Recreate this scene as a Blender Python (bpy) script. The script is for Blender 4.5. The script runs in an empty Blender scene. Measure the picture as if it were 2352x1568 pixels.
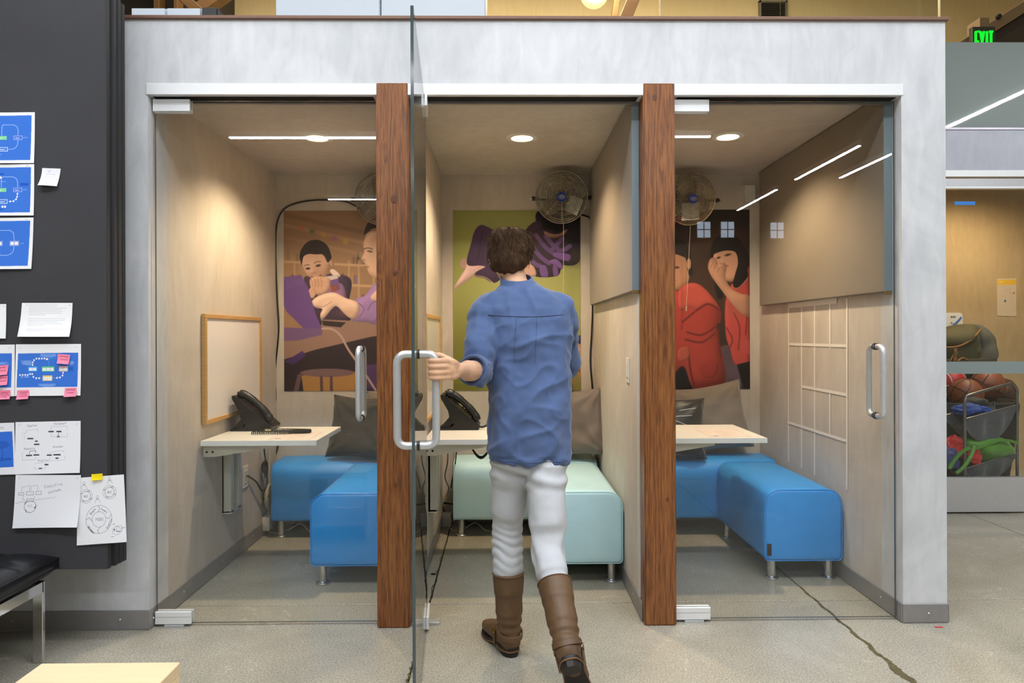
import bpy, bmesh, math, random
import numpy as np
from mathutils import Vector, Matrix, noise as mnoise
random.seed(7); np.random.seed(7)
scene = bpy.context.scene
C = scene.collection

# ------------------------------------------------------------------ camera
F_PX, CAM_D, CAM_H, YAW, ROLL, HORIZON = 1568.0, 2.98, 1.271, 0.0125, 0.0035, 768.0
cam_data = bpy.data.cameras.new('camera')
cam_data.sensor_width = 36.0
cam_data.lens = 36.0 * F_PX / 2352.0
cam_data.shift_y = -(784.0 - HORIZON) / 2352.0
cam_data.clip_start = 0.05
camera = bpy.data.objects.new('camera', cam_data)
C.objects.link(camera)
camera.location = (0.0, -CAM_D, CAM_H)
camera.matrix_world = (Matrix.Translation((0, -CAM_D, CAM_H)) @ Matrix.Rotation(-YAW, 4, 'Z')
                       @ Matrix.Rotation(math.pi / 2, 4, 'X') @ Matrix.Rotation(-ROLL, 4, 'Z'))
scene.camera = camera

def at(u, v, Y=None, Z=None, X=None):
    """point of the place seen at photo pixel (u, v) on the plane Y=, Z= or X= (metres)"""
    c, s = math.cos(YAW), math.sin(YAW)
    u0, v0 = u - 1176.0, 784.0 - v
    cr, sr = math.cos(ROLL), math.sin(ROLL)
    u1, v1 = u0 * cr + v0 * sr, -u0 * sr + v0 * cr
    a, b = u1 / F_PX, (v1 - (784.0 - HORIZON)) / F_PX
    d = (a * c + s, c - a * s, b)
    if Y is not None: t = (Y + CAM_D) / d[1]
    elif Z is not None: t = (Z - CAM_H) / d[2]
    else: t = X / d[0]
    return Vector((d[0] * t, d[1] * t - CAM_D, CAM_H + d[2] * t))

# ------------------------------------------------------------------ world, light, exposure
world = bpy.data.worlds.new('world'); scene.world = world
world.use_nodes = True
world.node_tree.nodes['Background'].inputs[0].default_value = (0.9, 0.95, 1.0, 1)
world.node_tree.nodes['Background'].inputs[1].default_value = 0.10

def area(name, loc, sx, sy, power, color, rot=(0, 0, 0)):
    l = bpy.data.lights.new(name, 'AREA'); l.shape = 'RECTANGLE'
    l.size, l.size_y, l.energy, l.color = sx, sy, power, color
    o = bpy.data.objects.new(name, l); C.objects.link(o)
    o.location = loc; o.rotation_euler = rot
    return o
# the hall's long skylight above the aisle in front of the booths
area('skylight', (0.3, -2.3, 6.45), 10.0, 3.0, 390, (0.90, 0.95, 1.0))
# added unseen warm lamp over the mezzanine, brightens the far yellow wall
area('far_wall_fill', (0.5, 4.0, 6.5), 8.0, 2.0, 520, (1.0, 0.90, 0.70))

scene.view_settings.view_transform = 'Standard'
scene.view_settings.look = 'None'
scene.view_settings.exposure = 0.06
scene.view_settings.gamma = 1.0
scene.view_settings.use_curve_mapping = False
scene.cycles.use_denoising = True
scene.cycles.max_bounces = 8
scene.cycles.diffuse_bounces = 4
scene.cycles.glossy_bounces = 4
scene.cycles.transparent_max_bounces = 16
scene.cycles.use_adaptive_sampling = True
scene.cycles.adaptive_threshold = 0.1
scene.cycles.caustics_reflective = False
scene.cycles.caustics_refractive = False
scene.cycles.sample_clamp_indirect = 6.0

# ------------------------------------------------------------------ mesh helpers
def lin(c):
    return tuple((x / 12.92 if x <= 0.04045 else ((x + 0.055) / 1.055) ** 2.4) for x in c)

class MB:
    """collects shapes into one bmesh"""
    def __init__(s): s.bm = bmesh.new()
    def box(s, x0, x1, y0, y1, z0, z1, bev=0.0, seg=2, mi=0):
        r = bmesh.ops.create_cube(s.bm, size=1.0)
        vs = r['verts']
        for v in vs:
            v.co = Vector((x0 + (v.co.x + .5) * (x1 - x0), y0 + (v.co.y + .5) * (y1 - y0), z0 + (v.co.z + .5) * (z1 - z0)))
        fs = {f for v in vs for f in v.link_faces}
        if mi:
            for f in fs: f.material_index = mi
        if bev > 0:
            es = {e for v in vs for e in v.link_edges}
            bmesh.ops.bevel(s.bm, geom=list(es), offset=bev, segments=seg, affect='EDGES', profile=0.5)
        return s
    def obox(s, c, ax, ay, az, bev=0.0, seg=2):
        """box around centre c with half-axis vectors"""
        r = bmesh.ops.create_cube(s.bm, size=2.0)
        c, ax, ay, az = map(Vector, (c, ax, ay, az))
        for v in r['verts']:
            v.co = c + ax * v.co.x + ay * v.co.y + az * v.co.z
        if bev > 0:
            es = {e for v in r['verts'] for e in v.link_edges}
            bmesh.ops.bevel(s.bm, geom=list(es), offset=bev, segments=seg, affect='EDGES', profile=0.5)
        return s
    def tube(s, pts, r, n=10, smooth=0, closed=False, caps=True):
        pts = [Vector(p) for p in pts]
        if smooth: pts = spline(pts, smooth, closed)
        m = len(pts)
        rr = r if isinstance(r, (list, tuple)) else [r] * m
        if len(rr) != m: rr = [rr[int(round(i * (len(rr) - 1) / (m - 1)))] for i in range(m)]
        T = []
        for i in range(m):
            a = pts[(i - 1) % m] if (closed or i > 0) else pts[i]
            b = pts[(i + 1) % m] if (closed or i < m - 1) else pts[i]
            T.append((b - a).normalized() if (b - a).length > 1e-9 else Vector((0, 0, 1)))
        up = Vector((0, 0, 1)) if abs(T[0].z) < 0.9 else Vector((1, 0, 0))
        N = (up - T[0] * up.dot(T[0])).normalized()
        rings = []
        for i in range(m):
            N = (N - T[i] * N.dot(T[i]))
            N = N.normalized() if N.length > 1e-9 else T[i].orthogonal().normalized()
            B = T[i].cross(N)
            rings.append([s.bm.verts.new(pts[i] + (N * math.cos(2 * math.pi * k / n) + B * math.sin(2 * math.pi * k / n)) * rr[i]) for k in range(n)])
        for i in range(m if closed else m - 1):
            a, b = rings[i], rings[(i + 1) % m]
            for k in range(n):
                s.bm.faces.new((a[k], a[(k + 1) % n], b[(k + 1) % n], b[k]))
        if caps and not closed:
            s.bm.faces.new(rings[0][::-1]); s.bm.faces.new(rings[-1])
        return s
    def lathe(s, prof, c=(0, 0, 0), axis=(0, 0, 1), n=24):
        """prof: list of (radius, height along axis)"""
        c, ax = Vector(c), Vector(axis).normalized()
        N = ax.orthogonal().normalized(); B = ax.cross(N)
        rings = []
        for r, h in prof:
            if r < 1e-6: rings.append([s.bm.verts.new(c + ax * h)])
            else: rings.append([s.bm.verts.new(c + ax * h + (N * math.cos(2 * math.pi * k / n) + B * math.sin(2 * math.pi * k / n)) * r) for k in range(n)])
        for a, b in zip(rings[:-1], rings[1:]):
            for k in range(n):
                k2 = (k + 1) % n
                if len(a) == 1 and len(b) == 1: continue
                if len(a) == 1: s.bm.faces.new((a[0], b[k], b[k2])) if True else None
                elif len(b) == 1: s.bm.faces.new((a[k], a[k2], b[0]))
                else: s.bm.faces.new((a[k], a[k2], b[k2], b[k]))
        return s
    def loft(s, rings, cap0=True, cap1=True):
        """rings: lists of equal numbers of points"""
        R = [[s.bm.verts.new(Vector(p)) for p in ring] for ring in rings]
        n = len(R[0])
        for a, b in zip(R[:-1], R[1:]):
            for k in range(n):
                s.bm.faces.new((a[k], a[(k + 1) % n], b[(k + 1) % n], b[k]))
        if cap0: s.bm.faces.new(R[0][::-1])
        if cap1: s.bm.faces.new(R[-1])
        return s
    def prism(s, pts, vec):
        """polygon swept along vec"""
        vec = Vector(vec)
        a = [s.bm.verts.new(Vector(p)) for p in pts]
        b = [s.bm.verts.new(Vector(p) + vec) for p in pts]
        n = len(a)
        s.bm.faces.new(a[::-1]); s.bm.faces.new(b)
        for k in range(n): s.bm.faces.new((a[k], a[(k + 1) % n], b[(k + 1) % n], b[k]))
        return s
    def sphere(s, c, r, sc=(1, 1, 1), sub=3):
        q = bmesh.ops.create_icosphere(s.bm, subdivisions=sub, radius=1.0)
        for v in q['verts']:
            v.co = Vector((c[0] + v.co.x * r * sc[0], c[1] + v.co.y * r * sc[1], c[2] + v.co.z * r * sc[2]))
        return s
    def quad(s, a, b, c, d):
        s.bm.faces.new([s.bm.verts.new(Vector(p)) for p in (a, b, c, d)])
        return s
    def mesh(s, name='m', smooth=False, angle=None):
        bmesh.ops.recalc_face_normals(s.bm, faces=s.bm.faces[:])
        me = bpy.data.meshes.new(name)
        s.bm.to_mesh(me); s.bm.free()
        if smooth:
            me.polygons.foreach_set('use_smooth', [True] * len(me.polygons))
            if angle is not None:
                me.set_sharp_from_angle(angle=math.radians(angle))
        return me

def spline(pts, k, closed=False):
    pts = [Vector(p) for p in pts]; n = len(pts); out = []
    for i in range(n if closed else n - 1):
        p0 = pts[(i - 1) % n] if (closed or i > 0) else pts[i]
        p1, p2 = pts[i], pts[(i + 1) % n]
        p3 = pts[(i + 2) % n] if (closed or i + 2 < n) else p2
        for j in range(k):
            t = j / k
            out.append(0.5 * ((2 * p1) + (p2 - p0) * t + (2 * p0 - 5 * p1 + 4 * p2 - p3) * t * t + (3 * p1 - p0 - 3 * p2 + p3) * t ** 3))
    if not closed: out.append(pts[-1].copy())
    return out

def thing(name, label, cat, loc=(0, 0, 0), rot=(0, 0, 0), group=None, kind=None):
    o = bpy.data.objects.new(name, None); C.objects.link(o)
    o.empty_display_size = 0.05
    o.location = loc; o.rotation_euler = rot
    tag(o, label, cat, group, kind)
    return o
def tag(o, label=None, cat=None, group=None, kind=None):
    if label: o['label'] = label
    if cat: o['category'] = cat
    if group: o['group'] = group
    if kind: o['kind'] = kind
    return o
def obj(name, mb, mat, parent=None, smooth=False, angle=35, local=False, label=None):
    """one mesh object; geometry in world coordinates unless local"""
    me = mb if isinstance(mb, bpy.types.Mesh) else mb.mesh(name, smooth, angle if smooth else None)
    o = bpy.data.objects.new(name, me); C.objects.link(o)
    for m in (mat if isinstance(mat, (list, tuple)) else [mat]):
        if m is not None: me.materials.append(m)
    if parent is not None:
        o.parent = parent
        if not local:
            base = parent.matrix_basis.copy(); q = parent
            while q.parent is not None:
                base = q.parent.matrix_basis @ q.matrix_parent_inverse @ base; q = q.parent
            # parents carry only a placement of their own: undo it so that world coordinates hold
            o.matrix_parent_inverse = base.inverted()
    if label: o['label'] = label
    return o
def single(name, mb, mat, label, cat, smooth=False, angle=35, group=None, kind=None):
    return tag(obj(name, mb, mat, None, smooth, angle), label, cat, group, kind)
def struct(name, mb, mat, smooth=False, parent=None, label=None):
    o = obj(name, mb, mat, parent, smooth)
    if parent is None: o['kind'] = 'structure'
    if label: o['label'] = label
    return o
def copy_tree(o, parent=None, off=None):
    c = o.copy(); C.objects.link(c); c.parent = parent
    for ch in [x for x in bpy.data.objects if x.parent == o]: copy_tree(ch, c)
    if off is not None: c.location = Vector(o.location) + Vector(off)
    return c

# ------------------------------------------------------------------ materials
def nodes(m):
    m.use_nodes = True
    return m.node_tree.nodes, m.node_tree.links
def mat(name, col, rough=0.5, metal=0.0, spec=0.5, emit=None, estr=0.0, coat=0.0, sheen=0.0, var=0.0, vscale=6.0, bump=0.0, bscale=60.0, trans=0.0, stretch=None, detail=4.0):
    m = bpy.data.materials.new(name); N, L = nodes(m)
    b = N['Principled BSDF']
    col = lin(col)
    b.inputs['Base Color'].default_value = (*col, 1)
    b.inputs['Roughness'].default_value = rough
    b.inputs['Metallic'].default_value = metal
    b.inputs['Specular IOR Level'].default_value = spec
    b.inputs['Coat Weight'].default_value = coat
    b.inputs['Sheen Weight'].default_value = sheen
    b.inputs['Transmission Weight'].default_value = trans
    if emit:
        b.inputs['Emission Color'].default_value = (*lin(emit), 1); b.inputs['Emission Strength'].default_value = estr
    if var or bump:
        tc = N.new('ShaderNodeTexCoord'); mp = N.new('ShaderNodeMapping')
        if stretch: mp.inputs['Scale'].default_value = stretch
        L.new(tc.outputs['Object'], mp.inputs['Vector'])
    if var:
        nz = N.new('ShaderNodeTexNoise'); nz.inputs['Scale'].default_value = vscale; nz.inputs['Detail'].default_value = detail
        nz.inputs['Roughness'].default_value = 0.6
        L.new(mp.outputs[0], nz.inputs['Vector'])
        rp = N.new('ShaderNodeValToRGB')
        rp.color_ramp.elements[0].position = 0.3; rp.color_ramp.elements[1].position = 0.7
        rp.color_ramp.elements[0].color = (*[max(0, c * (1 - var)) for c in col], 1)
        rp.color_ramp.elements[1].color = (*[min(1, c * (1 + var)) for c in col], 1)
        L.new(nz.outputs['Fac'], rp.inputs['Fac']); L.new(rp.outputs['Color'], b.inputs['Base Color'])
    if bump:
        n2 = N.new('ShaderNodeTexNoise'); n2.inputs['Scale'].default_value = bscale; n2.inputs['Detail'].default_value = 3.0
        L.new(mp.outputs[0], n2.inputs['Vector'])
        bp = N.new('ShaderNodeBump'); bp.inputs['Strength'].default_value = bump; bp.inputs['Distance'].default_value = 0.004
        L.new(n2.outputs['Fac'], bp.inputs['Height']); L.new(bp.outputs['Normal'], b.inputs['Normal'])
    return m

def plaster(name, a, b2, rough=0.75, scale=1.6, seedoff=0.0):
    """trowelled cement plaster: broad clouds, trowel streaks, fine relief"""
    m = bpy.data.materials.new(name); N, L = nodes(m); b = N['Principled BSDF']
    tc = N.new('ShaderNodeTexCoord'); mp = N.new('ShaderNodeMapping'); mp.inputs['Location'].default_value = (seedoff, seedoff * .7, seedoff * 1.3)
    L.new(tc.outputs['Object'], mp.inputs['Vector'])
    n1 = N.new('ShaderNodeTexNoise'); n1.inputs['Scale'].default_value = scale; n1.inputs['Detail'].default_value = 6; n1.inputs['Roughness'].default_value = .62; n1.inputs['Distortion'].default_value = .8
    m2 = N.new('ShaderNodeMapping'); m2.inputs['Scale'].default_value = (9, 9, 2.2); m2.inputs['Rotation'].default_value = (0, .5, 0)
    L.new(mp.outputs[0], m2.inputs['Vector'])
    n2 = N.new('ShaderNodeTexNoise'); n2.inputs['Scale'].default_value = 1.4; n2.inputs['Detail'].default_value = 5; n2.inputs['Distortion'].default_value = 1.5
    L.new(mp.outputs[0], n1.inputs['Vector']); L.new(m2.outputs[0], n2.inputs['Vector'])
    mx = N.new('ShaderNodeMath'); mx.operation = 'ADD'
    k = N.new('ShaderNodeMath'); k.operation = 'MULTIPLY'; k.inputs[1].default_value = 0.45
    L.new(n2.outputs['Fac'], k.inputs[0]); L.new(n1.outputs['Fac'], mx.inputs[0]); L.new(k.outputs[0], mx.inputs[1])
    rp = N.new('ShaderNodeValToRGB'); rp.color_ramp.elements[0].position = .50; rp.color_ramp.elements[1].position = .92
    rp.color_ramp.elements[0].color = (*lin(a), 1); rp.color_ramp.elements[1].color = (*lin(b2), 1)
    L.new(mx.outputs[0], rp.inputs['Fac']); L.new(rp.outputs['Color'], b.inputs['Base Color'])
    b.inputs['Roughness'].default_value = rough; b.inputs['Specular IOR Level'].default_value = 0.35
    bp = N.new('ShaderNodeBump'); bp.inputs['Strength'].default_value = .12; bp.inputs['Distance'].default_value = .01
    L.new(mx.outputs[0], bp.inputs['Height']); L.new(bp.outputs['Normal'], b.inputs['Normal'])
    return m

def concrete_floor():
    m = bpy.data.materials.new('polished_concrete'); N, L = nodes(m); b = N['Principled BSDF']
    tc = N.new('ShaderNodeTexCoord')
    n1 = N.new('ShaderNodeTexNoise'); n1.inputs['Scale'].default_value = 2.2; n1.inputs['Detail'].default_value = 7; n1.inputs['Roughness'].default_value = .65; n1.inputs['Distortion'].default_value = .5
    n3 = N.new('ShaderNodeTexNoise'); n3.inputs['Scale'].default_value = 150; n3.inputs['Detail'].default_value = 2
    vo = N.new('ShaderNodeTexVoronoi'); vo.inputs['Scale'].default_value = 55
    for n in (n1, n3, vo): L.new(tc.outputs['Object'], n.inputs['Vector'])
    rp = N.new('ShaderNodeValToRGB'); e = rp.color_ramp.elements
    e[0].position = .25; e[0].color = (*lin((.60, .585, .54)), 1); e[1].position = .80; e[1].color = (*lin((.73, .71, .66)), 1)
    q = e.new(.5); q.color = (*lin((.67, .65, .60)), 1)
    L.new(n1.outputs['Fac'], rp.inputs['Fac'])
    r3 = N.new('ShaderNodeValToRGB'); e = r3.color_ramp.elements
    e[0].position = .36; e[0].color = (.62, .62, .60, 1); e[1].position = .62; e[1].color = (1.12, 1.12, 1.1, 1)
    L.new(n3.outputs['Fac'], r3.inputs['Fac'])
    m1 = N.new('ShaderNodeMix'); m1.data_type = 'RGBA'; m1.blend_type = 'MULTIPLY'; m1.inputs[0].default_value = .8
    L.new(rp.outputs['Color'], m1.inputs[6]); L.new(r3.outputs['Color'], m1.inputs[7])
    # dark aggregate specks
    r4 = N.new('ShaderNodeValToRGB'); e = r4.color_ramp.elements
    e[0].position = .10; e[0].color = (.45, .45, .43, 1); e[1].position = .17; e[1].color = (1, 1, 1, 1)
    L.new(vo.outputs['Distance'], r4.inputs['Fac'])
    m2 = N.new('ShaderNodeMix'); m2.data_type = 'RGBA'; m2.blend_type = 'MULTIPLY'; m2.inputs[0].default_value = .45
    L.new(m1.outputs[2], m2.inputs[6]); L.new(r4.outputs['Color'], m2.inputs[7])
    L.new(m2.outputs[2], b.inputs['Base Color'])
    rr = N.new('ShaderNodeMapRange'); rr.inputs['To Min'].default_value = .20; rr.inputs['To Max'].default_value = .32
    L.new(n1.outputs['Fac'], rr.inputs['Value']); L.new(rr.outputs[0], b.inputs['Roughness'])
    b.inputs['Specular IOR Level'].default_value = .45
    return m

def timber(name, cols, rough=.35):
    """old stained post: vertical grain with cathedral rings and knots"""
    m = bpy.data.materials.new(name); N, L = nodes(m); b = N['Principled BSDF']
    tc = N.new('ShaderNodeTexCoord'); mp = N.new('ShaderNodeMapping'); mp.inputs['Scale'].default_value = (11, 11, .75)
    L.new(tc.outputs['Object'], mp.inputs['Vector'])
    nd = N.new('ShaderNodeTexNoise'); nd.inputs['Scale'].default_value = 1.1; nd.inputs['Detail'].default_value = 2; L.new(mp.outputs[0], nd.inputs['Vector'])
    # knots: round swirls that bend the grain
    vk = N.new('ShaderNodeTexVoronoi'); vk.inputs['Scale'].default_value = 3.1
    mk = N.new('ShaderNodeMapping'); mk.inputs['Scale'].default_value = (1.5, 1.5, .75); L.new(tc.outputs['Object'], mk.inputs['Vector']); L.new(mk.outputs[0], vk.inputs['Vector'])
    kr = N.new('ShaderNodeMapRange'); kr.inputs['From Min'].default_value = 0; kr.inputs['From Max'].default_value = .22; kr.inputs['To Min'].default_value = 1.6; kr.inputs['To Max'].default_value = 0
    L.new(vk.outputs['Distance'], kr.inputs['Value'])
    ad = N.new('ShaderNodeMath'); ad.operation = 'MULTIPLY_ADD'; ad.inputs[1].default_value = 2.6
    L.new(nd.outputs['Fac'], ad.inputs[0]); L.new(kr.outputs[0], ad.inputs[2])
    sx = N.new('ShaderNodeSeparateXYZ'); L.new(mp.outputs[0], sx.inputs[0])
    a2 = N.new('ShaderNodeMath'); a2.operation = 'ADD'; L.new(sx.outputs['X'], a2.inputs[0]); L.new(ad.outputs[0], a2.inputs[1])
    a3 = N.new('ShaderNodeMath'); a3.operation = 'MULTIPLY'; a3.inputs[1].default_value = 17; L.new(a2.outputs[0], a3.inputs[0])
    sn = N.new('ShaderNodeMath'); sn.operation = 'SINE'; L.new(a3.outputs[0], sn.inputs[0])
    fg = N.new('ShaderNodeTexNoise'); fg.inputs['Scale'].default_value = 14; fg.inputs['Detail'].default_value = 4; L.new(mp.outputs[0], fg.inputs['Vector'])
    s2 = N.new('ShaderNodeMath'); s2.operation = 'MULTIPLY_ADD'; s2.inputs[1].default_value = .085; L.new(sn.outputs[0], s2.inputs[0]); L.new(fg.outputs['Fac'], s2.inputs[2])
    rp = N.new('ShaderNodeValToRGB'); e = rp.color_ramp.elements
    e[0].position = .28; e[0].color = (*lin(cols[0]), 1); e[1].position = .78; e[1].color = (*lin(cols[2]), 1)
    q = e.new(.52); q.color = (*lin(cols[1]), 1)
    L.new(s2.outputs[0], rp.inputs['Fac'])
    kd = N.new('ShaderNodeMapRange'); kd.inputs['From Min'].default_value = .015; kd.inputs['From Max'].default_value = .085; kd.inputs['To Min'].default_value = .35; kd.inputs['To Max'].default_value = 1
    L.new(vk.outputs['Distance'], kd.inputs['Value'])
    mm = N.new('ShaderNodeMix'); mm.data_type = 'RGBA'; mm.blend_type = 'MULTIPLY'; mm.inputs[0].default_value = 1
    L.new(rp.outputs['Color'], mm.inputs[6]); L.new(kd.outputs[0], mm.inputs[7]); L.new(mm.outputs[2], b.inputs['Base Color'])
    b.inputs['Roughness'].default_value = rough
    bp = N.new('ShaderNodeBump'); bp.inputs['Strength'].default_value = .5; bp.inputs['Distance'].default_value = .004
    L.new(s2.outputs[0], bp.inputs['Height']); L.new(bp.outputs['Normal'], b.inputs['Normal'])
    return m

def clear_glass(name, tint=(.965, .975, .968), ior=1.5):
    """thin architectural glass: mirror reflection by Fresnel, the rest straight through"""
    m = bpy.data.materials.new(name); N, L = nodes(m)
    for n in list(N): N.remove(n)
    out = N.new('ShaderNodeOutputMaterial'); mix = N.new('ShaderNodeMixShader')
    tr = N.new('ShaderNodeBsdfTransparent'); tr.inputs[0].default_value = (*tint, 1)
    gl = N.new('ShaderNodeBsdfGlossy'); gl.inputs['Roughness'].default_value = 0.0
    ge = N.new('ShaderNodeNewGeometry'); mr = N.new('ShaderNodeMapRange')
    mr.inputs['To Min'].default_value = ior; mr.inputs['To Max'].default_value = 1 / ior
    L.new(ge.outputs['Backfacing'], mr.inputs['Value'])
    fr = N.new('ShaderNodeFresnel'); L.new(mr.outputs[0], fr.inputs['IOR'])
    L.new(fr.outputs[0], mix.inputs[0]); L.new(tr.outputs[0], mix.inputs[1]); L.new(gl.outputs[0], mix.inputs[2])
    L.new(mix.outputs[0], out.inputs['Surface'])
    return m

def vcol_mat(name, rough=.6, spec=.3, coat=0.0):
    m = bpy.data.materials.new(name); N, L = nodes(m); b = N['Principled BSDF']
    a = N.new('ShaderNodeVertexColor'); a.layer_name = 'print'
    L.new(a.outputs['Color'], b.inputs['Base Color'])
    b.inputs['Roughness'].default_value = rough; b.inputs['Specular IOR Level'].default_value = spec; b.inputs['Coat Weight'].default_value = coat
    return m

def emitter(name, col, strength):
    m = bpy.data.materials.new(name); N, L = nodes(m)
    for n in list(N): N.remove(n)
    out = N.new('ShaderNodeOutputMaterial'); e = N.new('ShaderNodeEmission')
    e.inputs[0].default_value = (*lin(col), 1); e.inputs[1].default_value = strength
    L.new(e.outputs[0], out.inputs['Surface'])
    return m

PL_OUT = plaster('plaster_grey_white', (.72, .73, .745), (.835, .84, .855), .7, 1.5)
PL_IN = plaster('plaster_booth', (.735, .70, .66), (.825, .795, .76), .6, 1.3, 3.1)
FLOOR = concrete_floor()
WOOD = timber('stained_timber', ((.36, .205, .10), (.51, .31, .155), (.60, .385, .20)))
ALU = mat('brushed_aluminium', (.83, .84, .86), .34, .6, var=.03, vscale=40)
ALU_W = mat('satin_aluminium', (.93, .935, .945), .38, .25)
CHROME = mat('polished_steel', (.86, .86, .86), .08, 1.0)
STEEL = mat('satin_steel', (.80, .81, .82), .24, .95)
BASE_M = mat('baseboard_metal', (.60, .59, .59), .42, .45, var=.05, vscale=20)
GLASS = clear_glass('door_glass')
GLASS_EDGE = mat('glass_edge', (.27, .32, .33), .12, 0, .6)
WHITE = mat('white_paint', (.90, .90, .89), .4)
WHITE_PL = mat('white_plastic', (.88, .87, .84), .35)
BLACK_PL = mat('black_plastic', (.085, .082, .08), .38)
CORD_B = mat('black_cord', (.06, .06, .06), .5)
CORD_W = mat('white_cord', (.78, .74, .66), .5)
DARKGAP = mat('dark_gap', (.05, .05, .05), .9)
# ================================================================== THE SETTING
YF = -0.008            # face of the plaster front
YG = 0.035             # plane of the closed glass doors
YB = 1.66              # back wall of the booths
ZC = 2.355             # booth ceiling
ZT = 2.638             # top of the plaster front
XL, XR = -1.535, 1.748     # clear opening
P1A, P1B, P2A, P2B = -0.551, -0.409, 0.612, 0.751   # the two timber posts
WL1, WR1 = -1.535, -0.545  # booth side walls
WL2, WR2 = -0.415, 0.612
WL3, WR3 = 0.745, 1.748
XE = 1.943             # right end of the front
BO = (0.0, 1.12, 2.28) # left-wall offset from booth to booth

# ---- floor: cast slabs with sawn joints
floor = struct('floor', MB().box(-9, 9, -13, 8, -.12, -.012), mat('floor_screed', (.2, .19, .17), .9))
xs = [-9, -5.755, -3.955, -2.155, -.355, 1.485, 3.26, 5.06, 9]
ys = [-13, -9.4, -7.0, -4.6, -2.15, .25, 2.65, 5.05, 8]
g = .0035
for i in range(len(xs) - 1):
    for j in range(len(ys) - 1):
        obj('slab', MB().box(xs[i] + g, xs[i + 1] - g, ys[j] + g, ys[j + 1] - g, -.03, 0, .002, 1), FLOOR, floor)
# worn filler in the long joint that runs out of the right booth, and in the one before the middle booth
filler = mat('joint_filler', (.36, .33, .22), .55, var=.35, vscale=30)
def joint_fill(x, ys_, wid, seed):
    rnd = random.Random(seed); m = MB(); L_, R_ = [], []
    n = 90
    for k in range(n):
        y = ys_[0] + (ys_[1] - ys_[0]) * k / (n - 1)
        t = k / (n - 1)
        w = wid * (.35 + .65 * (1 - t)) * (.6 + .8 * rnd.random()) * (1 + 1.1 * max(0, 1 - abs(t - .16) / .07))
        o = .006 * math.sin(k * .5 + seed) + .004 * (rnd.random() - .5)
        L_.append((x + o - w, y, .0012)); R_.append((x + o + w * rnd.uniform(.7, 1.1), y, .0012))
    for k in range(n - 1): m.quad(L_[k], R_[k], R_[k + 1], L_[k + 1])
    bmesh.ops.remove_doubles(m.bm, verts=m.bm.verts[:], dist=1e-5)
    return m
obj('joint_filler', joint_fill(1.482, (-.62, .45), .011, 3), filler, floor, label='olive-brown worn filler in the floor joint')
obj('joint_filler', joint_fill(-.356, (-.62, -.30), .006, 8), filler, floor)
obj('joint_filler', joint_fill(-.356, (-.30, 1.30), .0035, 9), mat('joint_dark', (.20, .18, .15), .7), floor)
obj('floor_stain', MB().box(1.86, 1.895, -.06, -.045, 0, .0006), mat('red_paint_spot', (.75, .25, .25), .6), floor, label='small red paint spot at the foot of the right pier')
obj('floor_anchor', MB().lathe([(0, .001), (.014, .001), (.014, 0)], at(995, 1318, Z=0)), DARKGAP, floor)

# ---- plaster front with its opening
m = MB().prism([(-3.6, YF, 0), (XL, YF, 0), (XL, YF, 2.363), (XR, YF, 2.363), (XR, YF, 0), (XE, YF, 0), (XE, YF, ZT), (-3.6, YF, ZT)], (0, .16 - YF, 0))
struct('wall_front', m, PL_OUT)
m = MB().box(-3.6, XE + .012, YF - .012, 1.9, ZT, ZT + .016, .003, 1)
struct('trim_1', m, mat('copper_cap', (.47, .35, .29), .55, .1), label='brown edge strip along the top of the plaster front')
# ---- booth shells
struct('wall_left', MB().box(WL1 - .1, WL1, .16, YB + .1, 0, ZC), PL_IN)
struct('wall_partition_left', MB().box(WR1, WL2, .12, YB + .1, 0, ZC), PL_IN)
struct('wall_partition_right', MB().box(WR2, WL3, .12, YB + .1, 0, ZC), PL_IN)
struct('wall_right', MB().box(WR3, XE, .16, YB + .14, 0, ZT), PL_IN)
struct('wall_back', MB().box(WL1 - .1, XE, YB, YB + .12, 0, ZT), PL_IN)
struct('ceiling', MB().box(WL1 - .1, XE, .10, YB + .1, ZC, ZC + .10), PL_IN)
struct('ceiling_deck', MB().box(-3.6, XE, .10, 1.9, ZT - .06, ZT), PL_IN)
struct('trim_2', MB().box(WR1 - .004, WL2 + .004, YG + .05, .13, 0, ZC, .002), mat('jamb_paint', (.80, .79, .77), .5), label='pale jamb behind the left timber post')
struct('trim_3', MB().box(WR2 - .004, WL3 + .004, YG + .05, .13, 0, ZC, .002), mat('jamb_paint_b', (.80, .79, .77), .5), label='pale jamb behind the right timber post')

# ---- metal baseboards with their screws
def baseboard(name, x0, x1, y0, y1, screws, axis):
    o = struct(name, MB().box(x0, x1, y0, y1, 0.004, .086, .002, 1), BASE_M)
    for p in screws:
        obj('screw', MB().lathe([(0, .004), (.004, .003), (.006, 0)], p, axis, 10), STEEL, o, smooth=True)
baseboard('baseboard_front_left', -3.6, XL + .002, YF - .006, YF, [(-1.66, YF - .006, .045), (-2.12, YF - .006, .045), (-2.6, YF - .006, .045)], (0, -1, 0))
baseboard('baseboard_jamb_left', XL, XL + .004, YF - .006, .16, [(XL + .004, .02, .04)], (1, 0, 0))
baseboard('baseboard_front_right', XR - .003, XE + .006, YF - .006, YF, [(1.86, YF - .006, .043)], (0, -1, 0))
baseboard('baseboard_end', XE, XE + .005, YF - .006, 1.8, [], (1, 0, 0))
baseboard('baseboard_left', WL1, WL1 + .006, .16, YB, [(WL1 + .006, y, .05) for y in (.3, .75, 1.2)], (1, 0, 0))
baseboard('baseboard_right', WR3 - .006, WR3, YF, YB, [(WR3 - .006, y, .05) for y in (.16, .62, 1.2)], (-1, 0, 0))
baseboard('baseboard_mid_left', WL2, WL2 + .006, .13, YB, [(WL2 + .006, y, .05) for y in (.55, 1.1)], (1, 0, 0))
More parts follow.
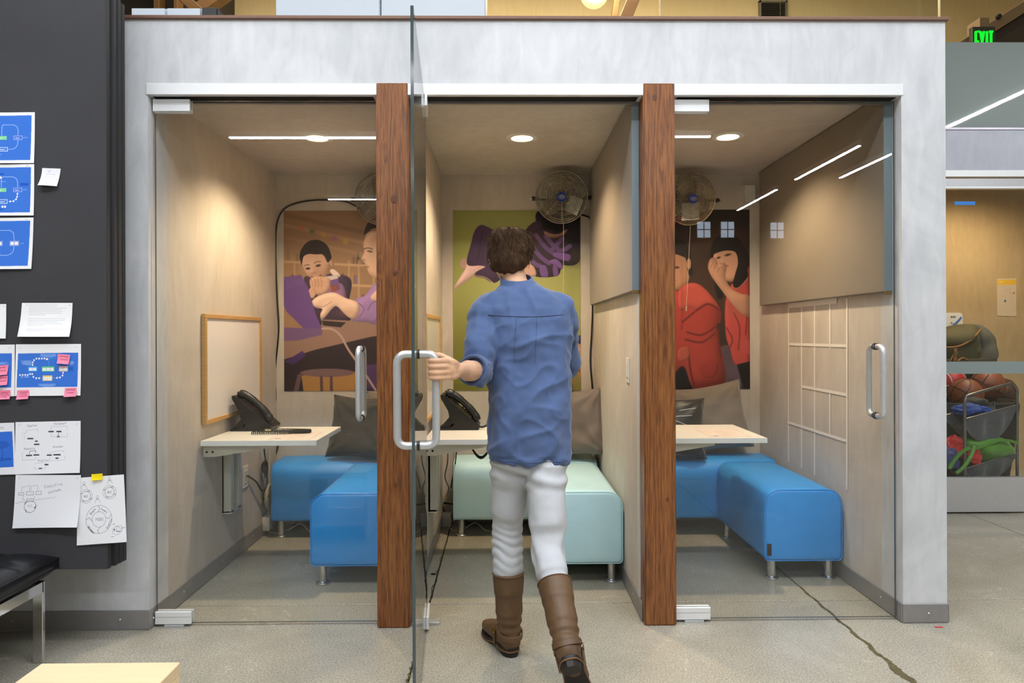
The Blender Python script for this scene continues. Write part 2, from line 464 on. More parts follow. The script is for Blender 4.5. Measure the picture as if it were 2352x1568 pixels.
baseboard('baseboard_mid_right', WR2 - .006, WR2, .03, YB, [(WR2 - .006, y, .05) for y in (.22, .8)], (-1, 0, 0))
baseboard('baseboard_partition_right', WL3, WL3 + .006, .13, YB, [], (1, 0, 0))
baseboard('baseboard_partition_left', WR1 - .006, WR1, .13, YB, [], (-1, 0, 0))

# ---- aluminium head rails between posts
for k, (a, b) in enumerate(((XL - .006, P1A + .004), (P1B - .004, P2A + .002), (P2B - .002, XR + .008))):
    m = MB().box(a, b, YF - .004, .085, 2.312, 2.362, .002, 1)
    o = struct('trim_%d' % (4 + k), m, ALU_W, label='aluminium head rail over glass door %d' % (k + 1))
    obj('track_slot', MB().box(a + .02, b - .02, .012, .062, 2.3095, 2.3125), DARKGAP, o)
    obj('stop_strip', MB().box(a + .02, b - .02, .066, .085, 2.300, 2.312, .001), BASE_M, o)

# ---- timber posts
def post(x0, x1, label, seed):
    t = thing('timber_post', label, 'post', ((x0 + x1) / 2, .03, 0), group='timber posts between the glass doors')
    m = MB(); m.box(x0, x1, YF - .006, .085, 0, 2.364)
    bm = m.bm
    bmesh.ops.bevel(bm, geom=bm.edges[:], offset=.005, segments=2, affect='EDGES')
    es = [e for e in bm.edges if abs(e.verts[0].co.z - e.verts[1].co.z) > 1]
    bmesh.ops.subdivide_edges(bm, edges=es, cuts=60)
    rnd = random.Random(seed)
    for v in bm.verts:
        n_ = mnoise.noise(Vector((v.co.x * 6 + seed, v.co.y * 6, v.co.z * 5)))
        v.co.x += .0022 * n_ * (1 if v.co.x > (x0 + x1) / 2 else -1)
        v.co.y += .0012 * mnoise.noise(Vector((v.co.x * 30, seed, v.co.z * 9)))
    o = obj('shaft', m, WOOD, t, smooth=True)
    dk = mat('knot_bark', (.37, .21, .105), .4, var=.35, vscale=90)
    for (z, dx, r) in ([(1.86, .008, .015), (1.54, .012, .011), (.62, .01, .008)] if seed < 5 else [(2.30, -.02, .011), (.55, .03, .007)]):
        k = MB().lathe([(0, .0010), (r * .35, .0012), (r * .55, .0007), (r * .75, .0009), (r, .0002)], ((x0 + x1) / 2 + dx, YF - .0065, z), (0, -1, 0), 18)
        for v in k.bm.verts: v.co.z = z + (v.co.z - z) * 1.35
        obj('knot', k, dk, o, smooth=True)
post(P1A, P1B, 'dark stained timber post to the left of the open door', 2)
post(P2A, P2B, 'dark stained timber post to the right of the walking person', 6)

# ---- glass doors
def pull_handle(parent, loc_x, yc, z0, z1, local=False, off=.058, r=.0125):
    """back-to-back D pull through the glass (glass in plane y = yc)"""
    hs = []
    for s, nm in ((-1, 'pull_handle'), (1, 'pull_handle')):
        R = .03; p = []
        y = lambda d: yc + s * d
        p += [(loc_x, y(.004), z1)]
        for k in range(7):
            a = math.pi / 2 * k / 6
            p.append((loc_x, y(off - R + R * math.sin(a)), z1 - R + R * math.cos(a)))
        for k in range(7):
            a = math.pi / 2 * k / 6
            p.append((loc_x, y(off - R + R * math.cos(a)), z0 + R - R * math.sin(a)))
        p += [(loc_x, y(.004), z0)]
        h = obj(nm, MB().tube(p, r, 16), ALU, parent, smooth=True, angle=60, local=local, label='brushed metal pull handle')
        hs.append(h)
        for z in (z0, z1):
            obj('gasket', MB().lathe([(r + .0025, .0045), (r + .003, .007), (r + .0025, .0105), (0, .0105)], (loc_x, yc, z), (0, s, 0), 18), BLACK_PL, h, local=local, smooth=True)
    return hs
def patch(parent, x0, x1, yc, z0, z1, local=False, name='patch_fitting'):
    o = obj(name, MB().box(x0, x1, yc - .017, yc - .0055, z0, z1, .002, 1).box(x0, x1, yc + .0055, yc + .017, z0, z1, .002, 1)
            .box(x0 + .004, x1 - .01, yc - .006, yc + .006, z0 - (.004 if z0 > 1 else -.001), z1 - .02), ALU_W, parent, local=local, label='satin metal hinge patch fitting')
    obj('cover_line', MB().box(x0 + .001, x1 - .001, yc - .0176, yc - .0168, (z0 + z1) / 2 + .004, (z0 + z1) / 2 + .005), BASE_M, o, local=local)
    return o
def glass_leaf(parent, x0, x1, yc, z0, z1, local=False):
    m = MB().box(x0, x1, yc - .005, yc + .005, z0, z1)
    for f in m.bm.faces:
        if abs(f.normal.y) < .5: f.material_index = 1
    bm = m.bm; bm.normal_update()
    for f in bm.faces: f.material_index = 0 if abs(f.normal.y) > .5 else 1
    return obj('glass_panel', m, [GLASS, GLASS_EDGE], parent, local=local, label='clear frameless glass leaf')
def door(n, label, x0, x1, hinge_left, hx):
    d = thing('door_%d' % n, label, 'door', (x0, YG, 0), kind='structure')
    del d['category']
    glass_leaf(d, x0, x1, YG, .012, 2.300)
    patch(d, x0 - .004, x0 + .157, YG, 2.250, 2.304); patch(d, x0 - .002, x0 + .155, YG, .011, .066)
    obj('floor_pivot', MB().box(x0 + .04, x0 + .125, YG - .02, YG + .02, 0, .010, .001), ALU, d)
    pull_handle(d, hx, YG, .905, 1.212)
    return d
door(1, 'closed glass door of the left booth', -1.524, P1A - .004, True, -.628)
door(3, 'closed glass door of the right booth', P2B + .003, 1.738, True, 1.656)
# the middle door stands open towards the aisle: built closed in its own frame, turned on its pivot
PIV = Vector((-.347, YG, 0)); END = Vector((-.2825, -.843, 0))
ang = math.atan2(END.y - PIV.y, END.x - PIV.x)
d2 = thing('door_2', 'open glass door of the middle booth, held by the walking person', 'door', PIV, (0, 0, ang), kind='structure')
del d2['category']
LEN2 = (END - PIV).length
glass_leaf(d2, -.06, LEN2, 0, .012, 2.300, True)
patch(d2, -.062, .095, 0, 2.250, 2.304, True); patch(d2, -.062, .095, 0, .011, .066, True)
h2 = pull_handle(d2, LEN2 - .20, 0, .892, 1.205, True, off=.066, r=.0135)
struct('trim_8', MB().box(-.405, -.285, YG - .022, YG + .022, 0, .012, .002), ALU, label='metal floor pivot plate under the open door')

# ---- the hall around
HALL = plaster('hall_plaster', (.70, .66, .58), (.78, .74, .66), .8, .6, 9.0)
YEL = plaster('mezzanine_wall', (.90, .80, .58), (.95, .86, .66), .8, .5, 5.0)
struct('wall_far', MB().box(-9, 9, 7.0, 7.2, 0, 6.7), YEL)
struct('wall_hall_left', MB().box(-9.2, -9, -13, 8, 0, 6.7), HALL)
struct('wall_hall_right', MB().box(9, 9.2, -13, 8, 0, 6.7), HALL)
struct('wall_rear', MB().box(-9, 9, -13.2, -13, 0, 6.7), mat('rear_wall', (.55, .53, .50), .8))
struct('ceiling_hall', MB().box(-9.2, 9.2, -13.2, 8, 6.6, 6.8), mat('hall_deck', (.46, .42, .37), .8))
pane = emitter('daylight_pane', (.86, .92, 1.0), 5.0)
for k, (x, z) in enumerate(((4.72, 3.72), (5.28, 3.72), (6.45, 3.70))):
    w = struct('window_%d' % (k + 1), MB().box(x - .17, x + .17, -12.99, -12.95, z - .20, z + .20), WHITE)
    obj('pane', MB().box(x - .15, x + .15, -12.95, -12.94, z - .18, z + .18), pane, w)
    obj('glazing_bar', MB().box(x - .010, x + .010, -12.94, -12.93, z - .18, z + .18).box(x - .15, x + .15, -12.94, -12.93, z - .010, z + .010), WHITE, w)
# linear pendants over the desks (they mirror in the glass doors)
LAMP = emitter('lamp_lens', (.97, .985, 1.0), 125.0)
LAMP_N = emitter('lamp_lens_near', (.97, .985, 1.0), 105.0)
def pendant(p0, p1, label, lens=None):
    p0, p1 = Vector(p0), Vector(p1); d = (p1 - p0).normalized(); n = Vector((-d.y, d.x, 0)); c = (p0 + p1) / 2; h = (p1 - p0).length / 2
    t = thing('linear_pendant', label, 'lamp', c, group='linear pendants over the hall')
    obj('housing', MB().obox(c + Vector((0, 0, .035)), d * h, n * .022, (0, 0, .03), .003, 1), ALU, t)
    obj('lens', MB().obox(c, d * (h - .01), n * (.03 if lens else .016), (0, 0, .006)), lens or LAMP, t)
    for s in (-.8, .8):
        q = c + d * h * s
        obj('cable', MB().tube([q + Vector((0, 0, .06)), (q.x, q.y, 6.6)], .003, 6), STEEL, t)
ZP = 3.4
pendant((-2.75, -2.15, 4.4), (-.05, -2.15, 4.4), 'linear pendant close before the booths, left one', LAMP_N)
pendant((.05, -2.15, 4.4), (2.75, -2.15, 4.4), 'linear pendant close before the booths, right one', LAMP_N)
pendant((-2.95, -4.34, ZP), (-.45, -4.34, ZP), 'long linear pendant behind the camera on the left')
pendant((-.25, -4.30, ZP), (2.25, -4.30, ZP), 'long linear pendant behind the camera on the right')
pendant((-2.75, -7.7, ZP), (-.2, -7.7, ZP), 'linear pendant far behind the camera')
pendant((4.05, -4.65, ZP), (4.05, -6.35, ZP), 'linear pendant of the right aisle, near one')
pendant((4.05, -7.0, ZP), (4.05, -8.7, ZP), 'linear pendant of the right aisle, far one')
pendant((4.62, -4.95, ZP), (4.62, -6.25, ZP), 'linear pendant next to the right aisle row')
pendant((4.6, -.9, ZP), (4.6, .95, ZP), 'linear pendant before the glazed store room')
# ================================================================== BOOTH FURNISHINGS
BLUE = (.18, .60, .94); AQUA = (.77, .925, .97)
def upholstery(name, col):
    return mat(name, col, .42, 0, .45, var=.05, vscale=5, bump=.05, bscale=220)
UP_BLUE = upholstery('blue_upholstery', BLUE)
UP_AQUA = upholstery('aqua_upholstery', AQUA)

# ---- recessed downlights
DL_LENS = emitter('downlight_lens', (1.0, .80, .50), 22.0)
for k, (x, y, lab) in enumerate(((-1.02, .78, 'left'), (.106, .78, 'middle'), (1.237, .757, 'right'))):
    t = thing('downlight', 'warm round recessed downlight in the %s booth ceiling' % lab, 'lamp', (x, y, ZC), group='recessed ceiling downlights')
    obj('trim_ring', MB().lathe([(.058, .001), (.060, -.006), (.083, -.004), (.086, 0)], (x, y, ZC), (0, 0, 1), 40), WHITE, t, smooth=True)
    obj('lens', MB().lathe([(0, -.004), (.05, -.004), (.059, -.002)], (x, y, ZC), (0, 0, 1), 32), DL_LENS, t)
    l = bpy.data.lights.new('downlight_beam', 'SPOT'); l.energy = 98; l.color = (1.0, .76, .48)
    l.spot_size = math.radians(138); l.spot_blend = .62; l.shadow_soft_size = .045
    o = bpy.data.objects.new('downlight_beam', l); C.objects.link(o); o.location = (x, y, ZC - .012); o.parent = t
    o.matrix_parent_inverse = Matrix.Translation(-Vector((x, y, ZC)))

# ---- upholstered benches: D-profile body, four steel legs
def profile(w, h, rt, rb, n=7):
    """rounded box section in (x, z), x in [0, w], z in [0, h], starting bottom left"""
    p = []
    for cx_, cz, r, a0 in ((w - rb, rb, rb, -90), (w - rt, h - rt, rt, 0), (rt, h - rt, rt, 90), (rb, rb, rb, 180)):
        for k in range(n):
            a = math.radians(a0 + 90 * k / (n - 1))
            p.append((cx_ + r * math.cos(a), cz + r * math.sin(a)))
    return p
def bench(name, label, x0, x1, y0, y1, along, m_, legs_from, tag_at=None, group=None):
    """body between the given bounds, section swept along 'x' or 'y'"""
    t = thing(name, label, 'bench', ((x0 + x1) / 2, (y0 + y1) / 2, 0), group=group)
    zb, zt = .107, .468
    w = (x1 - x0) if along == 'y' else (y1 - y0); ln = (y1 - y0) if along == 'y' else (x1 - x0)
    def P(p, d, inset):
        cx_, cz = w / 2, (zt - zb) / 2
        sx = (w / 2 - inset) / (w / 2); sz = (cz - inset) / cz
        a = cx_ + (p[0] - cx_) * sx; b = cz + (p[1] - cz) * sz
        # a soft crown on the seat
        if b > cz: b += .010 * math.sin(math.pi * min(1, max(0, d / ln))) * math.sin(math.pi * p[0] / w)
        return (x0 + a, y0 + d, zb + b) if along == 'y' else (x0 + d, y0 + a, zb + b)
    pr = profile(w, zt - zb, .075, .022)
    ds = [(0, .012), (.004, .004), (.012, 0)] + [(.012 + (ln - .024) * k / 14, 0) for k in range(1, 14)] + [(ln - .012, 0), (ln - .004, .004), (ln, .012)]
    o = obj('upholstered_body', MB().loft([[P(p, d, i) for p in pr] for d, i in ds]), m_, t, smooth=True, angle=50)
    dark = m_
    for d in (.006, ln - .006):
        obj('seam_piping', MB().tube([P(p, d, -.0012) for p in pr], .0022, 6, closed=True), dark, o, smooth=True)
    ix = .05
    for (lx, ly) in ((x0 + ix, y0 + ix), (x1 - ix, y0 + ix), (x0 + ix, y1 - ix), (x1 - ix, y1 - ix)):
        obj('leg', MB().lathe([(0, 0), (.034, 0), (.035, .003), (.035, .009), (.031, .013), (.0205, .016), (.0205, .108)], (lx, ly, 0), (0, 0, 1), 24), STEEL, t, smooth=True)
    if tag_at:
        x, y, z = tag_at
        obj('fabric_tag', MB().box(x - .011, x + .011, y - .004, y + .002, z - .03, z + .03, .001), BLACK_PL, t, label='small dark sewn tag')
    return t
GB = 'upholstered benches in the booths'
bench('bench', 'blue upholstered bench along the back wall of the left booth', -1.457, WR1 - .02, 1.30, YB - .006, 'x', UP_BLUE, 0, group=GB)
bench('bench', 'blue upholstered bench in front, half hidden by the left timber post', -.978, -.557, .475, 1.292, 'y', UP_BLUE, 0, group=GB)
bench('bench', 'pale aqua bench along the back wall of the middle booth', -.321, WR2 - .02, 1.30, YB - .006, 'x', UP_AQUA, 0, group=GB)
bench('bench', 'pale aqua bench in front, beside the walking person', .181, .602, .48, 1.292, 'y', UP_AQUA, 0, group=GB)
bench('bench', 'blue upholstered bench along the back wall of the right booth', .84, WR3 - .02, 1.30, YB - .006, 'x', UP_BLUE, 0, group=GB)
bench('bench', 'blue upholstered bench with a sewn tag, in front in the right booth', 1.338, 1.735, .50, 1.292, 'y', UP_BLUE, 0, (1.357, .4985, .165), group=GB)

# ---- wall tables on folding brackets
TOP_M = mat('table_laminate', (.90, .885, .85), .35, var=.02, vscale=3)
BRK = mat('bracket_enamel', (.83, .83, .79), .4)
def wall_table(x, lab):
    t = thing('wall_table', 'white wall-mounted table %s' % lab, 'table', (x, .72, 0), group='wall tables in the booths')
    y0, y1, zt = .468, .985, .742
    obj('table_top', MB().box(x + .012, x + .592, y0, y1, zt - .026, zt, .002, 1), TOP_M, t)
    obj('edge_band', MB().box(x + .012, x + .592, y0 - .0012, y0, zt - .0255, zt - .0005), mat('edge_band', (.90, .91, .91), .4), t)
    for y in (.52, .90):
        b = obj('bracket_arm', MB().prism([(x + .002, y, zt - .027), (x + .34, y, zt - .027), (x + .34, y, zt - .045), (x + .06, y, zt - .09), (x + .002, y, zt - .09)], (0, .018, 0)), BRK, t)
        for q in (.02, .05):
            obj('screw', MB().lathe([(0, .003), (.005, .002), (.006, 0)], (x + q, y, zt - .065), (0, -1, 0), 10), DARKGAP, b)
    # upright wall channel below
    ya, yb, z0, z1 = .75, .90, .305, zt - .03
    ch = obj('wall_channel', MB().box(x, x + .05, ya, ya + .045, z0, z1, .002, 1).box(x, x + .05, yb - .045, yb, z0, z1, .002, 1).box(x, x + .012, ya, yb, z0, z1).box(x, x + .05, ya, yb, z0 - .004, z0 + .012, .001), BRK, t)
    obj('channel_slot', MB().box(x + .012, x + .016, ya + .05, yb - .05, z0 + .05, z1 - .02), DARKGAP, ch)
    obj('slide_bar', MB().box(x + .014, x + .03, ya + .062, yb - .062, z0 + .16, z0 + .33, .002), BRK, ch)
    return t
wall_table(WL1, 'with a desk phone, in the left booth')
wall_table(WL2, 'behind the open door, in the middle booth')
wall_table(WL3, 'in the right booth, beside the plastic-wrapped pillow')

# ---- desk phones
def phone(x, y, lab, cord):
    t = thing('desk_phone', lab, 'phone', (x, y, .742), group='black desk phones on the wall tables')
    z = .742
    # wedge body leaning back towards the wall, display side facing the seat
    body = [(x + .035, z + .010), (x + .215, z + .006), (x + .222, z + .022), (x + .150, z + .085), (x + .030, z + .190), (x + .004, z + .198), (x + .006, z + .178), (x + .05, z + .11), (x + .052, z + .07), (x + .09, z + .03)]
    m = MB().prism([(p[0], y, p[1]) for p in body], (0, .17, 0)); bmesh.ops.bevel(m.bm, geom=m.bm.edges[:], offset=.004, segments=2, affect='EDGES')
    obj('phone_body', m, BLACK_PL, t, smooth=True, angle=40)
    obj('foot_stand', MB().box(x - .005, x + .20, y + .005, y + .165, z, z + .012, .003).prism([(x + .0, y + .02, z + .01), (x + .05, y + .02, z + .01), (x + .075, y + .02, z + .05), (x + .045, y + .02, z + .06)], (0, .13, 0)), BLACK_PL, t, smooth=True, angle=40)
    # handset lying on the front slope
    d = Vector((.185, 0, -.172)).normalized(); n = Vector((.172, 0, .185)).normalized()
    c = Vector((x + .112, y + .038, z + .118))
    hs = [c + d * a + n * b for a, b in ((-.118, .004), (-.10, .022), (-.06, .034), (0, .038), (.06, .034), (.10, .022), (.118, .004))]
    obj('handset', MB().tube(hs, [.016, .024, .021, .019, .021, .024, .016], 14, 6), BLACK_PL, t, smooth=True)
    sc = MB(); sc.obox(Vector((x + .075, y + .115, z + .163)), d * .035, (0, .035, 0), n * .002); obj('display', sc, mat('phone_lcd', (.20, .22, .22), .15), t)
    for r in range(4):
        for q in range(3):
            p = Vector((x + .125, y + .09, z + .117)) + d * (r * .018) + Vector((0, q * .024, 0))
            obj('key', MB().obox(p, d * .006, (0, .008, 0), n * .004, .001, 1), mat('phone_key', (.17, .17, .17), .4) if (r + q) == 0 else bpy.data.materials['phone_key'], t)
    if cord:
        pts = []
        for k in range(520):
            s = k / 519; a = k * 1.15
            px = x + .16 + .30 * math.sin(math.pi * s); py = y - .075 + .11 * s * 0 + .05 * math.cos(math.pi * s)
            pts.append((px, py + .0075 * math.cos(a), z + .0115 + .0075 * math.sin(a)))
        obj('coil_cord', MB().tube(pts, .0031, 5), CORD_B, t, smooth=True)
        obj('cord_plug', MB().box(x + .20, x + .235, y - .035, y - .02, z + .004, z + .016, .002), mat('clear_plug', (.75, .68, .5), .2), t)
    else:
        pts = []
        for k in range(200):
            s = k / 199; a = k * 1.0
            px = x + .30 - .13 * s; py = y - .20
            pts.append((px + .0 , py + .007 * math.cos(a), z - .03 - .085 * math.sin(math.pi * s) + .007 * math.sin(a)))
        obj('coil_cord', MB().tube(pts, .0026, 6), CORD_B, t, smooth=True)
        obj('cord_tail', MB().tube([(x + .20, y + .03, z + .02), (x + .235, y + .03, z + .014), (x + .262, y + .03, z + .024)], .006, 8, 4), CORD_B, t, smooth=True)
    return t
phone(WL1 + .03, .80, 'black desk phone on the table of the left booth', True)
phone(WL2 + .06, .80, 'black desk phone on the table of the middle booth', False)

# ---- whiteboards in oak frames
OAK = mat('oak_frame', (.76, .60, .38), .5, var=.12, vscale=8, stretch=(1, 1, 12))
WB = mat('whiteboard_enamel', (.95, .93, .92), .14, 0, .5, coat=.3)
def whiteboard(x, lab):
    y0, y1, z0, z1 = .503, 1.305, .818, 1.382
    t = thing('whiteboard', lab, 'whiteboard', (x, (y0 + y1) / 2, z0), group='whiteboards on the booth walls')
    obj('writing_surface', MB().box(x + .004, x + .016, y0 + .012, y1 - .012, z0 + .012, z1 - .012), WB, t)
    fw = .022
    for nm, b in (('frame_rail', (y0, y1, z1 - fw, z1)), ('frame_rail', (y0, y1, z0, z0 + fw)), ('frame_stile', (y0, y0 + fw, z0 + fw, z1 - fw)), ('frame_stile', (y1 - fw, y1, z0 + fw, z1 - fw))):
        obj(nm, MB().box(x + .002, x + .024, *b, .002, 1), OAK, t)
whiteboard(WL1, 'oak-framed whiteboard on the left wall of the left booth')
whiteboard(WL2, 'oak-framed whiteboard behind the open glass door')

# ---- acoustic wall panels
FAB = mat('acoustic_fabric', (.50, .46, .41), .9, 0, .1, var=.04, vscale=3, bump=.12, bscale=500, sheen=.2)
FABS = mat('panel_edge_fabric', (.50, .55, .575), .8, 0, .1, bump=.1, bscale=400)
def acoustic(xw, th, y0, y1, z0, z1, lab):
    t = thing('acoustic_panel', lab, 'panel', (xw, (y0 + y1) / 2, z0), group='fabric acoustic panels')
    obj('fabric_face', MB().box(xw - th, xw - .001, y0 + .004, y1, z0, z1, .004, 2), FAB, t)
    obj('edge_wrap', MB().box(xw - th - .0008, xw - .001, y0, y0 + .0045, z0, z1, .001, 1), FABS, t)
    obj('corner_clip', MB().box(xw - th + .002, xw - .004, y0 - .003, y0 + .012, z0 - .012, z0 + .004, .001, 1), mat('brass_clip', (.62, .52, .34), .35, .8), t)
acoustic(WR2, .034, .075, 1.565, 1.465, 2.348, 'taupe fabric acoustic panel on the right wall of the middle booth')
acoustic(WR3, .036, .065, 1.562, 1.458, 2.348, 'taupe fabric acoustic panel on the right wall of the right booth')

# ---- wall fans
BLADE = mat('fan_blade', (.50, .47, .42), .35, .7)
CAGE = mat('fan_chrome', (.80, .75, .66), .2, 1.0)
def emblem_mat():
    return mat('fan_badge_blue', (.10, .20, .62), .3)
BADGE = emblem_mat()
SILV = mat('badge_silver', (.75, .78, .85), .3, .4)
def fan_parts(t, card):
    """built about the origin, facing -y"""
    R = .166
    g = MB()
    for k in range(15):
        r = .034 + (R - .034) * k / 14
        dish = -.055 * math.sqrt(max(0, 1 - (r / R) ** 2.4))
        g.tube([(r * math.cos(a), dish, r * math.sin(a)) for a in [2 * math.pi * i / 48 for i in range(48)]],   .0021 if k < 14 else .0046, 6, closed=True)
    for k in range(8):
        a = math.radians(k * 45 + 2)
        g.tube([((.03 + (R - .03) * s) * math.cos(a), -.057 * math.sqrt(max(0, 1 - ((.03 + (R - .03) * s) / R) ** 2.4)) + .002, (.03 + (R - .03) * s) * math.sin(a)) for s in [i / 10 for i in range(11)]], .0018, 6)
    obj('front_grille', g, CAGE, t, smooth=True, local=True)
    g = MB()
    for k in range(10):
        r = .05 + (R - .05) * k / 9
        dish = .075 * math.sqrt(max(0, 1 - (r / R) ** 3))
        g.tube([(r * math.cos(a), dish, r * math.sin(a)) for a in [2 * math.pi * i / 40 for i in range(40)]], .0015, 5, closed=True)
    for k in range(12):
        a = math.radians(k * 30)
        g.tube([((.04 + (R - .04) * s) * math.cos(a), .075 * math.sqrt(max(0, 1 - ((.04 + (R - .04) * s) / R) ** 3)), (.04 + (R - .04) * s) * math.sin(a)) for s in [i / 8 for i in range(9)]], .0018, 5)
    obj('rear_grille', g, CAGE, t, smooth=True, local=True)
    bd = obj('badge', MB().lathe([(0, -.064), (.028, -.063), (.031, -.059), (.031, -.052), (0, -.052)], (0, 0, 0), (0, 1, 0), 32), BADGE, t, smooth=True, local=True, label='round blue maker badge')
    e = MB()
    for rx, rz in ((.022, .013), (.013, .007)):
        e.tube([(rx * math.cos(a), -.0645, rz * math.sin(a)) for a in [2 * math.pi * i / 28 for i in range(28)]], .0011, 5, closed=True)
    for x in (-.007, 0, .007): e.tube([(x, -.0646, -.005), (x + .002, -.0646, .005)], .0011, 5)
    e.tube([(-.016, -.0646, 0), (.016, -.0646, 0)], .0009, 5)
    obj('emblem', e, SILV, bd, local=True)
    # three pitched blades
    for k in range(3):
        a0 = math.radians(k * 120 + 100)
        rings = []
        for s in range(7):
            r = .03 + .115 * s / 6; hw = (.030 + .028 * math.sin(math.pi * min(1, s / 7 + .15))) ; pit = math.radians(34 - 12 * s / 6)
            c = Vector((r * math.cos(a0), .015, r * math.sin(a0))); tdir = Vector((-math.sin(a0), 0, math.cos(a0)))
            ch = tdir * math.cos(pit) + Vector((0, 1, 0)) * math.sin(pit); nn = ch.cross(Vector((math.cos(a0), 0, math.sin(a0)))).normalized()
            rings.append([c + ch * hw + nn * .0008, c + nn * (.004), c - ch * hw + nn * .0008, c - ch * hw - nn * .0008, c + nn * .0022, c + ch * hw - nn * .0008])
        obj('blade', MB().loft(rings), BLADE, t, smooth=True, angle=40, local=True)
    obj('motor', MB().lathe([(0, -.01), (.034, -.01), (.04, .0), (.047, .05), (.047, .12), (.038, .135), (0, .135)], (0, 0, 0), (0, 1, 0), 28), mat('fan_motor', (.13, .12, .11), .4) if 'fan_motor' not in bpy.data.materials else bpy.data.materials['fan_motor'], t, smooth=True, local=True)
    obj('yoke', MB().tube([(-.174, .0, -.006), (-.176, .09, -.006), (-.14, .175, -.006), (.14, .175, -.006), (.176, .09, -.006), (.174, .0, -.006)], .008, 8), CORD_B, t, smooth=True, local=True)
    for s in (-1, 1):
        k = obj('tilt_knob', MB().lathe([(0, .02), (.012, .02), (.014, .012), (.014, 0), (0, 0)], (s * .172, 0, -.006), (s, 0, 0), 16), BLACK_PL, t, smooth=True, local=True)
        obj('knob_screw', MB().lathe([(0, .03), (.006, .03), (.007, .02)], (s * .172, 0, -.006), (s, 0, 0), 12), STEEL, k, smooth=True, local=True)
    obj('wall_mount', MB().box(-.05, .05, .165, .222, -.06, .05, .004), CORD_B, t, local=True)
    obj('pull_cord', MB().tube([(.012, .005, -.165), (.012, .005, -.70)], .0016, 6).tube([(.012, .005, -.70), (.012, .005, -.73)], .004, 8), CORD_W, t, local=True, label='thin pale pull cord')
    if card:
        c, ax, az = card
        c, ax, az = Vector(c), Vector(ax), Vector(az)
        obj('paper_card', MB().obox(c, ax, (0, .0006, 0), az), mat('card_paper', (.86, .86, .84), .7), t, local=True, label='white card stuck behind the grille')
def fan(x, y, z, lab, card=None, rz=0):
    t = thing('wall_fan', lab, 'fan', (x, y, z), (math.radians(9), 0, rz), group='chrome wall fans')
    fan_parts(t, card)
    return t
fan(-.787, 1.43, 2.150, 'chrome wall fan half hidden by the left timber post')
fan(.379, 1.43, 2.157, 'chrome wall fan with a white card, above the walking person', ((.078, -.034, -.052), (.04, .0, -.017), (.021, 0, .05)), math.radians(-4))
fan(1.213, 1.43, 2.145, 'chrome wall fan with a card, beside the right timber post', ((-.005, -.034, -.08), (.057, 0, .004), (.0, 0, .055)), math.radians(4))
for nm, pts, lab in (
    ('wall_cable', [(-.93, 1.60, 2.10)] + [tuple(at(u, v, Y=1.645)) for u, v in ((795, 463), (740, 459), (690, 464), (655, 478), (638, 505), (633, 545), (634, 620), (637, 690), (640, 760), (632, 850), (633, 910), (631, 960), (640, 1010), (630, 1060), (636, 1110))], 'black power cord running down the corner of the left booth'),
    ('wall_cable', [(.50, 1.60, 2.08)] + [tuple(at(u, v, Y=1.648)) for u, v in ((1345, 496), (1356, 504), (1360, 540), (1361, 700), (1359, 760), (1356, 830), (1361, 900), (1362, 960))], 'black power cord running down the corner of the middle booth')):
    single(nm, MB().tube(pts, .0055, 8, 6), CORD_B, lab, 'cord', smooth=True, group='fan power cords')
    
# ---- small fittings
def plate(name, lab, cat, face, c, w, h, th=.006, parts=None, group=None):
    """wall plate: face 'x+', 'x-' or 'y-' (the way it looks)"""
    t = thing(name, lab, cat, c, group=group)
    n = {'x+': Vector((1, 0, 0)), 'x-': Vector((-1, 0, 0)), 'y-': Vector((0, -1, 0))}[face]
    s = Vector((0, 1, 0)) if face[0] == 'x' else Vector((1, 0, 0))
    c = Vector(c)
    obj('cover_plate', MB().obox(c + n * th / 2, s * w / 2, n * th / 2, (0, 0, h / 2), .0015, 1), WHITE_PL, t)
    for (nm, du, dz, ww, hh, mm) in (parts or []):
        obj(nm, MB().obox(c + n * (th + .001) + s * du + Vector((0, 0, dz)), s * ww / 2, n * .0025, (0, 0, hh / 2), .0008, 1), mm, t)
    return t
SOCK = mat('socket_face', (.82, .81, .78), .35)
plate('light_switch', 'white rocker light switch on the middle booth wall', 'switch', 'x-', (WR2, *at(1443, 850, X=WR2)[1:]), .075, .122, parts=[('rocker', 0, 0, .034, .066, WHITE_PL)])
plate('power_outlet', 'white outlet plate under the table of the left booth', 'outlet', 'x+', (WL1, *at(562, 1094, X=WL1)[1:]), .075, .122, parts=[('socket', 0, .02, .034, .028, SOCK), ('socket', 0, -.02, .034, .028, SOCK)])
p = at(1723, 444, Y=YB - .03)
plate('junction_box', 'white junction box on the back wall of the right booth', 'box', 'y-', (p.x, YB, p.z), .068, .112, .03)
p = at(606, 1020, Y=YB)
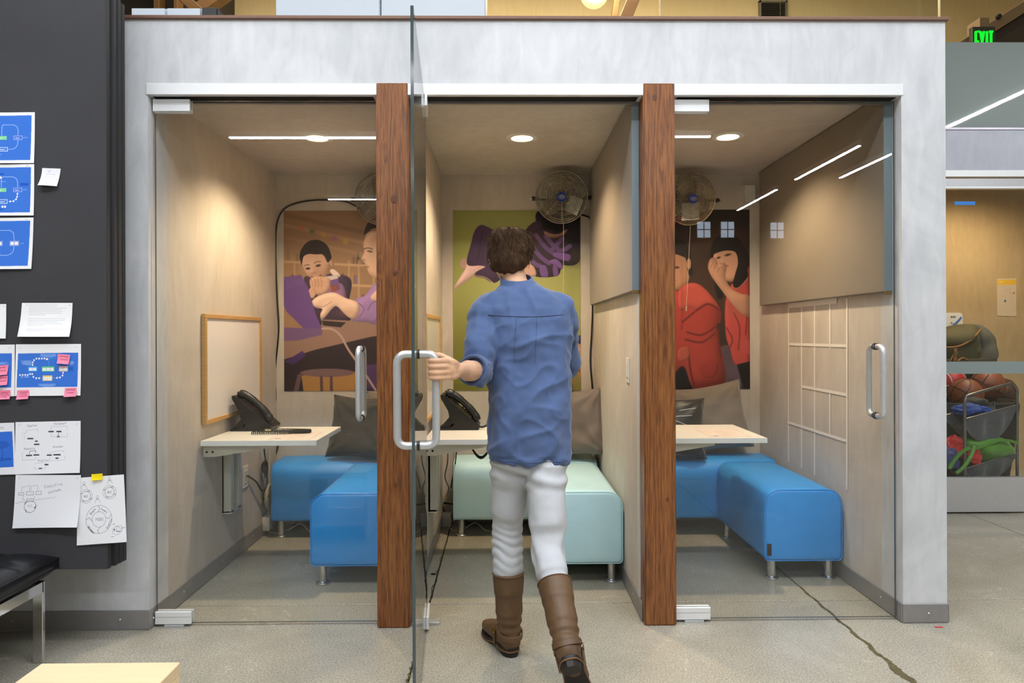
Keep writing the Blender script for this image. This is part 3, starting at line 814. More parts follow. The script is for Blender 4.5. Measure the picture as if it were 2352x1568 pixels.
# cable duct, adapters and cable bundles in the left and middle booths
for bx, lab, (cu, cv), (au, av) in ((0, 'left', (614, 1142), (616, 1200)), (1, 'middle', (1040, 1155), (1026, 1193))):
    pc = at(cu, cv, Y=1.60) if bx else at(cu, cv, X=WL1 + .028)
    sw = (lambda du, dd, z: (pc.x + du, 1.60 + dd, z)) if bx else (lambda du, dd, z: (pc.x + dd * .5, pc.y + du, z))
    loop = MB(); rnd = random.Random(4 + bx)
    for k in range(5):
        rx, rz = .045 + .008 * rnd.random() + .012 * bx, .07 + .012 * rnd.random()
        ox, oz = .006 * rnd.random(), .01 * rnd.random()
        loop.tube([sw(ox + rx * math.cos(a), .008 * k, pc.z + oz + rz * math.sin(a)) for a in [2 * math.pi * i / 30 for i in range(30)]], .0034, 6, closed=True)
    t = thing('cable_bundle', 'coiled pale cable hanging beside the bench in the %s booth' % lab, 'cable', pc, group='coiled cables')
    obj('cable_loops', loop, CORD_W, t, smooth=True)
    obj('cable_tie', MB().tube([sw(-.06, -.01, pc.z + .005), sw(0, -.015, pc.z - .002), sw(.06, -.01, pc.z + .004)], .006, 6, 4), CORD_B, t, smooth=True)
    pa = at(au, av, Y=1.58) if bx else at(au, av, X=WL1 + .03)
    t = thing('power_adapter', 'white power adapter low on the back wall of the %s booth' % lab, 'adapter', pa, group='white power adapters')
    obj('adapter_case', MB().box(pa.x - .03, pa.x + .03, 1.55, 1.62, pa.z - .045, pa.z + .045, .008) if bx else MB().box(WL1 + .002, WL1 + .05, pa.y - .035, pa.y + .035, pa.z - .045, pa.z + .045, .008), WHITE_PL, t, smooth=True)
    w = MB().tube([(pa.x + .005, (1.57 if bx else pa.y), pa.z - .04), (pa.x + .015, (1.50 if bx else pa.y - .02), .02), (pa.x + .06, 1.42, .006), (pa.x + .13, 1.40, .03), (pa.x + .2, 1.42, .06), (pa.x + .27, 1.40, .012), (pa.x + .36, 1.42, .006)], .0028, 6, 6)
    obj('adapter_lead', w, CORD_W, t, smooth=True)
    obj('feed_lead', MB().tube([(pa.x, (1.60 if bx else pa.y), pa.z + .04), sw(0, .02, pc.z - .05), sw(.01, .02, pc.z + .1), sw(.03, .02, .70)], .003, 6, 6), CORD_W, t, smooth=True)
# black lead with its knotted bundle under the left table
pts = [at(605, 1000, X=-1.50), at(607, 1035, X=-1.505), at(612, 1075, X=-1.505), at(613, 1110, X=-1.505), at(603, 1128, X=-1.51), at(588, 1106, X=-1.515), at(568, 1092, X=-1.525)]
t = thing('phone_lead', 'black phone lead tied in a knot under the left table', 'cable', pts[2])
obj('lead', MB().tube([tuple(p) for p in pts], .005, 8, 8), CORD_B, t, smooth=True)
kn = MB(); pk = at(608, 1078, X=-1.505); rnd = random.Random(2)
for k in range(6):
    kn.tube([(pk.x + .010 * math.sin(a + k), pk.y + .012 * k * .4 - .01 + .022 * math.cos(a), pk.z - .01 * k + .03 + .035 * math.sin(a)) for a in [2 * math.pi * i / 20 for i in range(20)]], .005, 6, closed=True)
obj('tied_loops', kn, CORD_B, t, smooth=True)
pts = [at(1050, 1025, Y=1.0), at(1046, 1060, Y=1.3), at(1040, 1095, Y=1.5), at(1036, 1120, Y=1.55)]
single('phone_lead', MB().tube([tuple(p) for p in pts], .004, 8, 8), CORD_B, 'black phone lead hanging behind the middle table', 'cable', smooth=True)
pts = [at(1028, 1020, Y=1.3), at(1028, 1060, Y=1.4), at(1022, 1095, Y=1.5), at(1030, 1120, Y=1.55), at(1024, 1140, Y=1.55)]
single('network_lead', MB().tube([tuple(p) for p in pts], .0045, 8, 8), mat('grey_cord', (.55, .54, .52), .5), 'grey lead hanging behind the table of the middle booth', 'cable', smooth=True)

# ---- grid of pale strips laid on the right booth wall
STRIPS = mat('pale_strip', (.93, .91, .88), .7)
tg = thing('strip_grid', 'grid of pale strips on the right wall below the acoustic panel', 'tape', (WR3, .5, .5))
strip_n = [0]
def strip(u0, v0, u1, v1, w=.012):
    strip_n[0] += 1; xo = WR3 - .0005 - .0003 * strip_n[0]
    a, b = at(u0, v0, X=xo), at(u1, v1, X=xo)
    d = (b - a); L_ = d.length / 2; d.normalize(); n = Vector((1, 0, 0)); s = d.cross(n)
    obj('grid_strip', MB().obox((a + b) / 2, d * L_, s * w / 2, n * .0002), STRIPS, tg)
for u, v0, v1 in ((1811, 705, 1060), (1841, 700, 1075), (1871, 695, 1090), (1906, 690, 800), (1945, 685, 1125)): strip(u, v0, u, v1, .016)
strip(1906, 895, 1906, 1000, .014)
for (a, b) in (((1811, 790), (1943, 794)), ((1841, 887), (1943, 906)), ((1809, 969), (1943, 1012))): strip(*a, *b, .016)
strip(1810, 702, 1922, 690, .03)

# ---- pillows
def pillow(name, lab, mat_, c, w, h, d, n, up, seed, crease=1.0, wrap=None):
    """square cushion: centre, width, height, depth, facing normal, up direction"""
    n = Vector(n).normalized(); up = Vector(up); up = (up - n * up.dot(n)).normalized(); s = up.cross(n)
    t = thing(name, lab, 'pillow', c, group='pillows on the back benches')
    N_ = 34; m = MB(); grid = []
    for side in (1, -1):
        g = []
        for i in range(N_ + 1):
            row = []
            for j in range(N_ + 1):
                a, b = 2 * i / N_ - 1, 2 * j / N_ - 1
                pin = 1 - .10 * (1 - abs(a) ** 2) * abs(b) ** 4 - .0
                pin2 = 1 - .10 * (1 - abs(b) ** 2) * abs(a) ** 4
                f = max(0, (1 - a ** 4)) ** .5 * max(0, (1 - b ** 4)) ** .5
                ra = math.hypot(abs(a) - 1, abs(b) - 1)
                wr = crease * (.012 * math.sin(14 * math.atan2(abs(b) - 1.05, abs(a) - 1.05)) * math.exp(-2.0 * ra) * f ** .3)
                wr += crease * .016 * mnoise.noise(Vector((a * 2.2 + seed, b * 2.2, side))) * f ** .5
                z = side * (d / 2 * f ** .8) + wr
                sag = -.03 * h * (1 - b) / 2 * 0
                p = Vector(c) + s * (a * w / 2 * pin2) + up * (b * h / 2 * pin) + n * z
                row.append(m.bm.verts.new(p))
            g.append(row)
        grid.append(g)
        for i in range(N_):
            for j in range(N_):
                q = (g[i][j], g[i + 1][j], g[i + 1][j + 1], g[i][j + 1])
                m.bm.faces.new(q if side > 0 else q[::-1])
    bmesh.ops.remove_doubles(m.bm, verts=m.bm.verts[:], dist=.0016)
    o = obj('cushion_cover', m, mat_, t, smooth=True, angle=80)
    pip = []
    for k in range(4):
        for i in range(16):
            q = 2 * i / 16 - 1
            a, b = ((q, -1), (1, q), (-q, 1), (-1, -q))[k]
            pin = 1 - .10 * (1 - abs(a) ** 2) * abs(b) ** 4; pin2 = 1 - .10 * (1 - abs(b) ** 2) * abs(a) ** 4
            pip.append(Vector(c) + s * (a * w / 2 * pin2) + up * (b * h / 2 * pin))
    obj('piping', MB().tube(pip, .004, 6, closed=True), mat_, t, smooth=True)
    if wrap:
        for k, (a0, b0, a1, b1) in enumerate(wrap):
            pts = []
            for i in range(9):
                q = i / 8; a, b = a0 + (a1 - a0) * q, b0 + (b1 - b0) * q
                f = max(0, (1 - a ** 4)) ** .5 * max(0, (1 - b ** 4)) ** .5
                pts.append(Vector(c) + s * (a * w / 2) + up * (b * h / 2) + n * (d / 2 * f ** .8 + .012))
            obj('plastic_fold', MB().tube(pts, .0018, 5), mat('clear_film', (.92, .92, .92), .1, 0, .8) if 'clear_film' not in bpy.data.materials else bpy.data.materials['clear_film'], o, smooth=True)
    return t
PB = mat('pillow_charcoal', (.205, .195, .18), .75, sheen=.3, bump=.1, bscale=300)
PBK = mat('pillow_black', (.155, .15, .14), .45, sheen=.2, bump=.06, bscale=200)
PG = mat('pillow_grey', (.47, .43, .395), .7, sheen=.4, bump=.08, bscale=260)
PG2 = mat('pillow_taupe', (.43, .385, .355), .6, sheen=.4, bump=.08, bscale=260)
pillow('pillow', 'charcoal pillow standing on the left back bench', PB, (-.905, 1.395, .682), .44, .40, .13, (-.18, -1, .30), (.10, .35, 1), 1, 1.0)
pillow('pillow', 'grey pillow leaning behind the charcoal one on the left back bench', PG, (-.71, 1.565, .685), .42, .42, .12, (0, -1, .18), (0, .2, 1), 2, .8)
pillow('pillow', 'taupe pillow leaning in the right corner of the aqua back bench', PG2, (.435, 1.385, .702), .45, .43, .12, (-.45, -1, .22), (-.03, .25, 1), 3, 1.5)
pillow('pillow', 'grey pillow half hidden behind the taupe one on the aqua back bench', PG2, (.27, 1.59, .70), .44, .44, .09, (.1, -1, .18), (-.1, .2, 1), 4, 1.0)
pillow('pillow', 'black pillow in clear plastic behind the right table', PBK, (1.03, 1.375, .675), .52, .39, .14, (0, -1, .28), (.04, .3, 1), 5, .9, [(-.2, .25, .6, .35), (-.6, -.05, .1, .2), (.1, .2, .75, -.1), (-.9, .8, -.75, .1), (.3, .5, .7, .6)])
pillow('pillow', 'large grey pillow leaning on the back wall of the right booth', PG, (1.36, 1.535, .712), .50, .45, .14, (-.12, -1, .24), (-.14, .25, 1), 6, .7)
# ================================================================== PRINTS: drawn as small colour rasters on the sheets' own meshes
class Img:
    def __init__(s, w, h, bg, ss=2):
        s.w, s.h, s.ss = w, h, ss; s.vol = True
        s.a = np.empty((h * ss, w * ss, 3), np.float32); s.a[:] = bg
    def _blend(s, x0, x1, y0, y1, mask, col):
        sub = s.a[y0:y1, x0:x1]
        sub += (np.array(col, np.float32) - sub) * mask[..., None]
    def poly(s, pts, col, alpha=1.0, smooth=0, sc=1.0, off=(0, 0)):
        P = [((x - off[0]) * sc, (y - off[1]) * sc) for x, y in pts]
        if smooth: P = [(p.x, p.y) for p in spline([(x, y, 0) for x, y in P], smooth, True)]
        P = np.array(P) * s.ss
        x0, y0 = np.floor(P.min(0)).astype(int); x1, y1 = np.ceil(P.max(0)).astype(int) + 1
        x0, y0 = max(0, x0), max(0, y0); x1, y1 = min(s.w * s.ss, x1), min(s.h * s.ss, y1)
        if x1 <= x0 or y1 <= y0: return s
        yy, xx = np.mgrid[y0:y1, x0:x1] + .5
        ins = np.zeros(xx.shape, bool)
        n = len(P)
        for i in range(n):
            (ax, ay), (bx, by) = P[i], P[(i + 1) % n]
            if ay == by: continue
            c = ((ay > yy) != (by > yy)) & (xx < (bx - ax) * (yy - ay) / (by - ay) + ax)
            ins ^= c
        if smooth and s.vol:
            m = ins.astype(np.float32); r = max(2, int(min(x1 - x0, y1 - y0) * .10)); q = m
            for ax in (0, 1, 0, 1):
                pad = [(0, 0), (0, 0)]; pad[ax] = (r + 1, r); c = np.cumsum(np.pad(q, pad), axis=ax)
                q = (c[2 * r + 1:] - c[:-2 * r - 1] if ax == 0 else c[:, 2 * r + 1:] - c[:, :-2 * r - 1]) / (2 * r + 1)
            gy, gx = np.gradient(q) if min(q.shape) > 2 else (0 * q, 0 * q)
            g = np.clip((gx + gy) * r, -.5, .5)      # modelling: lit from the upper left
            k = np.clip(.70 + .36 * np.clip(q * 1.15, 0, 1) + .34 * g, .45, 1.22)
            sub = s.a[y0:y1, x0:x1]; w = (ins * np.float32(alpha))[..., None]
            sub += (np.clip(np.array(col, np.float32) * k[..., None], 0, 1) - sub) * w
        else:
            s._blend(x0, x1, y0, y1, ins * np.float32(alpha), col)
        return s
    def ell(s, cx, cy, rx, ry, col, alpha=1.0, soft=0.0, ring=None, sc=1.0, off=(0, 0), rot=0):
        cx, cy, rx, ry = (cx - off[0]) * sc * s.ss, (cy - off[1]) * sc * s.ss, rx * sc * s.ss, ry * sc * s.ss
        q = max(rx, ry) * (1 + soft) + 2
        x0, x1 = max(0, int(cx - q)), min(s.w * s.ss, int(cx + q) + 1); y0, y1 = max(0, int(cy - q)), min(s.h * s.ss, int(cy + q) + 1)
        if x1 <= x0 or y1 <= y0: return s
        yy, xx = np.mgrid[y0:y1, x0:x1] + .5
        dx, dy = xx - cx, yy - cy
        if rot: dx, dy = dx * math.cos(rot) + dy * math.sin(rot), -dx * math.sin(rot) + dy * math.cos(rot)
        d = np.sqrt((dx / rx) ** 2 + (dy / ry) ** 2)
        if ring is not None:
            mk = (np.abs(d - 1) * min(rx, ry) < ring * s.ss / 2).astype(np.float32)
        elif soft > 0: mk = np.clip((1 + soft - d) / (2 * soft), 0, 1)
        else: mk = (d < 1).astype(np.float32)
        s._blend(x0, x1, y0, y1, mk.astype(np.float32) * alpha, col); return s
    def line(s, pts, w, col, alpha=1.0, sc=1.0, off=(0, 0), smooth=0):
        P = [((x - off[0]) * sc, (y - off[1]) * sc) for x, y in pts]
        if smooth: P = [(p.x, p.y) for p in spline([(x, y, 0) for x, y in P], smooth)]
        P = np.array(P, float) * s.ss; w = w * s.ss / 2
        for (ax, ay), (bx, by) in zip(P[:-1], P[1:]):
            x0, x1 = max(0, int(min(ax, bx) - w - 1)), min(s.w * s.ss, int(max(ax, bx) + w + 2)); y0, y1 = max(0, int(min(ay, by) - w - 1)), min(s.h * s.ss, int(max(ay, by) + w + 2))
            if x1 <= x0 or y1 <= y0: continue
            yy, xx = np.mgrid[y0:y1, x0:x1] + .5
            dx, dy = bx - ax, by - ay; L2 = dx * dx + dy * dy or 1
            t = np.clip(((xx - ax) * dx + (yy - ay) * dy) / L2, 0, 1)
            d = np.hypot(xx - ax - t * dx, yy - ay - t * dy)
            s._blend(x0, x1, y0, y1, (np.clip(w + .5 - d, 0, 1)).astype(np.float32) * alpha, col)
        return s
    def rect(s, x0, y0, x1, y1, col, alpha=1.0): return s.poly([(x0, y0), (x1, y0), (x1, y1), (x0, y1)], col, alpha)
    def frame(s, x0, y0, x1, y1, w, col, alpha=1.0): return s.line([(x0, y0), (x1, y0), (x1, y1), (x0, y1), (x0, y0)], w, col, alpha)
    def shade(s, fn): 
        yy, xx = np.mgrid[0:s.h * s.ss, 0:s.w * s.ss]; k = fn(xx / (s.w * s.ss), yy / (s.h * s.ss)); s.a *= k[..., None]; return s
    def blur(s, r):
        for ax in (0, 1):
            k = np.exp(-.5 * (np.arange(-3 * r, 3 * r + 1) / r) ** 2); k /= k.sum()
            pad = [(0, 0)] * 3; pad[ax] = (3 * r, 3 * r)
            b = np.pad(s.a, pad, mode='edge'); out = np.zeros_like(s.a)
            for i, w in enumerate(k): out += w * (b[i:i + s.a.shape[0]] if ax == 0 else b[:, i:i + s.a.shape[1]])
            s.a = out.astype(np.float32)
        return s
    def out(s):
        b = s.a.reshape(s.h, s.ss, s.w, s.ss, 3).mean((1, 3))
        return np.clip(b, 0, 1)

# a small single-stroke alphabet on a 4 x 6 cell
FONT = {'A': ['06 20 46', '13 33'], 'B': ['00 06 36 45 43 03', '03 32 31 20 00'], 'C': ['41 30 10 01 05 16 36 45'], 'D': ['00 06 26 44 42 20 00'], 'E': ['40 00 06 46', '03 33'], 'F': ['40 00 06', '03 33'],
        'G': ['41 30 10 01 05 16 36 45 43 23'], 'H': ['00 06', '40 46', '03 43'], 'I': ['20 26'], 'K': ['00 06', '40 03 46'], 'L': ['00 06 46'], 'M': ['06 00 23 40 46'], 'N': ['06 00 46 40'], 'O': ['10 30 41 45 36 16 05 01 10'],
        'P': ['06 00 30 41 42 33 03'], 'R': ['06 00 30 41 42 33 03', '23 46'], 'S': ['41 30 10 01 02 13 33 44 45 36 16 05'], 'T': ['00 40', '20 26'], 'U': ['00 05 16 36 45 40'], 'V': ['00 26 40'], 'W': ['00 16 22 36 40'],
        'X': ['00 46', '40 06'], 'Y': ['00 23 40', '23 26'], 'Z': ['00 40 06 46'], '+': ['21 25', '03 43'], '-': ['03 43'], ' ': [],
        'a': ['42 22 13 15 26 46', '42 46'], 'b': ['00 06 36 45 43 32 02'], 'c': ['42 12 03 05 16 46'], 'd': ['40 46 16 05 03 12 42'], 'e': ['04 44 33 13 04 16 46'], 'i': ['22 26', '20 21'], 'l': ['20 26'], 'm': ['06 02 22 26', '22 42 46'], 'n': ['06 02 32 43 46'],
        'o': ['12 32 43 45 36 16 05 03 12'], 'p': ['07 02 32 43 45 36 06'], 'r': ['06 02', '03 12 42'], 's': ['42 12 03 14 34 45 36 06'], 't': ['20 25 36', '02 42'], 'u': ['02 05 16 46', '42 46'], 'v': ['02 26 42'], 'x': ['02 46', '42 06'], 'y': ['02 25', '42 07'], 'h': ['00 06', '03 12 32 43 46'], 'g': ['42 12 03 05 16 46', '42 47 07'], 'k': ['00 06', '42 04 46']}
def write(im, text, x, y, h, w=.8, col=(.25, .25, .28), alpha=.9, ang=0.0, adv=.85):
    k = h / 6.0; ca, sa = math.cos(ang), math.sin(ang); pen = 0.0
    for ch in text:
        for st in FONT.get(ch, FONT.get(ch.upper(), [])):
            P = []
            for q in st.split():
                lx, ly = pen + int(q[0]) * k * .8, int(q[1]) * k
                P.append((x + lx * ca - ly * sa, y + lx * sa + ly * ca))
            im.line(P, w, col, alpha)
        pen += h * adv
    return im
def scribble(im, x, y, wd, h, rnd, col, w=.7, alpha=.8):
    """handwriting too small to read in the photograph"""
    P = []; n = max(4, int(wd / (h * .35)))
    for k in range(n): P.append((x + wd * k / (n - 1), y + (h if k % 2 else 0) * rnd.uniform(.3, 1)))
    im.line(P, w, col, alpha)
def textlines(im, x0, y0, x1, n, dy, rnd, col, w=.8, alpha=.5, align='l'):
    for k in range(n):
        L_ = (x1 - x0) * rnd.uniform(.72, 1) * (1 if k < n - 1 else .6)
        a = x0 if align == 'l' else ((x0 + x1 - L_) / 2 if align == 'c' else x1 - L_)
        x = a
        while x < a + L_:
            q = rnd.uniform(2, 6); im.line([(x, y0 + k * dy), (min(x + q, a + L_), y0 + k * dy)], w, col, alpha); x += q + 1.2

PRINT = vcol_mat('paper_print', .65, .25)
POSTER = vcol_mat('poster_print', .38, .4)
NOTE = vcol_mat('sticky_note_print', .7, .2)
def sheet(name, img, TL, TR, BR, BL, mat_, n, th=.0008, curl=None):
    """a sheet of paper through four corners with the raster as its print; n points to the viewer"""
    rgb = img.out() if isinstance(img, Img) else img
    if mat_ is POSTER:
        lum = rgb.mean(2, keepdims=True); rgb = np.clip((lum + .86 * (rgb - lum)) * np.array([.98, 1.0, 1.10]) + .012, 0, 1)
    h, w, _ = rgb.shape
    TL, TR, BR, BL = (np.array(p, float) for p in (TL, TR, BR, BL)); n = np.array(n, float)
    H, W = h + 1, w + 1
    t = np.linspace(0, 1, H)[:, None, None]; s = np.linspace(0, 1, W)[None, :, None]
    P = TL * (1 - s) * (1 - t) + TR * s * (1 - t) + BR * s * t + BL * (1 - s) * t
    if curl is not None: P = P + n * curl(s[..., 0] + 0 * t[..., 0], t[..., 0] + 0 * s[..., 0])[..., None]
    front = (P + n * th).reshape(-1, 3)
    nv = H * W
    ii, jj = np.mgrid[0:h, 0:w]; a = (ii * W + jj).ravel()
    F = np.stack([a, a + W, a + W + 1, a + 1], 1)
    # rim and back
    back = (P[[0, 0, -1, -1], [0, -1, -1, 0]]).reshape(-1, 3)
    rim = [0, W - 1, nv - 1, nv - W]
    V = np.vstack([front, back]); bf = np.array([[nv, nv + 1, nv + 2, nv + 3]])
    rf = np.array([[rim[k], rim[(k + 1) % 4], nv + (k + 1) % 4, nv + k] for k in range(4)])
    if curl is None: F = np.vstack([F, bf, rf])
    else: V = V[:nv]
    me = bpy.data.meshes.new(name)
    me.vertices.add(len(V)); me.vertices.foreach_set('co', V.astype(np.float32).ravel())
    me.loops.add(F.size); me.loops.foreach_set('vertex_index', F.astype(np.int32).ravel())
    me.polygons.add(len(F)); me.polygons.foreach_set('loop_start', np.arange(0, F.size, 4, dtype=np.int32))
    # one colour per cell, stored per corner so that print edges stay crisp
    cl = np.where(rgb <= .04045, rgb / 12.92, ((rgb + .055) / 1.055) ** 2.4).reshape(-1, 3)
    full = np.ones((F.size, 4), np.float32)
    full[:h * w * 4, :3] = np.repeat(cl, 4, axis=0)
    full[h * w * 4:, :3] = .75
    me.update(calc_edges=True)
    ca = me.color_attributes.new('print', 'FLOAT_COLOR', 'CORNER')
    ca.data.foreach_set('color', full.ravel())
    me.validate()
    me.materials.append(mat_)
    o = bpy.data.objects.new(name, me); C.objects.link(o)
    return o

# ---------------- posters on the booth back walls (photographs of children, printed large)
def poster(name, lab, img, x0, x1, z0, z1):
    t = thing(name, lab, 'poster', ((x0 + x1) / 2, YB, z0), group='large photo posters on the booth back walls')
    t2 = sheet('print', img, (x0, YB - .003, z1), (x1, YB - .003, z1), (x1, YB - .003, z0), (x0, YB - .003, z0), POSTER, (0, -1, 0), .0008)
    t2.parent = t; t2.matrix_parent_inverse = Matrix.Translation(-Vector(t.location))
    obj('backing_board', MB().box(x0, x1, YB - .003, YB - .0002, z0, z1), WHITE, t)
SKIN, SKIN_D, SKIN_L = (.80, .60, .45), (.62, .42, .29), (.90, .73, .58)
PW, PH = 292, 412
# -- left: a boy and a woman at a laptop, shelves behind  (photo crop coordinates / 3.565)
def left_poster():
    im = Img(PW, PH, (.64, .47, .30), 2); sc = 1 / 3.565; o = (40, 50)
    P = lambda pts, col, al=1, sm=5: im.poly(pts, col, al, sm, sc, o)
    E = lambda x, y, rx, ry, col, al=1, soft=0, rot=0: im.ell(x, y, rx, ry, col, al, soft, None, sc, o, rot)
    Ln = lambda pts, w, col, al=1: im.line(pts, w * sc, col, al, sc, o, 4)
    im.shade(lambda x, y: 1.02 - .18 * np.clip(.35 - y, 0, 1) - .10 * x)
    for y, h, c, al in ((60, 40, (.50, .35, .22), .5), (150, 30, (.74, .56, .37), .6), (250, 25, (.70, .52, .34), .6)):
        P([(40, y), (1200, y + 260), (1200, y + 260 + h), (40, y + h)], c, al, 0)
    for k in range(5): E(180 + 90 * k, 190 + 28 * k, 22, 20, ((.80, .40, .22), (.33, .38, .20), (.85, .55, .2), (.6, .3, .5), (.8, .6, .2))[k], .7, .5)
    # shelves, soft
    for y in (455, 620, 780):
        P([(40, y), (1200, y + 60), (1200, y + 78), (40, y + 18)], (.80, .62, .42), .9, 0)
    rnd = random.Random(3)
    for k in range(60):
        x = 45 + rnd.random() * 1100; r = rnd.randrange(3); yb = (455, 620, 780)[r] + (x - 40) * .05; hh = rnd.uniform(40, 95); w = rnd.uniform(10, 26)
        P([(x, yb - hh), (x + w, yb - hh), (x + w, yb), (x, yb)], rnd.choice([(.42, .30, .22), (.55, .42, .50), (.40, .42, .28), (.72, .55, .42), (.36, .25, .20), (.75, .5, .3), (.5, .35, .55)]), .75, 0)
    for x in (120, 560, 640, 760, 900, 1040): P([(x, 455), (x + 14, 455), (x + 14, 800), (x, 800)], (.78, .60, .41), .8, 0)
    im.blur(2)
    # the boy: torso, head, hands holding a small book
    P([(205, 600), (250, 585), (330, 590), (430, 560), (520, 575), (575, 600), (590, 660), (570, 780), (560, 960), (240, 960), (215, 760)], (.24, .16, .23))
    P([(330, 690), (500, 640), (540, 770), (420, 830), (330, 790)], (.62, .42, .55), .8)
    P([(415, 535), (450, 530), (500, 580), (470, 590), (430, 570)], (.88, .76, .66))
    P([(178, 430), (210, 330), (330, 330), (410, 400), (430, 450), (405, 520), (380, 590), (320, 625), (262, 600), (222, 560), (195, 500)], SKIN)
    E(425, 470, 20, 44, SKIN_D, 1, 0, -.25); E(420, 470, 12, 32, SKIN, .9, 0, -.25)
    E(250, 500, 60, 60, SKIN_L, .5, .8); E(330, 560, 60, 50, SKIN_D, .35, .8)
    P([(168, 420), (185, 360), (240, 300), (320, 288), (390, 330), (420, 400), (424, 440), (395, 470), (375, 430), (350, 405), (300, 405), (240, 402), (200, 425), (184, 490), (176, 460)], (.15, .10, .085))
    E(236, 521, 19, 8, (.20, .12, .09), .9, .35, -.1); E(319, 497, 21, 9, (.20, .12, .09), .9, .35, -.25); E(236, 518, 7, 6, (.08, .05, .05)); E(319, 494, 7, 6, (.08, .05, .05))
    Ln([(208, 500), (225, 490), (248, 492)], 7, (.36, .25, .19), .6); Ln([(285, 478), (310, 464), (340, 466)], 7, (.36, .25, .19), .6)
    E(276, 556, 22, 9, SKIN_D, .7, .6, -.2); E(270, 548, 10, 9, SKIN_L, .6, .6); E(265, 530, 7, 30, SKIN_L, .45, .8); Ln([(262, 586), (300, 594), (345, 573)], 8, (.45, .22, .18), .85); E(305, 600, 26, 6, (.72, .45, .36), .7, .5, -.2)
    P([(385, 610), (480, 575), (478, 600), (500, 690), (430, 715), (415, 660)], (.42, .30, .52), 1, 0); P([(360, 590), (470, 572), (482, 600), (385, 625)], (.85, .75, .68), 1, 0)
    P([(418, 660), (470, 648), (480, 700), (425, 712)], (.58, .28, .20), 1, 0)
    P([(248, 620), (275, 590), (320, 582), (360, 590), (410, 605), (418, 650), (400, 700), (350, 735), (290, 730), (262, 690)], SKIN)
    for k in range(4): Ln([(262 + 26 * k, 606 - 5 * k), (270 + 26 * k, 650), (268 + 24 * k, 668)], 4, SKIN_D, .8)
    P([(240, 700), (275, 670), (300, 720), (280, 760), (250, 755)], SKIN)
    # the woman's face and shoulder at the right
    P([(690, 300), (720, 235), (790, 215), (900, 240), (960, 330), (960, 520), (880, 620), (790, 600), (735, 570), (715, 520), (700, 480), (668, 440), (692, 390), (686, 340)], (.82, .63, .47))
    P([(690, 240), (730, 140), (860, 60), (1000, 110), (1060, 300), (1040, 620), (960, 640), (965, 330), (880, 230), (780, 190), (715, 230)], (.20, .12, .08))
    Ln([(690, 362), (725, 354), (760, 364)], 8, (.32, .2, .14), .7); E(738, 382, 22, 8, (.25, .15, .11), .85, .4, .2); E(712, 508, 22, 8, (.60, .33, .27), .8, .4, .1); E(690, 452, 14, 8, SKIN_D, .6, .6); E(735, 440, 40, 60, SKIN_L, .35, .8)
    P([(610, 780), (700, 740), (760, 660), (860, 620), (1100, 700), (1200, 900), (1200, 1010), (800, 985), (720, 960), (590, 950), (640, 900)], (.58, .43, .60))
    P([(740, 760), (800, 690), (860, 640), (880, 700), (800, 790)], (.85, .66, .50), .9)
    for a in (((640, 800), (690, 850), (650, 920)), ((720, 860), (760, 800), (830, 780)), ((760, 960), (840, 900), (960, 900))): Ln(a, 7, (.42, .29, .46), .8)
    P([(270, 780), (330, 740), (440, 715), (540, 760), (640, 800), (650, 870), (600, 930), (540, 900), (470, 830), (430, 850), (370, 920), (340, 935), (335, 890), (350, 850), (300, 840), (275, 815)], SKIN_L)
    Ln([(300, 830), (360, 830), (430, 790)], 5, SKIN_D, .7); E(560, 880, 80, 30, SKIN_D, .35, .8)
    # laptop, table
    P([(40, 590), (180, 572), (232, 670), (300, 900), (350, 1010), (200, 1010), (60, 870), (40, 820)], (.42, .27, .52), 1, 0)
    P([(40, 590), (180, 572), (215, 640), (60, 690)], (.47, .31, .56), .7, 0)
    P([(340, 935), (560, 945), (1000, 1010), (520, 1035), (350, 1000)], (.60, .46, .36), 1, 0)
    P([(345, 945), (540, 960), (500, 1000), (360, 985)], (.20, .13, .13), 1, 0)
    P([(40, 1110), (350, 1040), (720, 985), (1200, 960), (1200, 1050), (760, 1075), (300, 1180), (40, 1260)], (.62, .46, .36), 1, 0)
    P([(40, 1000), (350, 1010), (350, 1060), (160, 1105), (40, 1110)], (.45, .31, .50), .9, 0)
    P([(40, 1260), (300, 1180), (760, 1075), (1200, 1050), (1200, 1560), (40, 1560)], (.20, .14, .15), 1, 0)
    P([(180, 1390), (560, 1380), (800, 1300), (1200, 1260), (1200, 1560), (200, 1560)], (.72, .50, .22), 1, 0)
    P([(40, 1280), (190, 1190), (215, 1230), (120, 1300)], (.30, .18, .42), .9, 0)
    P([(660, 1350), (800, 1300), (1100, 1330), (1200, 1560), (660, 1560)], (.30, .18, .34), 1)
    E(390, 1370, 220, 34, (.50, .36, .33)); 
    for x in (330, 410): P([(x, 1395), (x + 22, 1395), (x + 26, 1540), (x + 2, 1540)], (.38, .26, .26), 1, 0)
    P([(150, 1380), (185, 1380), (150, 1540), (110, 1540)], (.42, .29, .30), 1, 0)
    Ln([(350, 1010), (430, 1015), (500, 1070), (560, 1180), (650, 1310), (780, 1510)], 18, (.74, .60, .52))
    return im.blur(1)
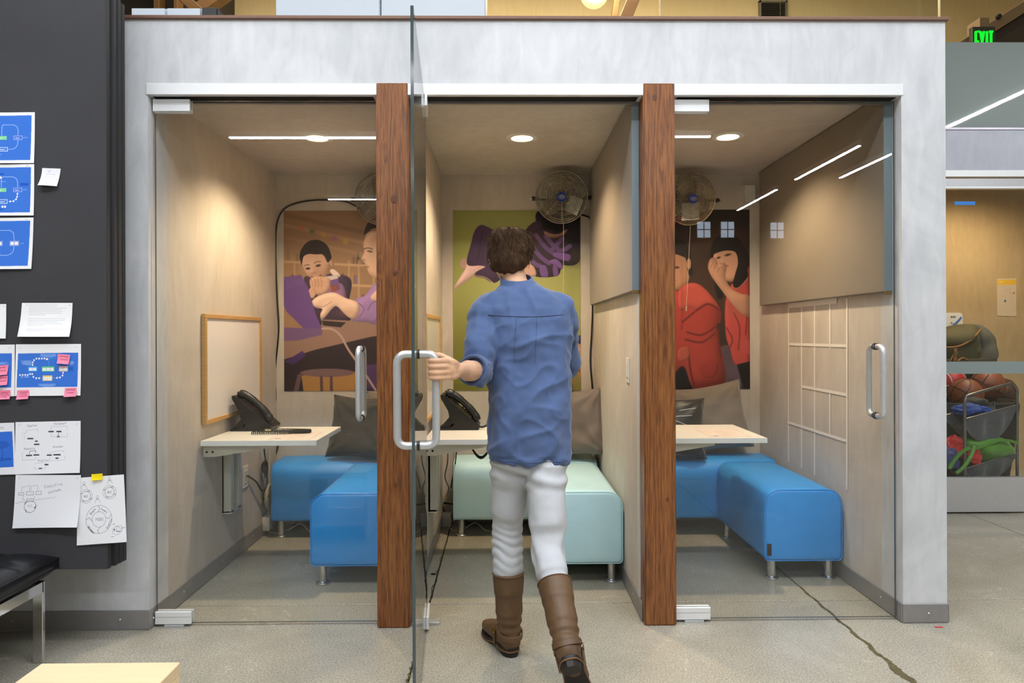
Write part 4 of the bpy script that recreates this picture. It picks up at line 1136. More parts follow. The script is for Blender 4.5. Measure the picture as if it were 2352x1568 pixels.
# -- middle: a child in purple lying on green  (crop coordinates / 3.5625)
def mid_poster():
    im = Img(PW, PH, (.60, .615, .28), 2); sc = 292 / 1050; o = (36, 45)
    P = lambda pts, col, al=1, sm=5: im.poly(pts, col, al, sm, sc, o)
    E = lambda x, y, rx, ry, col, al=1, soft=0, rot=0: im.ell(x, y, rx, ry, col, al, soft, None, sc, o, rot)
    Ln = lambda pts, w, col, al=1: im.line(pts, w * sc, col, al, sc, o, 4)
    E(330, 750, 520, 300, (.70, .705, .38), .7, .9); E(850, 760, 330, 260, (.68, .67, .33), .7, .9); E(150, 1300, 420, 420, (.46, .44, .12), .7, .9); E(600, 1350, 600, 300, (.50, .48, .14), .6, .9)
    E(160, 400, 140, 200, (.66, .65, .24), .7, .9)
    P([(750, 45), (1090, 45), (1090, 430), (980, 500), (860, 420), (740, 200)], (.09, .07, .12), .96)
    E(1050, 420, 120, 70, (.30, .24, .14), .6, .7)
    # legs and feet
    E(128, 480, 33, 42, (.78, .60, .50)); P([(36, 690), (90, 600), (140, 520), (150, 480), (240, 490), (250, 540), (200, 590), (110, 650), (40, 700)], (.88, .70, .62))
    P([(225, 500), (300, 490), (320, 530), (260, 560), (220, 545)], (.84, .66, .57))
    P([(152, 486), (185, 320), (215, 215), (265, 165), (330, 185), (400, 225), (560, 330), (620, 420), (480, 560), (380, 640), (290, 600), (215, 585), (235, 545), (300, 510), (260, 498)], (.255, .15, .265))
    Ln([(280, 200), (260, 330), (240, 470)], 10, (.18, .10, .2), .7); Ln([(330, 230), (310, 330), (300, 440)], 8, (.34, .22, .36), .6); Ln([(215, 580), (300, 595), (365, 640)], 7, (.75, .62, .5), .9)
    # striped torso and arms
    P([(640, 200), (760, 130), (860, 230), (960, 260), (1020, 340), (990, 430), (930, 520), (890, 585), (720, 590), (700, 520), (660, 470), (560, 420)], (.21, .13, .17))
    for a in (((680, 330), (760, 430), (830, 480)), ((720, 250), (800, 350), (880, 410)), ((800, 260), (850, 320), (900, 360)), ((650, 430), (720, 490), (750, 500)), ((930, 280), (890, 330), (850, 370)), ((1000, 340), (950, 370), (900, 380))): Ln(a, 36, (.42, .28, .48), .85)
    P([(880, 395), (1000, 410), (985, 465), (870, 430)], (.47, .30, .55)); P([(825, 470), (880, 445), (935, 490), (930, 530), (880, 500)], (.47, .30, .55))
    P([(750, 510), (800, 500), (822, 585), (765, 590)], (.42, .27, .50)); P([(860, 500), (890, 495), (905, 575), (865, 582)], (.42, .27, .50))
    P([(600, 560), (640, 490), (700, 505), (720, 580), (640, 585)], (.80, .60, .47))
    # head bowed
    P([(785, 215), (860, 240), (930, 230), (960, 180), (980, 200), (960, 240), (900, 270), (830, 270), (795, 245)], (.60, .42, .32)); P([(770, 150), (790, 90), (880, 70), (960, 110), (985, 185), (930, 215), (850, 200), (790, 205)], (.07, .05, .06))
    # books at the lower right
    P([(1010, 1165), (1060, 1080), (1120, 1070), (1120, 1450), (1090, 1440), (985, 1240)], (.78, .52, .28), 1, 0); P([(1040, 1130), (1075, 1075), (1120, 1070), (1120, 1160)], (.16, .14, .32), 1, 0)
    P([(1010, 1185), (1060, 1150), (1085, 1195), (1030, 1225)], (.78, .66, .55), 1, 0); E(1055, 1255, 20, 14, (.35, .22, .35), 1, 0, .6); E(1035, 1325, 20, 10, (.40, .30, .50), 1, 0, .6); E(1075, 1365, 8, 14, (.5, .3, .3))
    E(1000, 1440, 80, 80, (.60, .42, .25), .5, .8)
    P([(36, 1523), (36, 1460), (250, 1500), (250, 1523)], (.38, .36, .10), .4, 0)
    return im.blur(1)
# -- right: two children in red, dark background (crop coordinates / 2.96)
def right_poster():
    im = Img(PW, PH, (.135, .10, .08), 2); sc = 412 / 1222; o = (520 - 292 / sc, 297)
    P = lambda pts, col, al=1, sm=5: im.poly(pts, col, al, sm, sc, o)
    E = lambda x, y, rx, ry, col, al=1, soft=0, rot=0: im.ell(x, y, rx, ry, col, al, soft, None, sc, o, rot)
    Ln = lambda pts, w, col, al=1: im.line(pts, w * sc, col, al, sc, o, 4)
    E(300, 780, 380, 330, (.30, .185, .12), .9, .9); E(250, 850, 300, 260, (.26, .155, .10), .6, .9); E(330, 500, 300, 50, (.36, .23, .15), .6, .8, -.22); E(430, 1430, 120, 120, (.42, .32, .36), .8, .7); P([(300, 1250), (440, 1250), (480, 1520), (300, 1520)], (.36, .28, .31), .7)
    E(-150, 700, 200, 300, (.25, .15, .10), .6, .9)
    # child at the left, cut by the post
    P([(-90, 620), (-60, 540), (30, 520), (90, 560), (115, 640), (110, 760), (60, 830), (-20, 840), (-80, 760)], (.74, .50, .33)); P([(-95, 640), (-80, 540), (0, 500), (70, 515), (110, 580), (125, 660), (130, 740), (105, 720), (95, 640), (60, 615), (0, 600), (-60, 640)], (.15, .095, .07)); P([(60, 560), (100, 600), (112, 690), (120, 760), (95, 720), (88, 650)], (.15, .095, .07)); E(-40, 690, 18, 7, (.2, .12, .09), .9, .4); E(20, 690, 18, 7, (.2, .12, .09), .9, .4); E(-12, 735, 14, 7, SKIN_D, .6, .6); E(-10, 780, 24, 8, (.58, .28, .22), .8, .4); E(104, 665, 15, 38, (.78, .54, .37))
    P([(-260, 860), (-120, 800), (30, 850), (110, 795), (190, 815), (270, 900), (320, 985), (320, 1060), (290, 1090), (325, 1260), (350, 1460), (250, 1500), (130, 1512), (60, 1360), (-60, 1480), (-260, 1490)], (.66, .20, .145))
    P([(110, 795), (190, 815), (270, 900), (315, 975), (240, 940), (170, 980), (120, 960), (40, 980), (30, 850)], (.74, .27, .20))
    for a in (((60, 1060), (160, 980), (240, 940), (316, 985)), ((90, 1130), (190, 1150), (290, 1090)), ((80, 1180), (190, 1200), (280, 1140)), ((100, 1250), (110, 1380), (140, 1500)), ((300, 1110), (320, 1300))): Ln(a, 14, (.42, .11, .09), .8)
    P([(170, 1350), (250, 1320), (300, 1360), (270, 1440), (190, 1430)], (.58, .16, .12), .8); P([(30, 1250), (90, 1230), (110, 1290), (60, 1330), (30, 1320)], (.68, .30, .2), .9)
    P([(-60, 1490), (60, 1380), (130, 1520), (-60, 1520)], (.06, .05, .05), 1, 0)
    # girl at the right
    P([(270, 600), (300, 520), (380, 480), (460, 560), (470, 680), (440, 760), (390, 790), (330, 760), (290, 690)], (.80, .57, .41))
    P([(255, 560), (290, 490), (360, 462), (430, 480), (490, 560), (520, 650), (520, 760), (480, 800), (400, 830), (420, 740), (440, 660), (425, 590), (370, 575), (300, 590), (270, 625), (300, 780), (340, 880), (300, 900), (275, 800), (258, 650)], (.12, .08, .065))
    E(307, 624, 14, 6, (.16, .09, .07), .9, .4, -.3); E(371, 605, 22, 7, (.16, .09, .07), .9, .4, -.25); E(358, 680, 18, 8, (.62, .30, .25), .85, .4, -.1); E(330, 662, 14, 6, SKIN_D, .7, .6); E(330, 645, 6, 20, SKIN_L, .5, .7); E(390, 660, 26, 30, (.86, .58, .44), .5, .8)
    P([(380, 830), (430, 780), (490, 740), (522, 720), (522, 1330), (420, 1352), (385, 1250), (355, 1150), (350, 950)], (.72, .24, .20))
    for a in (((410, 1000), (450, 1100), (440, 1250)), ((480, 880), (500, 1000), (490, 1150)), ((360, 1100), (400, 1180), (380, 1240))): Ln(a, 12, (.50, .13, .12), .7)
    P([(450, 1190), (515, 1185), (515, 1280), (450, 1285)], (.76, .28, .24), .8, 0)
    P([(430, 840), (480, 800), (510, 760), (470, 740), (440, 800), (400, 810)], (.75, .60, .45), .8); P([(405, 810), (430, 740), (480, 680), (510, 740), (470, 800), (430, 830)], (.10, .07, .06))
    P([(235, 700), (245, 640), (275, 622), (300, 650), (310, 700), (345, 660), (362, 690), (355, 760), (390, 830), (460, 870), (520, 890), (520, 1020), (470, 1010), (400, 940), (330, 850), (270, 770)], (.76, .53, .38))
    for a in (((255, 690), (275, 640)), ((275, 700), (293, 650)), ((300, 720), (315, 690))): Ln(a, 5, SKIN_D, .8)
    E(450, 960, 70, 60, SKIN_D, .4, .8)
    P([(430, 1352), (522, 1330), (522, 1520), (475, 1520)], (.07, .06, .06), 1, 0)
    return im.blur(1)
poster('poster', 'poster of a boy and a woman at a purple laptop', left_poster(), -1.484, -.618, .893, 2.113)
poster('poster', 'poster of a child in purple lying on green', mid_poster(), -.341, .525, .890, 2.114)
poster('poster', 'poster of two children in red on a dark ground', right_poster(), .815, 1.681, .894, 2.117)
# instruction sheets lying on the tables
for x, lab in ((WL1, 'left'), (WL3, 'right')):
    rnd = random.Random(5); im = Img(110, 140, (.86, .80, .76))
    im.frame(3, 3, 107, 137, .8, (.5, .45, .42), .7)
    textlines(im, 40, 30, 96, 11, 9, rnd, (.45, .38, .38), 1.6, .6); im.rect(14, 116, 30, 124, (.35, .38, .6)); textlines(im, 14, 30, 34, 4, 12, rnd, (.5, .45, .45), 1.4, .5)
    x0, x1, y0, y1 = x + .335, x + .55, .49, .77
    if lab == 'right': x0, x1, y0, y1 = x + .31, x + .53, .50, .78
    o = sheet('instruction_sheet', im, (x0, y1, .7424), (x1, y1, .7424), (x1, y0, .7424), (x0, y0, .7424), PRINT, (0, 0, 1), .0005)
    tag(o, 'printed instruction sheet lying on the table of the %s booth' % lab, 'paper', 'instruction sheets on the tables')
# ================================================================== LEFT: sliding pin-up boards, papers, stools
PIN = mat('charcoal_board', (.25, .25, .265), .75, 0, .25, var=.10, vscale=2.2, bump=.06, bscale=120)
PIN_E = mat('charcoal_edge', (.17, .17, .18), .7)
def pinboard(label, xr, y0, y1, z0, z1, xl=-3.3):
    t = thing('pinup_board', label, 'board', ((xl + xr) / 2, (y0 + y1) / 2, z0), group='sliding pin-up boards')
    obj('face_panel', MB().box(xl, xr - .003, y0, y1, z0, z1, .0015, 1), PIN, t)
    obj('edge_trim', MB().box(xr - .0032, xr, y0 + .001, y1 - .001, z0, z1, .001, 1), PIN_E, t)
    return t
pinboard('charcoal pin-up board in front, covered with prints and sticky notes', -1.566, -.262, -.238, .35, 3.05)
pinboard('second charcoal pin-up board from the front, edge only in view', at(266, 700, Y=-.20).x, -.21, -.188, .345, 2.74)
pinboard('third charcoal pin-up board from the front, edge only in view', at(278, 700, Y=-.135).x, -.15, -.128, .335, 2.70)
pinboard('rearmost charcoal pin-up board, nearest to the plaster wall', at(290, 700, Y=-.06).x, -.085, -.063, .322, 2.672)
struct('trim_9', MB().box(-3.6, -1.50, -.30, -.02, 3.06, 3.12), PIN_E, label='track of the sliding boards')

YP = -.2625
def quad_on_board(TL, TR, BR, BL, y=YP): return [tuple(at(u, v, Y=y)) for u, v in (TL, TR, BR, BL)]
BLU, WHT, INK = (.24, .47, .86), (.955, .955, .97), (.28, .28, .33)
def clips(im, w, h, rnd):
    for x in (w * .05, w * .93): scribble(im, x, h * .05, 6, 5, rnd, (.7, .7, .74), .8, .8)
def board_paper(name, lab, im, q, cat='paper', lift=.012, y=YP, group='papers pinned on the charcoal board', m_=None, seed=0):
    if lift:
        curl = lambda s, t: .0006 + lift * np.clip(t - .25, 0, 1) ** 2 * (1.0 + .5 * np.sin(3 * s + seed)) + .001 * np.sin(5 * s + 2 * t + seed) ** 2
    else: curl = None
    o = sheet(name, im, *quad_on_board(*q, y=y), m_ or PRINT, (0, -1, 0), .0009, curl)
    tag(o, lab, cat, group)
    return o
def blue_flow(style):
    """landscape print: white border, blue field, loop diagram"""
    rnd = random.Random(style); w, h = 210, 164; im = Img(w, h, WHT)
    im.poly([(9, 11), (w - 10, 10), (w - 12, h - 10), (8, h - 9)], BLU)
    im.shade(lambda x, y: 1.0 + .0 * x)
    white = (.93, .96, 1.0); ln = (.75, .84, 1.0); gr = (.55, .86, .62); pk = (.80, .74, .92)
    gx, gy = 100, 82
    if style < 3:
        im.rect(gx - 22, gy - 6, gx + 22, gy + 6, gr); write(im, 'Teacher', gx - 20, gy - 2.5, 5, .7, white, .9, 0, .9)
        im.line([(gx + 6, gy - 8), (gx + 6, gy - 36), (gx + 10, gy - 42), (gx + 42, gy - 42), (gx + 54, gy - 36), (gx + 58, gy - 24), (gx + 58, gy - 8)], 1.5, ln)
        im.line([(gx - 6, gy - 8), (gx - 6, gy - 36), (gx - 10, gy - 42), (gx - 42, gy - 42), (gx - 54, gy - 36), (gx - 58, gy - 24), (gx - 58, gy - 8)], 1.5, ln)
        for sx in (-1, 1): im.frame(gx + sx * 58 - 13, gy - 6, gx + sx * 58 + 13, gy + 6, 1.5, pk); write(im, 'User', gx + sx * 58 - 8, gy - 2, 4.4, .8, white)
        im.frame(gx - 26, gy + 31, gx + 26, gy + 43, 1.6, white); write(im, 'Output Report', gx - 23, gy + 35, 4.2, .8, white, .95, 0, .8)
        im.line([(gx + 58, gy + 8), (gx + 56, gy + 24), (gx + 46, gy + 35), (gx + 30, gy + 37)], 1.4, ln, 1, 1, (0, 0), 5)
        im.line([(gx - 58, gy + 8), (gx - 56, gy + 24), (gx - 46, gy + 35), (gx - 30, gy + 37)], 1.4, ln, 1, 1, (0, 0), 5)
        scribble(im, gx + 74, gy - 2, 14, 4, rnd, ln); scribble(im, gx - 6, gy + 52, 12, 4, rnd, ln)
        if style == 2:
            for (x, y) in ((58, 13), (57, 22), (54, 30), (46, 36), (36, 37)): im.ell(gx + x, gy + y, 2.6, 3, (.98, .98, 1))
            for x in (12, 20): im.rect(gx + x - 3, gy + 50, gx + x + 2.5, gy + 57, (.98, .98, 1))
            im.rect(gx + 66, gy - 22, gx + 92, gy - 13, (.15, .36, .78)); im.rect(gx - 4, gy - 54, gx + 14, gy - 48, (.15, .36, .78)); im.rect(gx - 4, gy + 60, gx + 14, gy + 65, (.15, .36, .78))
            im.ell(gx + 2, gy - 40, 5, 4, (.97, .97, 1)); scribble(im, gx + 2, gy - 28, 18, 3, rnd, ln)
    else:
        im.line([(gx - 4, gy - 8), (gx - 2, gy - 36), (gx + 4, gy - 42), (gx + 36, gy - 42), (gx + 48, gy - 34), (gx + 52, gy - 8)], 1.5, ln)
        for (x, y) in ((0, 0), (52, 0), (-6, 38), (-58, 0)):
            im.frame(gx + x - 14, gy + y - 7, gx + x + 14, gy + y + 7, 1.4, pk); im.rect(gx + x - 12, gy + y - 5, gx + x - 1, gy + y + 5, (.97, .97, 1)); im.rect(gx + x + 1, gy + y - 5, gx + x + 12, gy + y + 5, (.97, .97, 1))
        im.line([(gx + 52, gy + 9), (gx + 48, gy + 28), (gx + 34, gy + 37), (gx + 10, gy + 38)], 1.4, ln, 1, 1, (0, 0), 5); scribble(im, gx + 70, gy - 1, 12, 4, rnd, ln)
    scribble(im, w - 26, 5, 8, 3, rnd, (.6, .6, .7))
    return im
board_paper('blue_diagram_print', 'blue flow-chart print with a green bar, topmost on the board', blue_flow(1), ((-72, 259), (81, 258), (79.7, 375), (-73, 376)), lift=.004)
board_paper('blue_diagram_print', 'blue flow-chart print with white dots, second from the top', blue_flow(2), ((-73, 378), (79.5, 377), (78.8, 495), (-74, 496)), lift=.004)
board_paper('blue_diagram_print', 'blue flow-chart print with paired white squares, third from the top', blue_flow(4), ((-75, 501), (78, 499.6), (74, 617.5), (-78, 619)), lift=.006)
def note(col, seed, dark=(.45, .08, .16), lines=3, w=40, h=40):
    rnd = random.Random(seed); im = Img(w, h, col)
    for k in range(lines): scribble(im, 6 + rnd.random() * 4, 8 + k * (h - 14) / max(1, lines), w * .55 + rnd.random() * 8, 4, rnd, dark, 1.0, .75)
    return im
def sticky(lab, im, q, y=YP - .004, lift=.008, seed=1, name='sticky_note'):
    return board_paper(name, lab, im, q, 'sticky note', lift, y, 'sticky notes on the charcoal board', NOTE, seed)
im = Img(44, 42, (.94, .94, .98)); rnd = random.Random(2); scribble(im, 14, 5, 8, 5, rnd, (.6, .6, .7)); im.frame(12, 14, 32, 32, .8, (.72, .72, .8)); scribble(im, 14, 20, 16, 6, rnd, (.7, .7, .8))
sticky('small white note alone on the charcoal board', im, ((98, 386), (140, 387.5), (134, 428.6), (93, 427)), YP, .02)
# text sheet and its neighbour
def text_sheet(seed):
    rnd = random.Random(seed); im = Img(170, 112, (.975, .975, .985)); g_ = (.62, .62, .68)
    y = 6
    for n in (7, 5, 2):
        textlines(im, 26, y, 152, n, 5.6, rnd, g_, 1.2, .55); y += n * 5.6 + 7
    scribble(im, 14, 6, 8, 4, rnd, g_); scribble(im, 158, 6, 7, 5, rnd, g_)
    return im
board_paper('text_page', 'white typed page on the charcoal board', text_sheet(1), ((51, 695.5), (167.5, 695.5), (164, 773), (45, 773)), lift=.02)
board_paper('text_page', 'white typed page cut by the left edge of the photo', text_sheet(2), ((-100, 699), (15, 698), (15.5, 777), (-104, 778)), lift=.016, seed=2)
# blue loop print with coloured boxes
def loop_print(full):
    rnd = random.Random(9); w, h = 210, 166; im = Img(w, h, WHT); k = w / 1565.0; ox, oy = 385, 105
    X = lambda x: (x - ox) * k
    Y = lambda y: (y - oy) * k
    im.poly([(X(442), Y(325)), (X(1885), Y(312)), (X(1870), Y(1132)), (X(428), Y(1138))], BLU)
    wh = (.97, .97, 1.0); ln = (.70, .82, 1.0)
    def dots(P):
        for x, y in P: im.ell(X(x), Y(y), 2.7, 3.1, wh)
    if full:
        dots([(500, 842), (565, 840), (625, 840), (682, 842), (738, 818), (792, 818), (820, 888), (887, 920), (955, 920), (795, 600), (797, 542), (828, 488), (884, 450), (947, 450), (1012, 450), (1073, 448), (1125, 465), (1145, 462), (1528, 793), (1516, 857), (1456, 908), (1387, 915)])
        im.line([(X(970), Y(918)), (X(1045), Y(918))], 1.0, ln); im.line([(X(1275), Y(918)), (X(1380), Y(912)), (X(1500), Y(870)), (X(1530), Y(770))], 1.0, (.9, .8, .9), .7)
        im.line([(X(1180), Y(640)), (X(1178), Y(490)), (X(1200), Y(450)), (X(1400), Y(448))], 1.0, (.35, .72, .85))
        for (a, b, c, d, col) in ((695, 640, 905, 755, (.35, .68, .95)), (1015, 640, 1318, 762, (.40, .80, .55)), (1425, 635, 1640, 762, (.95, .72, .72)), (1040, 858, 1270, 985, (.98, .84, .45))):
            im.rect(X(a), Y(b), X(c), Y(d), col); n = 2 if c - a < 260 else 3
            for q in range(n):
                wq = (c - a - 30) / n; im.rect(X(a + 15 + q * wq + 4), Y(b + 32), X(a + 15 + (q + 1) * wq - 4), Y(d - 15), (.95, .95, .96))
        im.rect(X(1650), Y(650), X(1775), Y(760), (.17, .42, .80)); scribble(im, X(1665), Y(690), 12, 4, rnd, (.08, .25, .6))
        for (a, b, c, n, al) in ((955, 345, 1375, 6, 'c'), (505, 500, 760, 8, 'r'), (945, 1060, 1360, 5, 'c'), (1680, 520, 1800, 7, 'l')):
            textlines(im, X(a), Y(b), X(c), n, 13 * k * 1.1, rnd, (.80, .88, 1.0), 1.1, .7, al)
        write(im, 'User support', X(525), Y(876), 2.6, .6, wh, .8)
    else:
        textlines(im, X(1300), Y(530), X(1840), 5, 2.2, rnd, (.80, .88, 1.0), 1.2, .7)
    for x in (450, 1790): scribble(im, X(x), Y(170), 9, 6, rnd, (.75, .75, .8))
    return im
board_paper('blue_diagram_print', 'blue loop diagram print with green, yellow and pink boxes', loop_print(True), ((37, 790.5), (187, 789.6), (186, 907.8), (35, 909)), lift=.003)
board_paper('blue_diagram_print', 'blue print under pink notes, cut by the left edge of the photo', loop_print(False), ((-116, 792), (35, 791), (34, 909.5), (-117, 910)), lift=.003)
PK = (.98, .56, .68)
sticky('pink note stuck on the corner of the loop diagram print', note(PK, 1, lines=2), ((133.3, 812.5), (162, 814.5), (159, 836.5), (133, 834)), YP - .006)
sticky('pink note at the lower left of the loop diagram print', note(PK, 2), ((40.5, 896), (67.5, 895), (66, 915.5), (39.5, 917)), YP - .006)
sticky('pink note at the lower right of the loop diagram print', note(PK, 3, lines=2), ((150, 890.5), (176.5, 890), (176, 910), (148.5, 911)), YP - .006)
sticky('upper pink note of the pair on the cut blue print', note(PK, 4, lines=2), ((-8, 840), (20, 837.5), (18, 860), (-9, 862)), YP - .006)
sticky('lower pink note of the pair on the cut blue print', note(PK, 5, lines=2), ((-9, 864), (18.5, 862), (18, 883), (-9, 886)), YP - .006)
sticky('pink note under the cut blue print with several lines', note(PK, 6, lines=4), ((-5, 896), (24.6, 895), (24, 916), (-5, 917)), YP - .006)
# hand-drawn sheets
def sketch_sheet():
    rnd = random.Random(4); w, h = 210, 166; im = Img(w, h, (.945, .95, .975)); k = w / 1680.0
    X = lambda x: (x - 405) * k
    Y = lambda y: (y - 100) * k
    lt = (.72, .72, .78); dk = (.10, .10, .16)
    for s, x, y in (('Together', 700, 175), ('Permanent', 1400, 140), ('Resource', 640, 760), ('Blended', 1385, 725), ('Practice', 1000, 1070)):
        write(im, s, X(x), Y(y), 6.2, .8, (.55, .55, .62), .85, -.03, .72)
    for (x, y, wd) in ((730, 530, 130), (925, 600, 50), (900, 680, 120), (1265, 362, 120), (1470, 365, 115), (1485, 495, 55), (700, 958, 135), (890, 950, 130), (1235, 960, 110), (1405, 955, 170), (1465, 1040, 60), (1185, 1198, 85), (1040, 1295, 70)):
        im.line([(X(x), Y(y)), (X(x + wd), Y(y))], 3.2, dk, .9); scribble(im, X(x), Y(y - 20), wd * k, 5, rnd, dk, 1.4)
    for P in (((1325, 330), (1325, 230), (1740, 230), (1740, 330)), ((1325, 420), (1325, 495), (1750, 500), (1750, 400)), ((570, 390), (680, 390), (680, 320), (980, 285), (980, 360)), ((640, 440), (640, 520)), ((600, 870), (600, 1070), (940, 1070), (940, 1000)), ((1290, 900), (1480, 850), (1660, 860), (1670, 910)), ((1310, 1020), (1310, 1105), (1690, 1090), (1690, 980)), ((910, 1170), (1060, 1150), (1210, 1140)), ((910, 1230), (920, 1300), (1210, 1285), (1215, 1230))):
        im.line([(X(x), Y(y)), *[(X(a), Y(b)) for a, b in P]][1:] if False else [(X(a), Y(b)) for a, b in P], .9, lt)
    im.line([(X(780), Y(920)), (X(785), Y(850)), (X(935), Y(835)), (X(930), Y(900))], 1.2, (.3, .3, .36)); im.line([(X(1515), Y(470)), (X(1515), Y(410))], 1.2, dk)
    clips(im, w, h, rnd)
    return im
board_paper('sketch_sheet', 'white sheet with small hand-drawn flow charts in four groups', sketch_sheet(), ((36, 969), (186, 966), (185, 1085), (35, 1088.6)), lift=.006)
im = Img(210, 166, (.93, .935, .96)); im.poly([(10, 30), (203, 28), (206, 142), (10, 146)], (.22, .45, .86)); rnd = random.Random(3)
textlines(im, 150, 60, 196, 7, 3.4, rnd, (.10, .28, .66), 1.6, .8); im.rect(140, 78, 163, 90, (.95, .80, .74)); im.line([(165, 80), (172, 96), (166, 116), (150, 128)], 1.0, (.08, .2, .5), 1, 1, (0, 0), 4); scribble(im, 166, 112, 32, 10, rnd, (.08, .24, .6), 1.4); im.line([(120, 128), (198, 116)], 1.2, (.08, .24, .6)); write(im, 'Path', 150, 12, 8, 1, (.6, .6, .66))
board_paper('blue_diagram_print', 'blue print with a pink box, cut by the left edge of the photo', im, ((-116, 975), (33.7, 970), (35.7, 1088.6), (-116, 1093)), lift=.006, seed=3)
def exec_sheet():
    rnd = random.Random(6); w, h = 210, 166; im = Img(w, h, (.94, .945, .972)); k = w / 1180.0
    X = lambda x: (x - 125) * k
    Y = lambda y: (y - 165) * k
    g_ = (.62, .62, .70); d = (.30, .30, .38)
    write(im, 'Executive', X(650), Y(350), 9, 1.0, g_, .95, -.17, .74); write(im, 'systems', X(720), Y(455), 8.5, 1.0, g_, .95, -.25, .72)
    for (a, b, c, e) in ((190, 480, 285, 520), (330, 465, 460, 520), (505, 455, 600, 515), (350, 590, 465, 640)): im.frame(X(a), Y(b), X(c), Y(e), 1.1, (.5, .5, .58))
    for P in (((250, 470), (250, 385), (385, 355), (388, 450)), ((410, 440), (415, 365), (530, 350), (535, 440)), ((275, 530), (280, 610), (340, 615)), ((470, 610), (485, 540))): im.line([(X(x), Y(y)), *()] if False else [(X(a), Y(b)) for a, b in P], .9, g_)
    im.line([(X(140 + 20 * q), Y(660 - 2.2 * q + 10 * math.sin(q))) for q in range(10)], .9, g_); im.line([(X(500 + 20 * q), Y(610 - 2.5 * q + 9 * math.sin(q * 1.3))) for q in range(19)], .9, g_)
    im.ell(X(410), Y(725), 105 * k, 105 * k, d, .8, 0, 1.2); write(im, 'ALC', X(368), Y(695), 6, .8, g_); im.line([(X(335), Y(640)), (X(310), Y(680))], 1.8, (.2, .2, .28)); im.line([(X(515), Y(700)), (X(500), Y(755)), (X(480), Y(740))], 1.8, (.2, .2, .28)); im.line([(X(330), Y(780)), (X(350), Y(825))], 1.8, (.2, .2, .28))
    clips(im, w, h, rnd)
    return im
def pods_sheet():
    rnd = random.Random(8); w, h = 156, 220; im = Img(w, h, (.962, .965, .985)); k = w / 905.0
    X = lambda x: (x - 1230) * k
    Y = lambda y: (y - 175) * k
    g_ = (.55, .55, .62); d = (.34, .34, .42)
    im.ell(X(1635), Y(990), 240 * k, 265 * k, g_, .9, 0, 1.1); im.ell(X(1638), Y(990), 125 * k, 145 * k, g_, .9, 0, 1.1)
    write(im, 'PODS', X(1580), Y(965), 8.5, 1.0, g_, 1, 0, .72)
    for P in (((1620, 725), (1660, 785), (1620, 850)), ((1765, 965), (1820, 990), (1865, 910)), ((1665, 1135), (1605, 1190), (1640, 1258)), ((1510, 1010), (1460, 945), (1400, 985))): im.line([(X(a), Y(b)) for a, b in P], 1.0, d)
    write(im, 'Share', X(1465), Y(870), 6.5, .9, d, .9, -.85, .75); write(im, 'Learn', X(1705), Y(770), 6.5, .9, d, .9, .75, .75); write(im, 'Practice', X(1770), Y(1165), 6, .9, d, .9, -1.15, .7); write(im, 'Implement', X(1450), Y(1090), 5.6, .9, (.2, .2, .26), .95, .95, .62)
    for (cx_, cy_, s_, tx) in ((1395, 535, 1.0, 'ALC'), (1845, 490, 1.0, 'GLC')):
        im.ell(X(cx_), Y(cy_), 125 * k, 128 * k, g_, .9, 0, 1.0); im.ell(X(cx_), Y(cy_), 88 * k, 92 * k, d, .9, 0, 1.1); write(im, tx, X(cx_ - 40), Y(cy_ - 20), 6.5, .9, d, .9, 0, .72)
        for q in range(4):
            a = .5 + q * 1.57; scribble(im, X(cx_ + 108 * math.cos(a)) - 4, Y(cy_ + 108 * math.sin(a)) - 2, 8, 5, rnd, (.2, .2, .26), 1.0)
    for (x, y) in ((1360, 260), (1855, 205), (1615, 540)):
        im.ell(X(x), Y(y + 25), 3.6, 4.6, g_, .9, 0, .9); im.line([(X(x - 22), Y(y + 55)), (X(x - 45), Y(y + 135))], .9, g_); im.line([(X(x + 22), Y(y + 55)), (X(x + 55), Y(y + 130))], .9, g_); scribble(im, X(x - 15), Y(y + 50), 5, 6, rnd, d, .9)
    im.ell(X(1960), Y(1225), 75 * k, 78 * k, g_, .8, 0, 1.0); im.frame(X(1960), Y(1140), X(2055), Y(1245), .9, g_); scribble(im, X(1905), Y(1185), 5, 8, rnd, (.15, .15, .2), 1.2); scribble(im, X(2055), Y(1175), 10, 3, rnd, d); scribble(im, X(1855), Y(1330), 10, 3, rnd, d); scribble(im, X(1885), Y(1095), 8, 3, rnd, d); scribble(im, X(1965), Y(1235), 9, 3, rnd, (.15, .15, .2), 1.2)
    return im
board_paper('sketch_sheet', 'white sheet headed Executive systems, pinned lowest on the board', exec_sheet(), ((36.8, 1090), (186.4, 1090.4), (183, 1208), (32, 1211.6)), lift=.022, y=YP - .003, seed=4)
board_paper('sketch_sheet', 'upright white sheet with a PODS wheel, overhanging the board edge', pods_sheet(), ((178, 1097), (285, 1089), (293, 1243), (177.5, 1251.7)), lift=.006, seed=5)
im = Img(30, 16, (.98, .88, .10))
sticky('yellow note holding the upright wheel sheet', im, ((210.5, 1088.5), (236, 1086.5), (236.5, 1101), (212, 1103)), YP - .004, .004)
single('paper_scrap', MB().prism([at(262, 1046, Y=-.172), at(266, 1050, Y=-.172), at(271, 1092, Y=-.172), at(262, 1094, Y=-.172)], (0, .0008, 0)), WHITE, 'white paper corner peeping out from between the pin-up boards', 'paper')
single('paper_scrap', MB().prism([at(262, 1243, Y=-.172), at(265, 1246, Y=-.172), at(268, 1257, Y=-.172), at(262, 1265, Y=-.172)], (0, .0008, 0)), WHITE, 'white paper corner under the upright wheel sheet', 'paper')

